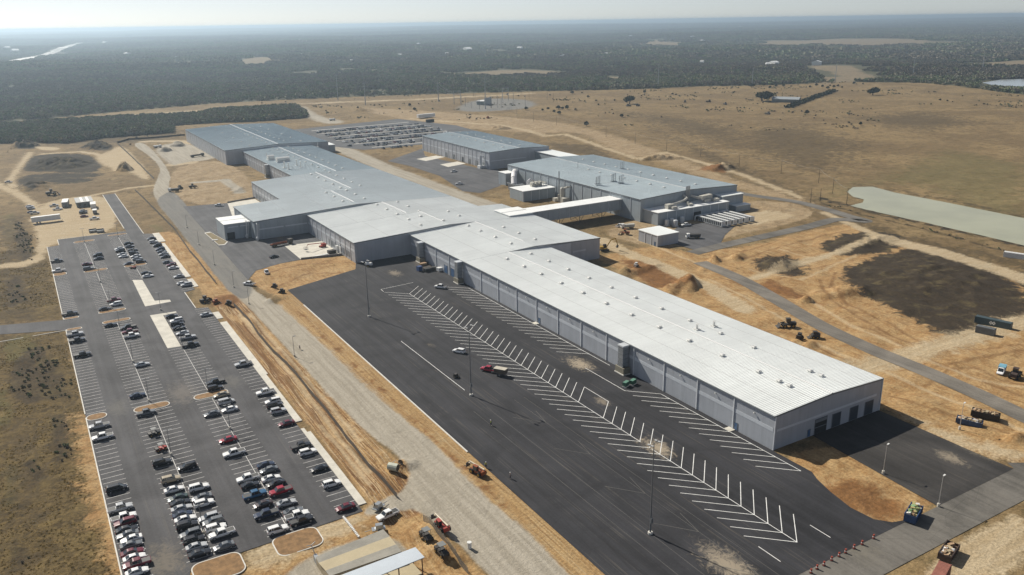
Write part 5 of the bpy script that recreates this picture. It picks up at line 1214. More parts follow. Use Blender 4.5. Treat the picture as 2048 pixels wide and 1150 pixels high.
# the packed lot behind the factory
FL = [(905, 914), (874, 882), (841, 850), (810.5, 811.5), (776, 779), (743.4, 746)]; FX = [(280, 401), (276, 402), (277, 402), (275, 400), (281, 398), (287, 398)]
rows = 'farthest second third fourth fifth nearest'.split()
FC_ = ['black', 'grey', 'white', 'black', 'black', 'navy', 'grey', 'silver', 'maroon', 'black']
b = MB()
for (ya, yb), (xa, xb) in zip(FL, FX):
    n = Vector((xb - xa, yb - ya)).normalized(); q = Vector((-n.y, n.x)) * 1.0; b.hexa([(xa - q.x, ya - q.y, 0), (xb - q.x, yb - q.y, 0), (xb + q.x, yb + q.y, 0), (xa + q.x, ya + q.y, 0), (xa - q.x, ya - q.y, .12), (xb - q.x, yb - q.y, .12), (xb + q.x, yb + q.y, .12), (xa + q.x, ya + q.y, .12)])
struct(b.build('parking_island', KERB))
nfar = 0
for i, ((ya, yb), (xa, xb)) in enumerate(zip(FL, FX)):
    for side in (-1, 1):
        if i == 0 and side == 1: continue
        f0, f1 = (0.0, .62) if i == 0 else (0.0, 1.0)
        dens = {0: .72, 1: .66, 2: .72, 3: .74, 4: .7, 5: .42}[i] 
        x = xa + 2
        while x < xa + (xb - xa) * f1 - 1:
            if random.random() < dens * (1.15 if side == 1 else .85) and nfar < 280:
                y = ya + (yb - ya) * (x - xa) / (xb - xa) + (4.8 if side == 1 else -16.5); k = random.choice(['sedan', 'suv', 'pickup', 'suv', 'sedan']); col = random.choice(FC_); nfar += 1
                dark = col in ('black', 'grey', 'navy', 'maroon')
                car(k, col, x, y, side * math.pi / 2, f'{"dark" if dark else "pale"} vehicle packed among others in the {rows[i]} row of the far car park', 'vehicles packed in the far car park behind the factory', small=True)
            x += 2.9
# ------------------------------------------------------------------ lamps, poles and wires
GREYP = mat('grey pole', (0.17, 0.18, 0.19), 0.5, metal=0.3, var=0.1)
ALUP = mat('aluminium pole', (0.48, 0.48, 0.47), 0.45, metal=0.3, var=0.08)
WOODP = mat('pole timber', (0.11, 0.085, 0.06), 0.9, var=0.25)
WHITE = mat('white panel', (0.70, 0.70, 0.68), 0.5, var=0.08)
def flood_pole(y, label):
    T = thing('flood_light_pole', label, 'light pole', (108.6, y, 0), 0, 'tall flood light poles along the truck lot')
    b = MB(); b.tube((0, 0, 0), (0, 0, 23.2), .21, .10, 10); b.box(-.28, .28, -.5, -.22, 3.0, 4.2); b.build('pole', GREYP, T)
    b = MB(); b.tube((0, 0, 0), (0, 0, .5), .55, .55, 12); b.build('footing', KERB, T)
    b = MB(); b.tube((-1.5, -.4, 23.1), (1.5, .4, 23.1), .07, .07, 6); b.build('cross_arm', GREYP, T)
    for k in (-1, 1):
        for q in (-1, 1):
            b = MB(); b.obox((k * 1.3 - q * .1, k * .35 + q * .45, 23.05), (.55, .65, .22), .26); b.build('lamp_head', ALUP, T)
for y, l in ((297.0, 'tall grey flood light pole farthest along the truck lot, nearest the court'), (210.1, 'tall grey flood light pole in the middle of the truck lot'), (123.3, 'tall grey flood light pole at the near end of the truck lot')): flood_pole(y, l)
def lamp_post(x, y, h, label, rz=0.0, group=None, arms=1, m=None, z=0.0):
    T = thing('lamp_post', label, 'lamp post', (x, y, z), rz, group); m = m or ALUP
    b = MB(); b.tube((0, 0, -.1), (0, 0, .8), .33, .33, 12); b.build('footing', CONC, T)
    b = MB(); b.tube((0, 0, .7), (0, 0, h), .09, .06, 8); b.build('pole', m, T)
    for k in range(arms):
        s_ = 1 if k == 0 else -1; b = MB(); b.obox((s_ * .65, 0, h - .05), (.9, .36, .14)); b.tube((0, 0, h - .05), (s_ * .4, 0, h), .04, .04, 6); b.build('lamp_head', WHITE if m is ALUP else m, T)
lamp_post(176.1, 111.8, 8.2, 'white lamp post on the edge of the dark apron nearest the building gable', 0.2)
lamp_post(174.0, 95.3, 8.2, 'white lamp post at the corner of apron and road beside the blue skip', 0.2)
lamp_post(*at(1919, 858), 8.0, 'white lamp post standing beside the dark blue skip at the right', 0.2, z=0)
k = 0
for x, ys in ((21.06, (435.5, 497, 410, 366, 335, 298, 261, 221, 178)), (38.45, (432, 500, 352, 303, 258.5, 228, 186))):
    for y in sorted(ys):
        i = sorted(ys).index(y); lamp_post(x, y, 7.8, f'slim lamp post on the {"first" if x < 30 else "second"} double row, {ORD[i]} from the near end', 0, 'lamp posts of the left car park', 2, GREYP)
for i, (x, y) in enumerate(((70.8, 272.3), (71.6, 340), (71.6, 367.1), (72.1, 409.9), (73.5, 455), (75.5, 500))): lamp_post(x, y, 7.6, f'slim grey lamp post along the haul road edge, {ORD[i]} from the near end', 0, 'lamp posts along the haul road', 1, GREYP, gz(x, y))
def wood_pole(px, py, h, label, group, arm=True, rz=.9):
    x, y = at(px, py); T = thing('power_pole', label, 'power pole', (x, y, gz(x, y)), rz, group)
    b = MB(); b.tube((0, 0, -.5), (0, 0, h), .19, .12, 7); b.build('pole', WOODP, T)
    if arm:
        b = MB(); b.box(-1.2, 1.2, -.07, .07, h - .6, h - .45); b.build('cross_arm', WOODP, T)
    return Vector((x, y, gz(x, y) + h - .3))
PL = [(1034, 232), (1067, 243), (1113, 251), (1212, 274), (1270, 288), (1333, 302), (1401, 314), (1478, 333), (1562, 347), (1637, 366), (1665, 387), (1693, 409)]
tops = [wood_pole(*p, 10.5, f'wooden power pole on the line behind the factory, {ORD[i]} from the left', 'wooden power poles behind the factory') for i, p in enumerate(PL)]
wood_pole(1621, 405, 9.5, 'thick wooden pole nearest the ring road bend', None, False); wood_pole(1640, 402, 8.5, 'thin wooden pole just right of the thick pole by the ring road', None, False)
def wire(pts, r, label, sag=1.2, m=None):
    b = MB()
    for a, c in zip(pts, pts[1:]):
        P = [a.lerp(c, t / 6) - Vector((0, 0, sag * 4 * (t / 6) * (1 - t / 6))) for t in range(7)]; b.path(P, r, 4)
    return tag(b.build('power_line', m or ALUP), label, 'power line')
wire(tops, .035, 'thin power line strung along the wooden poles behind the factory')
STEELP = mat('pale steel pole', (0.36, 0.38, 0.40), 0.5, metal=0.3, var=0.08)
def steel_pole(px, py, toppy, label, group='steel transmission poles before the wood', arms=3):
    x, y = at(px, py); d = math.hypot(x, y); h = (py - toppy) * d / FPX * 1.03
    T = thing('transmission_pole', label, 'transmission pole', (x, y, gz(x, y)), 0.45, group)
    b = MB(); b.tube((0, 0, -1), (0, 0, h), .75, .3, 10); b.build('pole', STEELP, T)
    for i in range(arms):
        b = MB(); z = h - 1.5 - 4.6 * i; b.tube((-3.4, 0, z), (3.4, 0, z + .3), .18, .14, 6)
        for s_ in (-3.2, 3.2): b.tube((s_, 0, z - 1.1), (s_, 0, z), .12, .12, 6)
        b.build('cross_arm', STEELP, T)
    return Vector((x, y, gz(x, y) + h))
for p, l in (((1316, 176, 132), 'tall pale transmission pole left of the barn before the wood'), ((1504, 170, 139), 'pale transmission pole pair position nearest left of the oak'), ((1670, 164, 132), 'pale transmission pole rising from the wood edge above the hedge top'), ((1826, 152, 120), 'pale transmission pole beside the far brown field'), ((1965, 138, 112), 'pale transmission pole left of the far lake'), ((731, 210, 168), 'pale transmission pole left of the substation, tallest of the two'), ((676, 199, 153), 'faint transmission pole standing in the wood at upper left')): steel_pole(*p, l.replace(' pair position nearest', ' just'), arms=2)
# substation
SB = lambda x, y, z=0: at(830 + x / 6.827, 140 + y / 6.827, z)
t1 = steel_pole(877, 203, 166, 'pale steel pole with three arms at the left of the substation', 'substation dead end poles'); t2 = steel_pole(971, 218, 158, 'tallest steel pole with arms at the centre of the substation', 'substation dead end poles')
def gantry(xa, xb, yb, yt, label):
    A_, B_ = Vector((*SB(xa, yb), 0)), Vector((*SB(xb, yb - 6), 0)); h = (yb - yt) / 6.827 * A_.length / FPX; z = gz(A_.x, A_.y)
    T = thing('substation_gantry', label, 'gantry', (A_.x, A_.y, z), math.atan2(B_.y - A_.y, B_.x - A_.x), None); w = (B_ - A_).length
    for x in (0, w):
        b = MB(); b.tube((x, 0, -1), (x, 0, h), .5, .3, 8); b.build('column', STEELP, T)
    for z2 in (h - .6, h * .72, h * .45):
        b = MB(); b.tube((0, 0, z2), (w, 0, z2), .32, .32, 6); b.build('beam', STEELP, T)
    return Vector(((A_.x + B_.x) / 2, (A_.y + B_.y) / 2, z + h)), (A_, B_)
g1, e1 = gantry(535, 625, 468, 292, 'pale steel gantry at the left of the substation'); g2, e2 = gantry(1195, 1275, 418, 250, 'pale steel gantry at the right of the substation')
for tt, (A_, B_), g_, side in ((t1, e1, g1, 'left'), (t2, e2, g2, 'right')):
    for k, nm in ((2, 'uppermost'), (7, 'middle'), (12, 'lowest')):
        wire([tt - Vector((0, 0, k)), Vector((A_.x, A_.y, g_.z - k * .35)).lerp(Vector((B_.x, B_.y, g_.z - k * .35)), (k - 2) / 10)], .11, f'{nm} pale wire swooping down to the {side} substation gantry', 3.0, STEELP)
x, y = SB(925, 470); T = thing('substation_house', 'small control house with white roof in the substation', 'substation house', (x, y, gz(x, y)), .5)
b = MB(); b.box(-8, 8, -5, 5, 0, 5); b.build('wall', mat('grey green', (0.2, 0.23, 0.22), 0.6), T); b = MB(); b.box(-8.8, 8.8, -5.8, 5.8, 5.01, 5.6); b.build('roof', WHITE, T)
b = MB(); b.box(-9, 9, -9, -8.6, 0, 9.2); b.box(-9, 9, -9.2, -8.4, 9.2, 9.9); b.build('bus_frame', STEELP, T)
for i, (a, c, d) in enumerate([(880, 540, 405), (1035, 515, 370), (1130, 515, 360), (1178, 515, 390), (775, 520, 440), (1345, 410, 320), (640, 480, 360), (690, 500, 380), (1505, 490, 350), (1045, 520, 375)]):
    x, y = SB(a, c); h = (c - d) / 6.827 * math.hypot(x, y) / FPX; T = thing('substation_post', f'thin dark post with bus bar in the substation yard', 'post', (x, y, gz(x, y)), .5, 'thin dark posts in the substation')
    b = MB(); b.tube((0, 0, -1), (0, 0, h), .28, .2, 6); b.build('post', GREYP, T); b = MB(); b.tube((-2.5, 0, h), (2.5, 0, h), .16, .16, 5); b.build('bus_bar', STEELP, T)
for i, (a, c, d) in enumerate([(1558, 390, 290), (1610, 350, 270), (1805, 410, 290), (1888, 440, 300), (1450, 330, 200), (1980, 330, 230), (800, 360, 200), (820, 365, 205)]):
    wood_pole(830 + a / 6.827, 140 + c / 6.827, (c - d) / 6.827 * 1150 / FPX, 'distant wooden pole standing around the substation', 'distant wooden poles around the substation')

# ------------------------------------------------------------------ fences
MESHF = mat('fence screen', (0.085, 0.072, 0.058), 0.9, var=0.25, vscale=0.6)
def fence(P, h, label, name='dark_screen', step_=6.0, m=None, posts=True):
    T = thing(name, label, 'fence', (0, 0, 0)); m = m or MESHF; b = MB(); posts_ = MB(); acc = 0; np_ = 0
    for (ax, ay), (bx, by) in zip(P, P[1:]):
        L = math.hypot(bx - ax, by - ay); n = max(1, int(L / 3)); d = Vector((bx - ax, by - ay, 0)).normalized(); q = Vector((-d.y, d.x, 0)) * .02
        for i in range(n):
            u, v = i / n, (i + 1) / n; p0 = Vector((ax + (bx - ax) * u, ay + (by - ay) * u, 0)); p1 = Vector((ax + (bx - ax) * v, ay + (by - ay) * v, 0))
            z0, z1 = gz(p0.x, p0.y), gz(p1.x, p1.y)
            b.hexa([(*(p0 - q).xy, z0 - .1), (*(p1 - q).xy, z1 - .1), (*(p1 + q).xy, z1 - .1), (*(p0 + q).xy, z0 - .1), (*(p0 - q).xy, z0 + h), (*(p1 - q).xy, z1 + h), (*(p1 + q).xy, z1 + h), (*(p0 + q).xy, z0 + h)])
            if posts and i % 2 == 0 and np_ < 70:
                np_ += 1; pb = MB(); pb.tube((p0.x + .1, p0.y, z0 - .2), (p0.x + .1, p0.y, z0 + h + .1), .05, .05, 6); pb.build('post', ALUP, T)
    b.build('screen', m, T)
fence([(65.3, 168.2), (65, 186), (65.8, 209), (66.0, 231), (66, 258), (65.5, 289), (65.9, 330), (65.9, 343)], 1.5, 'long dark screen fence between the car park and the haul road')
fence([at(*p) for p in ((432, 568), (380, 505), (352, 463), (300, 411), (270, 381))], 1.5, 'dark upright screen standing for a ditch along the upper haul road below the sandy track', posts=False)  # upright dark strip drawn where a ditch runs
fence([at(*p) for p in ((308, 359), (270, 321), (234, 287), (258, 280), (300, 277), (370, 271))], 1.7, 'dark upright screen standing for a ditch around the sandy ground towards the tree belt', posts=False)  # ditch line drawn as a dark upright strip
CF = lambda x, y: at(600 + x / 3.8325, 850 + y / 3.8325)
fence([CF(945, 735), CF(1100, 920), CF(1290, 1145)], 1.7, 'chain link fence with grey mesh beside the red machine at the bottom', 'chain_link_fence', m=mat('grey mesh', (0.20, 0.18, 0.15), 0.8, alpha=0.45))

# ------------------------------------------------------------------ skips, containers, trailers
RUST = mat('dark rusted steel', (0.055, 0.035, 0.028), 0.75, var=0.4, vscale=1.2)
BLUES = mat('blue skip paint', (0.018, 0.055, 0.14), 0.5, var=0.3, vscale=1.0)
BLACKS = mat('black skip paint', (0.016, 0.016, 0.017), 0.55, var=0.2)
TRASH = [mat('green rubbish', (0.18, 0.30, 0.14), 0.8, var=0.3), mat('white rubbish', (0.62, 0.60, 0.58), 0.8, var=0.1), mat('brown rubbish', (0.33, 0.22, 0.13), 0.9, var=0.3), mat('yellow rubbish', (0.42, 0.36, 0.16), 0.8), mat('tan rubbish', (0.42, 0.34, 0.22), 0.8)]
def skip(x, y, rz, L, W, H, m, label, fill, z=0.0):
    T = thing('roll_off_skip', label, 'skip', (x, y, z), rz)
    b = MB(); t = .1
    b.box(-L / 2, L / 2, -W / 2, W / 2, .25, .4); b.box(-L / 2, L / 2, -W / 2, -W / 2 + t, .4, H); b.box(-L / 2, L / 2, W / 2 - t, W / 2, .4, H); b.box(-L / 2, -L / 2 + t, -W / 2 + t, W / 2 - t, .4, H); b.box(L / 2 - t, L / 2, -W / 2 + t, W / 2 - t, .4, H)
    n = int(L / .8)
    for i in range(n + 1):
        q = -L / 2 + L * i / n; b.box(q - .07, q + .07, -W / 2 - .1, -W / 2 - .001, .3, H); b.box(q - .07, q + .07, W / 2 + .001, W / 2 + .1, .3, H)
    for s_ in (-1, 1): b.box(-L / 2 - .05, L / 2 + .05, s_ * (W / 2 + .02) - .09, s_ * (W / 2 + .02) + .09, H + .001, H + .14)
    b.build('bin', m, T)
    b = MB()
    for s_ in (-1, 1): b.box(-L / 2, L / 2, s_ * .5 - .08, s_ * .5 + .08, .0, .249)
    b.build('skid_rail', STEELD, T)
    if fill:
        b = MB()
        for i in range(46):
            b.obox((random.uniform(-L / 2 + .6, L / 2 - .6), random.uniform(-W / 2 + .5, W / 2 - .5), H * fill + random.uniform(-.5, .2)), (random.uniform(.4, 1.3), random.uniform(.3, .9), random.uniform(.2, .6)), random.uniform(0, 3), random.choice((0, 0, 1, 1, 2, 3) if 'green' in label else (1, 2, 2, 2, 4, 4)), ry=random.uniform(-.4, .4))
        b.box(-L / 2 + .12, L / 2 - .12, -W / 2 + .12, W / 2 - .12, .41, H * fill - .3, 2); b.build('rubbish', TRASH, T)
skip(164.6, 95.6, 0.35, 6.0, 2.5, 2.1, BLUES, 'blue skip heaped with green and white rubbish beside the lamp post', 1.0)
skip(158.2, 82.8, 0.28, 6.2, 2.5, 1.7, RUST, 'dark brown open skip half full of timber across the road', .75)
skip(*at(1938, 848), -1.15, 6.6, 2.4, 1.6, BLUES, 'dark blue long skip full of scraps on the right sand', .95, z=gz(*at(1938, 848)))
skip(*at(1970, 835), -1.15, 7.2, 2.4, 1.9, BLACKS, 'black long skip of scraps behind the dark blue skip', .9, z=gz(*at(1970, 835)))
def container(x, y, rz, L, m, label, logo=None, z=0.0, H=2.6, W=2.44):
    T = thing('shipping_container', label, 'container', (x, y, z), rz)
    b = MB(); n = int(L / .28)
    for side in (-1, 1):
        for i in range(n):
            q = -L / 2 + .15 + i * (L - .3) / n; b.box(q, q + .14, side * W / 2 - .03 if side < 0 else W / 2 - .06, side * W / 2 + .06 if side < 0 else W / 2 + .03 - .03, .16, H - .12)
    b.box(-L / 2, L / 2, -W / 2 + .06, W / 2 - .06, .05, H)
    for sx in (-1, 1):
        for sy in (-1, 1): b.box(sx * L / 2 - .08, sx * L / 2 + .08, sy * (W / 2 - .02) - .08, sy * (W / 2 - .02) + .08, 0, H + .03)
    b.build('box', m, T)
    b = MB()
    for i in range(int(L / .5)): q = -L / 2 + .3 + i * .5; b.box(q, q + .22, -W / 2 + .15, W / 2 - .15, H + .001, H + .035)
    b.build('roof_ribs', m, T)
    for s_ in (-1, 1): b = MB(); b.box(L / 2 + .01, L / 2 + .06, s_ * .58 - .55, s_ * .58 + .55, .2, H - .15); b.build('door', m, T)
    if logo:
        b = MB(); b.poly([(logo[0] + a * logo[2], -W / 2 - .075, logo[1] + c * logo[2] * .8) for a, c in ((-1, 0), (-.45, -.8), (0, -.25), (.45, -.8), (1, 0), (.45, .8), (0, .25), (-.45, .8))])
        for a in (-.42, .42): b.box(logo[0] + a * logo[2] - .12, logo[0] + a * logo[2] + .12, -W / 2 - .1, -W / 2 - .08, logo[1] - .28, logo[1] + .28, 1)
        b.build('emblem', [WHITE, m], T)
TEAL = mat('teal container paint', (0.055, 0.085, 0.095), 0.55, var=0.15); GREYC = mat('grey container paint', (0.13, 0.14, 0.145), 0.6, var=0.15); REDC = mat('faded red container paint', (0.30, 0.12, 0.085), 0.65, var=0.2)
container(304.2, 157.5, -1.34, 12.2, TEAL, 'long dark teal container with white emblem beside the dark mound', (0.0, 1.35, 1.15), gz(304, 157))
container(293.5, 154.2, -1.34, 6.1, GREYC, 'short grey container in front of the teal container', None, gz(293, 154))
container(*at(2036, 517), -1.25, 12.2, WHITE, 'long white container on the sandy track at the right edge', None, gz(*at(2036, 517)))
container(*at(1881, 1150, 1.3), 0.33, 6.1, REDC, 'faded red container beside the brown skip at the lower right', None, 0)
def box_trailer(x, y, rz, L, W, H, label, name='box_trailer', m=None, z=0.0, roofm=None, deck=1.0, axle=True):
    T = thing(name, label, 'trailer', (x, y, z), rz)
    b = MB(); b.box(-L / 2, L / 2, -W / 2, W / 2, deck, H); b.build('box', m or WHITE, T); b = MB(); b.box(-L / 2 - .05, L / 2 + .05, -W / 2 - .05, W / 2 + .05, H + .001, H + .09); b.build('roof', roofm or WHITE, T)
    if axle:
        for sx in ((-L * .32, -L * .22) if L > 8 else (0,)):
            for sy in (-1, 1): w = inst(PARTS['pickup'][3][1], 'wheel', T, (sx, sy * (W / 2 - .15), .42))
        b = MB(); b.path([(L / 2, 0, deck - .1), (L / 2 + 1.3, 0, .5)], .08, 6); b.box(-L / 2, L / 2, -.5, .5, deck - .25, deck - .01); b.build('hitch', STEELD, T)
    return T
yp = lambda a, c, z=0: at(a / 5.476, 260 + c / 5.476, z)
x, y = at(988, 748); 
box_trailer(x + 1.4, y - 2.1, 2.15, 4.2, 2.2, 2.5, 'brown box trailer with pale roof behind the red pickup', m=mat('brown trailer', (0.10, 0.075, 0.055), 0.6), roofm=mat('pale tan roof', (0.5, 0.46, 0.38), 0.6))
x, y = yp(510, 1010); box_trailer(x, y, 0.06, 15.5, 2.6, 4.1, 'long white semi trailer parked alone in the upper left yard', 'semi_trailer', z=gz(x, y), deck=1.2)
x, y = yp(722, 830); box_trailer(x, y, 1.45, 13, 3.6, 3.6, 'small office trailer with white roof left of the site office', 'office_trailer', m=mat('grey siding', (0.2, 0.21, 0.22), 0.6), z=gz(x, y), deck=.5, axle=False)
x, y = yp(1025, 850); box_trailer(x, y, 1.5, 10, 3.2, 3.2, 'white box trailer right in front of the site office', z=gz(x, y), deck=.7)
x, y = yp(1042, 915); box_trailer(x, y, 1.5, 5, 2.4, 2.6, 'small grey box trailer nearest the camera below the white box trailer', z=gz(x, y), m=mat('grey siding'), deck=.7)
x0, y0 = yp(845, 850); x1, y1 = yp(1035, 850); T = thing('site_office', 'low grey site office with white roof strips at the top left yard', 'office', ((x0 + x1) / 2, y0 + 7, gz(x0, y0)), 0)
L = x1 - x0; b = MB(); b.box(-L / 2, L / 2, -8, 8, 0, 3.2); wl = b.build('wall', mat('green grey siding', (0.13, 0.145, 0.14), 0.6), T)
b = MB(); b.hexa([(-L / 2 - .3, -8.3, 3.21), (L / 2 + .3, -8.3, 3.21), (L / 2 + .3, 8.3, 3.21), (-L / 2 - .3, 8.3, 3.21), (-L / 2 - .3, -8.3, 3.5), (L / 2 + .3, -8.3, 3.5), (L / 2 + .3, 8.3, 3.9), (-L / 2 - .3, 8.3, 3.9)]); rf = b.build('roof', mat('grey roof', (0.30, 0.31, 0.31), 0.6), T)
for q in (-.14, .22): b = MB(); b.hexa([(q * L - .8, -8.35, 3.52), (q * L + .8, -8.35, 3.52), (q * L + .8, 8.35, 3.93), (q * L - .8, 8.35, 3.93), (q * L - .8, -8.35, 3.6), (q * L + .8, -8.35, 3.6), (q * L + .8, 8.35, 4.0), (q * L - .8, 8.35, 4.0)]); b.build('roof_strip', WHITE, rf)
for q in (-.3, 0, .3): b = MB(); b.box(q * L - .6, q * L + .6, -8.06, -8.003, 1.0, 2.2); b.build('window', GLASS, wl)
for a, l in ((1020, 'left of two'), (1100, 'right of two')):
    x, y = yp(a, 1120); T = thing('storage_crate', f'{l} dark open storage crates beside the yard entrance', 'crate', (x, y, gz(x, y)), .05)
    b = MB(); b.box(-2, 2, -1.2, 1.2, 0, .3); [b.box(-2 + .78 * i, -1.88 + .78 * i, -1.25, -1.2, .3, 1.9) for i in range(6)]; b.box(-2, 2, 1.1, 1.2, .3, 1.9); b.box(-2, -1.9, -1.2, 1.1, .3, 1.9); b.box(1.9, 2, -1.2, 1.1, .3, 1.9); b.box(-1.8, 1.8, -1.0, 1.0, .31, 1.3, 1); b.build('frame', [STEELD, GALV], T)
# six long cooling units before the hall with chimneys
for i in range(6):
    x = 332.4 + i * 4.55; T = thing('cooling_unit', f'long slatted cooling unit with white top before the chimney hall, {ORD[i]} from left', 'cooling unit', (x, 336.5, 0), 0, 'row of long cooling units')
    b = MB(); b.box(-1.5, 1.5, -9.5, 9.5, .3, .5); b.box(-1.4, 1.4, -9.4, 9.4, .5, 2.7, 1)
    for q in step(-9.3, 9.3, 1.5): b.box(-1.52, -1.41, q - .14, q + .14, .5, 2.8); b.box(1.41, 1.52, q - .14, q + .14, .5, 2.8)
    b.box(-1.55, 1.55, -9.55, -9.41, .3, 2.9); b.build('casing', [GALV_L, STEELD], T); b = MB(); b.box(-1.5, -.1, -9.3, 9.3, 2.71, 3.15); b.build('top_duct', WHITE, T); b = MB(); b.box(.2, 1.5, -9.3, 9.3, 2.71, 2.85); b.build('grating', GALV, T)
b = MB(); b.path([(330.5, 348, 0), (330.5, 348, 2.6), (357, 348.6, 2.6), (357, 353, 2.6)], .4, 8); tag(b.build('coolant_pipe', GALV_L), 'pale horizontal pipe feeding the row of long cooling units', 'pipe')
for i, (a, c) in enumerate(((845, 770), (890, 760), (925, 775), (905, 720))):
    x, y = at(1150 + a / 4.6, 280 + c / 4.6, 1.2); T = thing('plant_tank', f'grey process tank outside the low annex before the chimney hall, {ORD[i]} of the cluster', 'tank', (x, min(y, 348), 0), 0, 'cluster of tanks at the annex')
    b = MB(); b.tube((0, 0, .4), (0, 0, 3.4), 1.3, 1.3, 12); b.ball((0, 0, 3.3), 1.3, seg=12, sq=(1, 1, .4)); b.build('tank', GALV_L, T); b = MB(); b.obox((0, 0, 0), (2.6, 2.6, .4)); b.build('base', KERB, T)
for a, c, rz, l in ((1252, 768, .35, 'left of the two'), (1266, 764, .35, 'right of the two')):
    x, y = at(a, c, .8); T = thing('generator', f'dark green generator, {l} below the tall wall duct', 'generator', (x, y, 0), rz)
    b = MB(); b.obox((0, 0, .35), (2.3, 1.3, 1.25)); b.build('housing', mat('generator green', (0.035, 0.12, 0.075), 0.45, var=0.1), T); b = MB(); b.obox((0, 0, 1.601), (2.2, 1.2, .06)); b.build('lid', mat('lid green', (0.12, 0.25, 0.19), 0.45), T); b = MB(); b.obox((0, 0, 0), (2.5, 1.4, .349)); b.build('base', KERB, T)
# traffic barrels along the end of the truck lot
BAR = mat('barrel orange', (0.30, 0.055, 0.03), 0.6, var=0.1)
CN = [(1622, 1146), (1634, 1138), (1648, 1131), (1663, 1121), (1678, 1113), (1691, 1106), (1708, 1097), (1724, 1089), (1747, 1077)]
for i, p in enumerate(CN):
    x, y = at(*p); T = thing('traffic_barrel', f'red and white traffic barrel along the truck lot end, {ORD[i]} from the left', 'traffic barrel', (x, y, .01), 0, 'traffic barrels along the lot end')
    b = MB(); b.tube((0, 0, .06), (0, 0, 1.05), .27, .2, 10, 0); b.tube((0, 0, .45), (0, 0, .6), .252, .242, 10, 1); b.build('barrel', [BAR, WHITE], T); b = MB(); b.tube((0, 0, 0), (0, 0, .06), .42, .42, 8); b.build('base', PLASTIC, T)
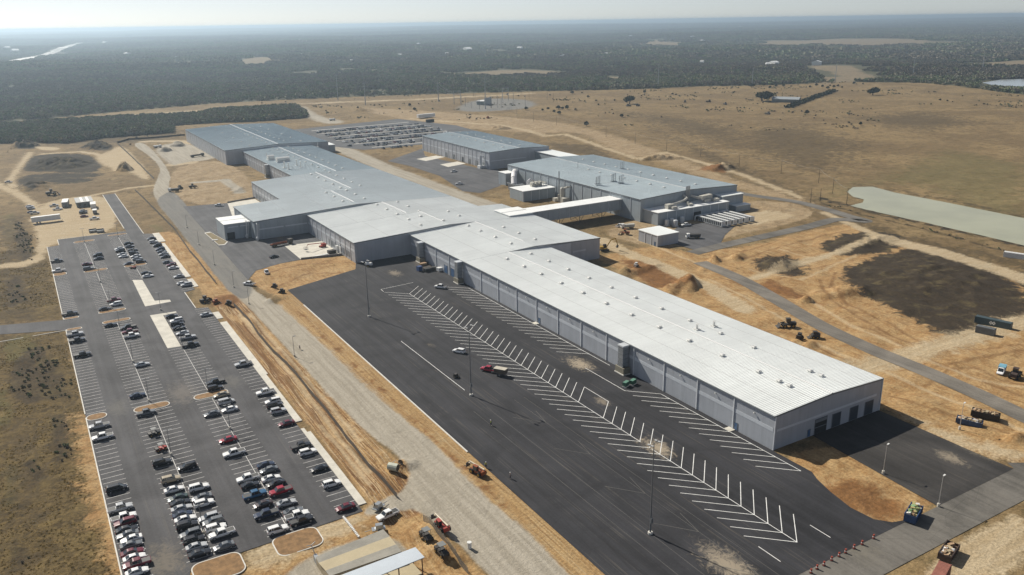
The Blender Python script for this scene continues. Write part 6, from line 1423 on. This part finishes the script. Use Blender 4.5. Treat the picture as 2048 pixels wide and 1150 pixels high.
# ------------------------------------------------------------------ machines
YEL = mat('machine yellow', (0.36, 0.22, 0.025), 0.5, var=0.2); ORA = mat('machine orange', (0.28, 0.075, 0.02), 0.5, var=0.25); REDM = mat('machine red', (0.36, 0.05, 0.035), 0.5, var=0.2); DKM = mat('dark machine', (0.045, 0.04, 0.035), 0.6, var=0.3)
BWH = None
def big_wheel(r, w=.5):
    b = MB(); b.tube((0, -w / 2, 0), (0, w / 2, 0), r, r, 14, 0); b.tube((0, -w / 2 - .02, 0), (0, w / 2 + .02, 0), r * .5, r * .5, 10, 1); return b.mesh('wheel', [TYRE, YEL])
BWH = big_wheel(.68)
def machine(kind, px, py, rz, label, m, name, cat, group=None, s=1.0):
    x, y = at(px, py, .6); T = thing(name, label, cat, (x, y, gz(x, y) + .02), rz, group); T.scale = (s, s, s)
    def four(wx, wy, r=.68):
        for a in (-wx, wx):
            for c in (-wy, wy): o = inst(BWH, 'wheel', T, (a, c, r)); o.scale = (r / .68,) * 3
    if kind == 'telehandler':
        four(1.4, 1.0); b = MB(); b.box(-2.3, 2.2, -.75, .75, .6, 1.35); b.box(-2.4, -1.5, -.8, .8, 1.35, 1.7); b.build('chassis', m, T)
        b = MB(); b.box(-.6, .8, .25, 1.05, 1.36, 2.6); b.build('cab', GLASS, T); b = MB(); b.box(-.65, .85, .2, 1.1, 2.61, 2.72); b.build('cab_roof', m, T)
        b = MB(); b.path([(-2.2, -.35, 1.95), (3.6, -.35, 2.2)], .22, 8); b.path([(2.0, -.35, 2.14), (4.2, -.35, 1.5)], .15, 6); b.build('boom', mat('boom pale', (0.5, 0.42, 0.3), 0.5), T)
        b = MB(); b.box(4.1, 4.3, -1.0, .4, .5, 1.7); b.box(4.3, 5.4, -.9, -.75, .5, .6); b.box(4.3, 5.4, .1, .25, .5, .6); b.build('fork', STEELD, T)
    elif kind == 'excavator':
        for c in (-1.1, 1.1):
            b = MB(); b.extrude_y([(-1.9, .2), (1.9, .2), (2.2, .55), (1.9, .9), (-1.9, .9), (-2.2, .55)], c - .3, c + .3); b.build('crawler_track', DKM, T)
        b = MB(); b.box(-1.9, 1.3, -1.25, 1.25, 1.0, 1.25); b.box(-2.3, -.6, -1.25, 1.25, 1.25, 2.2); b.build('upper_body', m, T)
        b = MB(); b.box(-.2, 1.3, .3, 1.2, 1.26, 2.9); b.build('cab', GLASS, T)
        b = MB(); b.path([(1.0, -.2, 1.6), (3.2, -.2, 4.9), (5.6, -.2, 5.6)], .26, 7); b.build('boom', m, T); b = MB(); b.path([(5.4, -.2, 5.8), (6.6, -.2, 2.2)], .2, 7); b.build('arm', m, T)
        b = MB(); b.loft([[(6.2, -.7, 2.2), (6.9, -.7, 2.3), (6.7, -.7, 1.0), (5.8, -.7, 1.2)], [(6.2, .3, 2.2), (6.9, .3, 2.3), (6.7, .3, 1.0), (5.8, .3, 1.2)]]); b.build('bucket', DKM, T)
    elif kind == 'loader':
        four(1.35, 1.05, .72); b = MB(); b.box(-2.5, .2, -.8, .8, .8, 1.9); b.box(.2, 1.9, -.6, .6, .8, 1.3); b.build('body', m, T)
        b = MB(); b.box(-.6, .7, -.65, .65, 1.91, 3.0); b.build('cab', GLASS, T); b = MB(); b.box(-.7, .8, -.75, .75, 3.01, 3.15); b.build('cab_roof', m, T)
        for c in (-.6, .6): b = MB(); b.path([(.9, c, 1.7), (2.3, c, 1.5), (3.0, c, .8)], .13, 6); b.build('lift_arm', m, T)
        b = MB(); b.loft([[(2.9, -1.3, 1.4), (3.0, -1.3, .25), (3.9, -1.3, .2), (3.2, -1.3, .45)], [(2.9, 1.3, 1.4), (3.0, 1.3, .25), (3.9, 1.3, .2), (3.2, 1.3, .45)]]); b.build('bucket', DKM, T)
    elif kind == 'skid':
        four(.55, .75, .42); b = MB(); b.box(-1.3, .9, -.6, .6, .35, 1.2); b.box(-1.3, -.5, -.6, .6, 1.2, 1.6); b.build('body', m, T); b = MB(); b.box(-.45, .6, -.5, .5, 1.21, 2.0); b.build('cab', GLASS, T); b = MB(); b.box(-.6, .7, -.6, .6, 2.01, 2.1); b.build('cab_roof', m, T)
        for c in (-.72, .72): b = MB(); b.path([(-1.1, c, 1.5), (.6, c, 1.3), (1.4, c, .5)], .09, 6); b.build('lift_arm', m, T)
        b = MB(); b.loft([[(1.3, -.9, .8), (1.35, -.9, .1), (2.1, -.9, .1), (1.5, -.9, .25)], [(1.3, .9, .8), (1.35, .9, .1), (2.1, .9, .1), (1.5, .9, .25)]]); b.build('bucket', DKM, T)
    elif kind == 'utv':
        four(.95, .62, .33); b = MB(); b.box(-1.4, 1.0, -.62, .62, .4, .62); b.loft([[(.55, -.6, .62), (1.45, -.5, .5), (1.4, -.5, .78), (.6, -.6, 1.0)], [(.55, .6, .62), (1.45, .5, .5), (1.4, .5, .78), (.6, .6, 1.0)]]); b.box(-.5, .2, -.6, .6, .62, .95); b.build('body', m, T)
        b = MB(); b.box(-1.45, -.65, -.65, .65, .63, 1.0); b.build('cargo_bed', DKM, T)
        b = MB()
        for sx, sy in ((-.6, -1), (-.6, 1), (.55, -1), (.55, 1)): b.tube((sx, sy * .6, .7), (sx * .85, sy * .52, 1.85), .035, .035, 6)
        b.build('roll_cage', STEELD, T); b = MB(); b.box(-.65, .6, -.62, .62, 1.86, 1.93); b.build('canopy', mat('grey canopy', (0.17, 0.18, 0.18), 0.6), T)
    elif kind == 'boomlift':
        four(1.1, .9, .5); b = MB(); b.box(-1.8, 1.5, -.9, .9, .5, 1.1); b.box(-2.0, .3, -.9, .9, 1.11, 1.9); b.build('chassis', m, T); b = MB(); b.path([(-1.5, 0, 2.2), (9.5, 0, 3.6)], .2, 7); b.path([(9.3, 0, 3.6), (10.3, 0, 2.2)], .12, 6); b.build('boom', m, T)
        b = MB()
        for q in ((10.1, -1), (11.3, -1), (11.3, 1), (10.1, 1)): b.tube((q[0], q[1], 1.2), (q[0], q[1], 2.4), .05, .05, 5)
        b.box(10.05, 11.35, -1.05, 1.05, 1.1, 1.2); [b.path([(10.1, -1, z), (11.3, -1, z), (11.3, 1, z), (10.1, 1, z), (10.1, -1, z)], .04, 5) for z in (1.8, 2.4)]; b.build('platform', STEELD, T)
    elif kind == 'truck':
        for a in (-2.9, -1.7, 2.3):
            for c in (-.95, .95): inst(BWH, 'wheel', T, (a, c, .5)).scale = (.74,) * 3
        b = MB(); b.box(-4, 3, -.5, .5, .6, .9); b.build('chassis', STEELD, T); b = MB(); b.loft([[(1.6, -1.1, .7), (3.5, -1.1, .7), (3.5, -1.1, 1.7), (2.9, -1.05, 2.7), (1.6, -1.05, 2.7)], [(1.6, 1.1, .7), (3.5, 1.1, .7), (3.5, 1.1, 1.7), (2.9, 1.05, 2.7), (1.6, 1.05, 2.7)]]); b.build('cab', WHITE, T)
        b = MB(); b.box(3.1, 3.54, -.95, .95, 1.72, 2.4); b.build('windscreen', GLASS, T)
        b = MB(); b.loft([[(-4.2, -1.2, 2.5), (-4.0, -1.2, .92), (1.3, -1.2, .92), (1.4, -1.2, 2.3)], [(-4.2, 1.2, 2.5), (-4.0, 1.2, .92), (1.3, 1.2, .92), (1.4, 1.2, 2.3)]]); b.build('dump_body', m, T)
    elif kind == 'flatbed':
        for a in (-5.5, -4.3, 4.2):
            for c in (-1.0, 1.0): inst(BWH, 'wheel', T, (a, c, .5)).scale = (.74,) * 3
        b = MB(); b.box(-7, 2.6, -1.25, 1.25, 1.0, 1.2); b.build('deck', STEELD, T); b = MB(); b.box(3.0, 5.4, -1.2, 1.2, .7, 2.9); b.build('cab', DKM, T)
        b = MB(); [b.path([(-7, q, 1.5), (2.2, q, 1.5)], .28, 8) for q in (-.7, 0, .7)]; b.path([(-6, -.35, 2.0), (2.2, -.35, 2.0)], .28, 8); b.build('pipe_load', m, T)
    elif kind == 'cart':
        for c in (-.8, .8): inst(BWH, 'wheel', T, (-.2, c, .36)).scale = (.53,) * 3
        b = MB(); b.box(-1.3, 1.1, -.6, .6, .5, .65); b.obox((-.2, 0, .651), (1.5, 1.1, .8), 0, 0, .8); b.path([(1.0, 0, .55), (2.4, 0, .4)], .06, 6); b.build('body', m, T); b = MB(); b.tube((-.9, .3, 1.2), (-.9, .3, 1.9), .09, .09, 6); b.build('exhaust', STEELD, T)
    return T
machine('telehandler', 956, 944, 1.8, 'orange telehandler with pale boom on the dirt beside the truck lot kerb', ORA, 'telehandler', 'telehandler')
machine('telehandler', 884, 1060, 1.65, 'red telehandler behind the chain link fence at the bottom', REDM, 'telehandler', 'telehandler')
machine('utv', 853, 1078, -1.5, 'dark buggy with grey canopy nearer the pickup, left of the chain link fence', DKM, 'utility_buggy', 'buggy', s=1.35)
machine('utv', 884, 1110, -1.5, 'dark buggy with grey canopy closest to the bottom edge', DKM, 'utility_buggy', 'buggy', s=1.35)
machine('utv', 308, 866, .2, 'black open buggy in the first double row of the car park', BLACKS, 'utility_buggy', 'buggy', s=1.15)
machine('utv', 322, 896, .2, 'red and white open buggy in the first double row of the car park', REDM, 'utility_buggy', 'buggy', s=1.1)
machine('utv', 266, 534, .2, 'tiny red buggy on the far kerb island of the second double row', REDM, 'utility_buggy', 'buggy')
machine('cart', 912, 751, .6, 'small dark line painting cart alone on the truck lot', DKM, 'line_painting_cart', 'cart')
machine('loader', 1576, 651, 2.6, 'dark wheel loader on the right roadside at the heap', DKM, 'wheel_loader', 'loader', s=1.15)
machine('skid', 1599, 676, .4, 'small dark skid loader left of the roadside pair', DKM, 'skid_loader', 'skid loader', s=1.2)
machine('skid', 1630, 672, 2.5, 'small dark skid loader right of the roadside pair', DKM, 'skid_loader', 'skid loader', s=1.3)
machine('excavator', 1208, 500, -.3, 'yellow excavator with raised boom beside the factory end wall', YEL, 'excavator', 'excavator', s=1.1)
machine('truck', 1385, 474, 2.6, 'white cabbed dump truck parked right of the small shed', DKM, 'dump_truck', 'truck')
machine('truck', 1254, 455, 2.7, 'dump truck with pale load parked by the bridge shadow', mat('pale load', (0.4, 0.4, 0.36), 0.7), 'dump_truck', 'truck')
machine('loader', 1250, 468, 2.4, 'brown wheel loader left of the small shed', ORA, 'wheel_loader', 'loader')
machine('skid', 1272, 537, .5, 'white skid loader in the churned soil under the factory end', WHITE, 'skid_loader', 'skid loader')
machine('loader', 410, 602, .5, 'dark wheel loader on the orange patch beside the car park', DKM, 'wheel_loader', 'loader', s=.9)
machine('skid', 432, 605, .3, 'skid loader right of the dark loader on the orange patch', ORA, 'skid_loader', 'skid loader')
machine('skid', 457, 608, 2.8, 'skid loader nearest the haul road on the orange patch', DKM, 'skid_loader', 'skid loader')
machine('skid', 549, 573, 2.2, 'dark skid loader left of two at the truck lot corner', DKM, 'skid_loader', 'skid loader')
machine('skid', 564, 583, 2.2, 'dark skid loader right of two at the truck lot corner', DKM, 'skid_loader', 'skid loader')
machine('boomlift', 645, 492, 3.5, 'red boom lift lowered over the loading pad', REDM, 'boom_lift', 'boom lift')
machine('flatbed', 566, 488, .2, 'flatbed truck with a rusty pipe load in the wing shadow', ORA, 'flatbed_truck', 'truck')
machine('loader', 2030, 750, .3, 'dark rusty machine behind the blue and white van', RUST, 'wheel_loader', 'loader', s=1.1)
machine('loader', 103, 389, .1, 'dark machine parked below the dark stockpile at upper left', DKM, 'wheel_loader', 'loader', s=1.4)
machine('truck', 347, 381, 2.9, 'white truck parked among machines on the orange ground, upper left', DKM, 'dump_truck', 'truck')
machine('loader', 385, 374, .2, 'dark loader right of the white truck on the orange ground', DKM, 'wheel_loader', 'loader')
machine('skid', 360, 375, .9, 'dark skid loader behind the white truck on the orange ground', DKM, 'skid_loader', 'skid loader', s=1.3)
machine('truck', 316, 294, .3, 'pale concrete truck at the gravel yard beside the far wing', WHITE, 'dump_truck', 'truck')
machine('flatbed', 396, 312, .2, 'dark flatbed truck beside the far wing wall', DKM, 'flatbed_truck', 'truck')
machine('cart', 758, 1014, .5, 'grey covered cart behind the white pickup by the haul road', GALV, 'work_cart', 'cart', s=1.3)
machine('cart', 756, 1055, 2.9, 'grey covered cart at the corner of the pavilion roof', GALV, 'work_cart', 'cart', s=1.3)
machine('flatbed', 852, 526, .25, 'dark low flatbed stacked with pallets near the wall duct', RUST, 'flatbed_truck', 'truck', s=.5)
machine('skid', 976, 236, .1, 'tiny orange skid loader on the bare soil beyond the far car park', ORA, 'skid_loader', 'skid loader', s=1.4)
machine('truck', 665, 240, .1, 'truck waiting at the entrance of the far car park', WHITE, 'dump_truck', 'truck')
# van with blue rear on the right sand
x, y = at(2003, 740, .9); vT = car('minivan', 'white', x, y, 3.5, 'white van with a blue rear load space on the right sand', None, z=gz(x, y)); b = MB(); b.box(-2.5, .3, -.97, .97, 1.15, 1.95); b.build('load_cover', mat('sky blue panel', (0.16, 0.36, 0.46), 0.5), vT); vT.scale = (1.15, 1.1, 1.15)
# tank cart, drum, small stock
x, y = at(787, 940, .8); T = thing('tank_trailer', 'open pale tank lying by the haul road with pipes and a spoked wheel', 'tank trailer', (x, y, gz(x, y)), -.9)
b = MB(); b.loft([[(q, 1.2 * math.cos(a), 1.3 + 1.2 * math.sin(a)) for a in [2 * math.pi * i / 14 for i in range(14)]] for q in (-1.6, 1.6)], 0); b.build('tank', mat('pale green tank', (0.5, 0.52, 0.42), 0.5), T); T.scale = (.85,) * 3; b = MB(); b.tube((1.6, 0, 1.3), (1.64, 0, 1.3), 1.08, 1.08, 14); b.build('dark_inside_disc', BLACKS, T)  # black disc on the end paints the shaded hollow of the tank
b = MB(); b.path([(-2, 1.6, .2), (-1, 3.2, 1.6), (1.2, 3.6, .4)], .08, 6); b.path([(-1, 3.2, 1.6), (-2.6, 3.8, .3)], .08, 6); b.build('pipe_frame', ALUP, T); b = MB(); b.tube((.4, 3.8, .9), (.4, 3.95, .9), .9, .9, 12); b.tube((.4, 3.75, .9), (.4, 4.0, .9), .2, .2, 8); b.build('reel', WOODP, T)
x, y = at(939, 1097); b = MB(); b.tube((0, 0, 0), (0, 0, 1.5), .5, .5, 12); b.tube((0, 0, 1.5), (0, 0, 1.6), .54, .54, 12); o = b.build('drum', WHITE); o.location = (x, y, gz(x, y)); tag(o, 'white upright drum standing alone beside the haul road', 'drum')
x, y = at(738, 533); T = thing('tank_trailer', 'small white tank on wheels at the corner of the dock wing', 'tank trailer', (x, y, 0), 2.3); b = MB(); b.loft([[(q, r * math.cos(a), 1.4 + r * math.sin(a)) for a in [2 * math.pi * i / 12 for i in range(12)]] for q, r in ((-1.9, .5), (-1.6, .9), (1.6, .9), (1.9, .5))]); b.build('tank', WHITE, T); [inst(BWH, 'wheel', T, (0, c, .4)) for c in (-.8, .8)]
for i, ((px, py), sz, m, l) in enumerate([((839, 537), (2.2, 2.2, 2.4), mat('blue box', (0.04, 0.08, 0.2), 0.5), 'dark blue box at the left of the stock by the wall'), ((861, 538), (7, 2, 1.7), BLACKS, 'long dark stack of wrapped crates by the wall'), ((880, 538), (3, 2.2, 1.9), WHITE, 'white wrapped crate stack by the blue doors'), ((846, 528), (3.5, 2, 1.2), mat('brown rubbish'), 'brown pallet pile behind the dark crates'), ((862, 522), (1.3, 1.2, 2.6), WHITE, 'tall white cabinet against the wall behind the crates'),
      ((676, 497), (1.9, 1.9, 4.0), WHITE, 'left white silo beside the loading pad'), ((683, 499), (1.9, 1.9, 4.2), WHITE, 'right white silo beside the loading pad'), ((663, 503), (4, 2.4, 1.9), DKM, 'dark machine crate at the edge of the loading pad'), ((648, 510), (4.5, 1.2, .8), WHITE, 'pale beam stack below the pad edge, right one'), ((632, 513), (4.5, 1.2, .8), WHITE, 'pale beam stack below the pad edge, left one'), ((430, 480), (3, 1.2, .5), WHITE, 'white slab lying on the grass island')]):
    x, y = at(px, py, sz[2] / 2); T = thing('stock_stack', l, 'stack', (x, y, max(0, gz(x, y))), .15)
    b = MB(); n = max(1, int(sz[0] / 1.2))
    for k in range(n): b.obox((-sz[0] / 2 + (k + .5) * sz[0] / n, random.uniform(-.1, .1), .15), (sz[0] / n - .08, sz[1], sz[2] * random.uniform(.85, 1) - .15), random.uniform(-.04, .04))
    b.build('goods', m, T); b = MB(); b.obox((0, 0, 0), (sz[0], sz[1], .14)); b.build('pallet', WOODP, T)
T = thing('rope_barrier', 'row of white blocks marking the yard edge beside the pavilion', 'barrier', (0, 0, 0))
A_, B_ = Vector((*at(687, 1035), 0)), Vector((*at(717, 1074), 0))
for i in range(16): q = A_.lerp(B_, i / 15); b = MB(); b.obox((q.x, q.y, gz(q.x, q.y) - .05), (.5, .4, .45), random.uniform(0, 1)); b.build('block', WHITE, T)
# low pavilion at the bottom edge
PT = thing('pavilion', 'low flat building with tan and grey roof bands at the bottom edge', 'building', (0, 0, 0)); Z1 = 2.4
q = lambda a, c, z: at(600 + a / 6.764, 980 + c / 6.764, z)
TANR = mat('tan roof', (0.44, 0.37, 0.24), 0.8, var=0.1, vscale=0.15); GRYR = mat('grey band roof', (0.27, 0.255, 0.22), 0.85, var=0.2, vscale=0.15)  # tan for the middle band, greyer tone for the outer two
edL = [q(215, 905, Z1), q(250, 985, Z1), q(345, 1090, Z1), q(400, 1165, Z1)]; edR = [q(1125, 530, Z1), q(1215, 628, Z1), q(1300, 735, Z1), q(1375, 830, Z1)]
b = MB(); b.prism([edL[0], edL[3], edR[3], edR[0]], -.1, Z1 - .16); b.build('wall', mat('tan wall', (0.36, 0.30, 0.2), 0.8), PT)
for i, m in enumerate((GRYR, TANR, GRYR)):
    b = MB(); b.prism([edL[i], edL[i + 1], edR[i + 1], edR[i]], Z1 - .15 + .004 * i, Z1); b.build('roof_band', m, PT)
CT = thing('canopy', 'pale blue metal canopy on steel posts at the bottom edge', 'canopy', (0, 0, 0)); Z2 = 4.0
C1 = [q(1560, 772, Z2), q(1685, 908, Z2), q(1060, 1165, Z2), q(420, 1200, Z2)]; C1 = [C1[0], C1[1], q(700, 1310, Z2), q(420, 1200, Z2)]
b = MB(); b.prism(C1, Z2 - .18, Z2); b.build('roof', mat('pale blue roof', (0.52, 0.57, 0.62), 0.4, var=0.05, vscale=0.3), CT)
for t in (.02, .35, .7):
    for A_, B_ in ((C1[0], C1[3]), (C1[1], C1[2])):
        x = A_[0] + (B_[0] - A_[0]) * t; y = A_[1] + (B_[1] - A_[1]) * t; x -= .3; b = MB(); b.box(x - .1, x + .1, y - .1, y + .1, -.1, Z2 - .19); b.build('post', mat('rust post', (0.14, 0.06, 0.035), 0.7), CT)
b = MB(); b.prism([(x - .8, y) for x, y in C1], -.1, .25); b.build('floor', TANR, CT)
x, y = q(230, 980, 0); T = thing('barrier_gate', 'grey gate machine with arms at the left end of the pavilion', 'gate', (x, y, gz(x, y)), 0); b = MB(); b.obox((0, 0, 0), (.8, 2.2, 1.5)); b.tube((-.1, -2, .7), (.2, -2, .7), .8, .8, 10); b.build('housing', GALV, T); b = MB(); b.path([(0, 1, 1.5), (-.2, 2.5, 3.0), (-1.2, 2.8, 3.0)], .09, 6); b.path([(-.2, 2.5, 3.0), (.8, 3, 3.2)], .09, 6); b.build('arm', ALUP, T)
# ------------------------------------------------------------------ barn, cattle, far buildings
x0, y0 = at(1543, 205); T = thing('barn', 'long low grey barn in the pasture beside the oak', 'barn', (x0, y0, gz(x0, y0)), math.radians(-60))
b = MB(); b.box(0, 36, 0, 14, -1, 4.5); b.build('wall', mat('barn tin', (0.17, 0.18, 0.18), 0.6), T); b = MB(); [b.hexa([(-.5, a, za), (36.5, a, za), (36.5, c, zc), (-.5, c, zc), (-.5, a, za + .2), (36.5, a, za + .2), (36.5, c, zc + .2), (-.5, c, zc + .2)]) for a, za, c, zc in ((-.5, 4.4, 7, 7.2), (7, 7.2, 14.5, 4.4))]; b.build('roof', mat('barn roof', (0.33, 0.36, 0.38), 0.5), T)
HIDE = mat('dark hide', (0.035, 0.025, 0.018), 0.9, var=0.3)
def cow_mesh():
    me = bpy.data.meshes.new('body'); V = [(-.75, 0, 1.05), (-.1, 0, 1.0), (.65, 0, 1.1), (1.05, 0, 1.15), (1.45, 0, .75)]; E = [(0, 1), (1, 2), (2, 3), (3, 4)]; R = [.30, .36, .34, .22, .14]
    for sx in (0, 2):
        for sy in (-.24, .24):
            k = len(V); V += [(V[sx][0], sy, .8), (V[sx][0] + (-.06 if sx == 0 else .03), sy, .42), (V[sx][0], sy, .04)]; R += [.16, .075, .055]; E += [(sx, k), (k, k + 1), (k + 1, k + 2)]
    k = len(V); V += [(-1.05, 0, 1.15), (-1.12, 0, .6)]; R += [.06, .03]; E += [(0, k), (k, k + 1)]
    k = len(V); V += [(1.2, .22, 1.1), (1.2, -.22, 1.1)]; R += [.05, .05]; E += [(3, k), (3, k + 1)]
    me.from_pydata(V, E, []); return me, R
def skin_obj(name, V, E, R, m, parent=None, sub=1):
    me = bpy.data.meshes.new(name); me.from_pydata(V, E, []); me.materials.append(m); o = bpy.data.objects.new(name, me); S.collection.objects.link(o); o.parent = parent
    md = o.modifiers.new('skin', 'SKIN'); sv = me.skin_vertices[0].data if me.skin_vertices else None
    if sv is None:
        bpy.context.view_layer.objects.active = o; bpy.ops.mesh.customdata_skin_add(); sv = me.skin_vertices[0].data
    for i, r in enumerate(R): sv[i].radius = (r, r) if not isinstance(r, tuple) else r; sv[i].use_root = (i == 0)
    ms = o.modifiers.new('smooth', 'SUBSURF'); ms.levels = sub; ms.render_levels = sub; return o
def baked(o):
    dg = bpy.context.evaluated_depsgraph_get(); me = bpy.data.meshes.new_from_object(o.evaluated_get(dg)); o.modifiers.clear(); o.data = me; return o
cm, cR = cow_mesh(); cow0 = None
COWS = [(860, 692), (868, 712), (912, 717), (930, 716), (932, 730), (963, 735), (973, 725), (993, 725), (1030, 737), (1052, 740), (612, 687), (625, 651), (430, 577), (440, 577), (190, 632), (805, 680), (1040, 739)]
for i, (a, c) in enumerate(COWS):
    x, y = at(1348 + a / 2.874, c / 2.874, .6)
    T = thing('cow', 'dark cow grazing with the scattered herd on the dry pasture', 'cow', (x, y, gz(x, y)), random.uniform(0, 6), 'cattle scattered over the pasture'); T.scale = (1.25,) * 3
    if cow0 is None: cow0 = baked(skin_obj('body', [tuple(v.co) for v in cm.vertices], [tuple(e.vertices) for e in cm.edges], cR, HIDE, T))
    else: inst(cow0.data, 'body', T)
for i, (px, py, w, h) in enumerate([(1548, 131, 22, 6), (1535, 133, 14, 5), (1404, 124, 14, 5), (1633, 132, 20, 5), (1534, 110, 12, 4), (255, 113, 24, 6), (353, 119, 12, 5), (604, 114, 12, 4), (210, 87, 40, 6), (1631, 51, 60, 10), (1051, 57, 60, 10), (935, 102, 40, 6), (838, 94, 20, 6), (894, 111, 18, 5), (1126, 115, 20, 5), (1212, 110, 14, 5), (1040, 99, 30, 6), (800, 114, 16, 5), (30, 103, 50, 7), (15, 100, 40, 6), (45, 132, 16, 5), (1385, 76, 30, 6), (1405, 82, 30, 6), (1260, 75, 30, 6), (1480, 57, 40, 6), (703, 124, 12, 4), (600, 85, 40, 6), (1840, 48, 60, 8)]):
    x, y = at(px, py); T = thing('far_house', 'tiny pale building among the far trees', 'building', (x, y, gz(x, y) + 3.5), random.uniform(0, 3), 'tiny pale buildings scattered through the far woodland')
    d = w * .6; b = MB(); b.box(-w / 2, w / 2, -d / 2, d / 2, -4, h); b.build('wall', WHITE, T); b = MB(); b.extrude_y([(-w / 2 - .5, h), (w / 2 + .5, h), (0, h + w * .15)], -d / 2 - .5, d / 2 + .5); b.build('roof', mat('far roof', (0.74, 0.74, 0.73), 0.4, var=.05), T)
for i, (px, py, l) in enumerate([(1257, 211, 'dark harvester by the tree in the pasture, left one'), (1276, 211, 'dark harvester by the tree in the pasture, right one'), (1370, 204, 'dark farm trailer lying left of the barn'), (1450, 208, 'dark farm implement in front of the barn'), (1535, 227, 'dark farm implement near the small herd'), (1417, 203, 'long low feed rack left of the farm trailer')]):
    x, y = at(px, py, 1); T = thing('farm_machine', l, 'farm machine', (x, y, gz(x, y)), .4 * i); b = MB(); b.obox((0, 0, .7), (7, 2.6, 1.4), 0, 0, .9); b.obox((-1.5, 0, 2.1), (2, 1.8, 1.6), 0, 0, .85); b.path([(3, 0, 1.5), (5.5, .3, .6)], .2, 6); b.build('body', DKM, T); [inst(BWH, 'wheel', T, (a, c, .68)) for a in (-2, 1.8) for c in (-1.3, 1.3)]
x, y = at(852, 233, 1.5); box_trailer(x, y, .1, 24, 4, 4.5, 'long white trailer home beyond the far car park', 'trailer_home', z=gz(x, y), deck=.4, axle=False)
x, y = at(860, 242, 1.5); container(x, y, .1, 10, BLACKS, 'small black container beyond the far corner of the far car park', None, gz(x, y), H=3.6)
# ------------------------------------------------------------------ people
SKIN = mat('skin', (0.36, 0.22, 0.15), 0.6, var=0.05); TROUS = mat('dark trousers', (0.035, 0.04, 0.055), 0.9, var=0.1); HIVIS = mat('lime vest', (0.42, 0.52, 0.05), 0.8, var=0.05); HATW = mat('white helmet', (0.75, 0.75, 0.72), 0.4, var=0.02); SHIRT = mat('grey shirt', (0.2, 0.2, 0.21), 0.9, var=0.1)
def person(px, py, rz, label, vest, stride=.16):
    x, y = at(px, py); T = thing('person', label, 'person', (x, y, max(.004, gz(x, y))), rz)
    V = [(0, 0, .96), (0, 0, 1.18), (.01, 0, 1.40), (.03, 0, 1.50), (.045, 0, 1.60), (.05, 0, 1.70)]; R = [(.15, .11), (.15, .10), (.16, .10), .055, .085, .075]; E = [(0, 1), (1, 2), (2, 3), (3, 4), (4, 5)]
    k = len(V); V += [(.135, 0, 1.63), (.12, .0, 1.575)]; R += [.02, .028]; E += [(4, k), (4, k + 1)]     # nose, jaw
    for s_ in (-1, 1):
        k = len(V); V += [(0, s_ * .10, .90), (.04 + s_ * stride * .5, s_ * .11, .50), (s_ * stride, s_ * .11, .08), (s_ * stride + .14, s_ * .12, .035)]; R += [.095, .065, .05, .04]; E += [(0, k), (k, k + 1), (k + 1, k + 2), (k + 2, k + 3)]
        k = len(V); V += [(0, s_ * .20, 1.40), (-s_ * .06 - .02, s_ * .26, 1.13), (-s_ * .10 + .06, s_ * .26, .90), (-s_ * .10 + .08, s_ * .26, .83)]; R += [.06, .045, .035, .036]; E += [(2, k), (k, k + 1), (k + 1, k + 2), (k + 2, k + 3)]
        w = k + 3
        for f in range(5):
            dx = (-.03 + .02 * f) if f < 4 else .035; L = (.06, .075, .08, .07, .045)[f]; kk = len(V); base = Vector(V[w])
            V += [tuple(base + Vector((dx * .9, 0, -.03))), tuple(base + Vector((dx * 1.3 + .012, -s_ * .012, -.03 - L)))]; R += [.009, .008]; E += [(w, kk), (kk, kk + 1)]
        k = len(V); V += [(.045, s_ * .085, 1.61)]; R += [.016]; E += [(4, k)]
    body = baked(skin_obj('body', V, E, R, SKIN, T))
    P = [0] + [i for i in range(len(V)) if False]
    VV = [(0, 0, .97)]; EE = []; RR = [(.17, .13)]
    for s_ in (-1, 1): k = len(VV); VV += [(0, s_ * .10, .90), (.04 + s_ * stride * .5, s_ * .11, .50), (s_ * stride, s_ * .11, .1)]; RR += [.115, .085, .07]; EE += [(0, k), (k, k + 1), (k + 1, k + 2)]
    baked(skin_obj('trousers', VV, EE, RR, TROUS, T))
    VV = [(0, 0, .98), (0, 0, 1.18), (.01, 0, 1.42)]; EE = [(0, 1), (1, 2)]; RR = [(.18, .13), (.175, .125), (.18, .12)]
    for s_ in (-1, 1): k = len(VV); VV += [(0, s_ * .21, 1.41), (-s_ * .06 - .02, s_ * .265, 1.13), (-s_ * .10 + .05, s_ * .265, .93)]; RR += [.08, .062, .05]; EE += [(2, k), (k, k + 1), (k + 1, k + 2)]
    baked(skin_obj('jacket', VV, EE, RR, vest, T))
    b = MB(); b.ball((.045, 0, 1.70), .125, sq=(1.1, 1, .75)); b.tube((.07, 0, 1.685), (.07, 0, 1.70), .15, .15, 10); b.build('hard_hat', HATW, T, True)
    for s_ in (-1, 1): b = MB(); b.ball((.125, s_ * .032, 1.632), .012, seg=6, rings=4); b.build('eye', BLACKS, T)
    T.scale = (1.05,) * 3
person(982, 851, 2.2, 'person in lime vest and dark trousers walking across the truck lot', HIVIS, .22)
person(972, 936, 1.0, 'person in lime vest standing on the dirt beside the orange telehandler', HIVIS, .05)
person(1021, 957, 2.6, 'person in grey standing on the asphalt edge right of the orange telehandler', SHIRT, .1)
person(600, 699, 2.3, 'person in dark clothes walking down the haul road', SHIRT, .2)
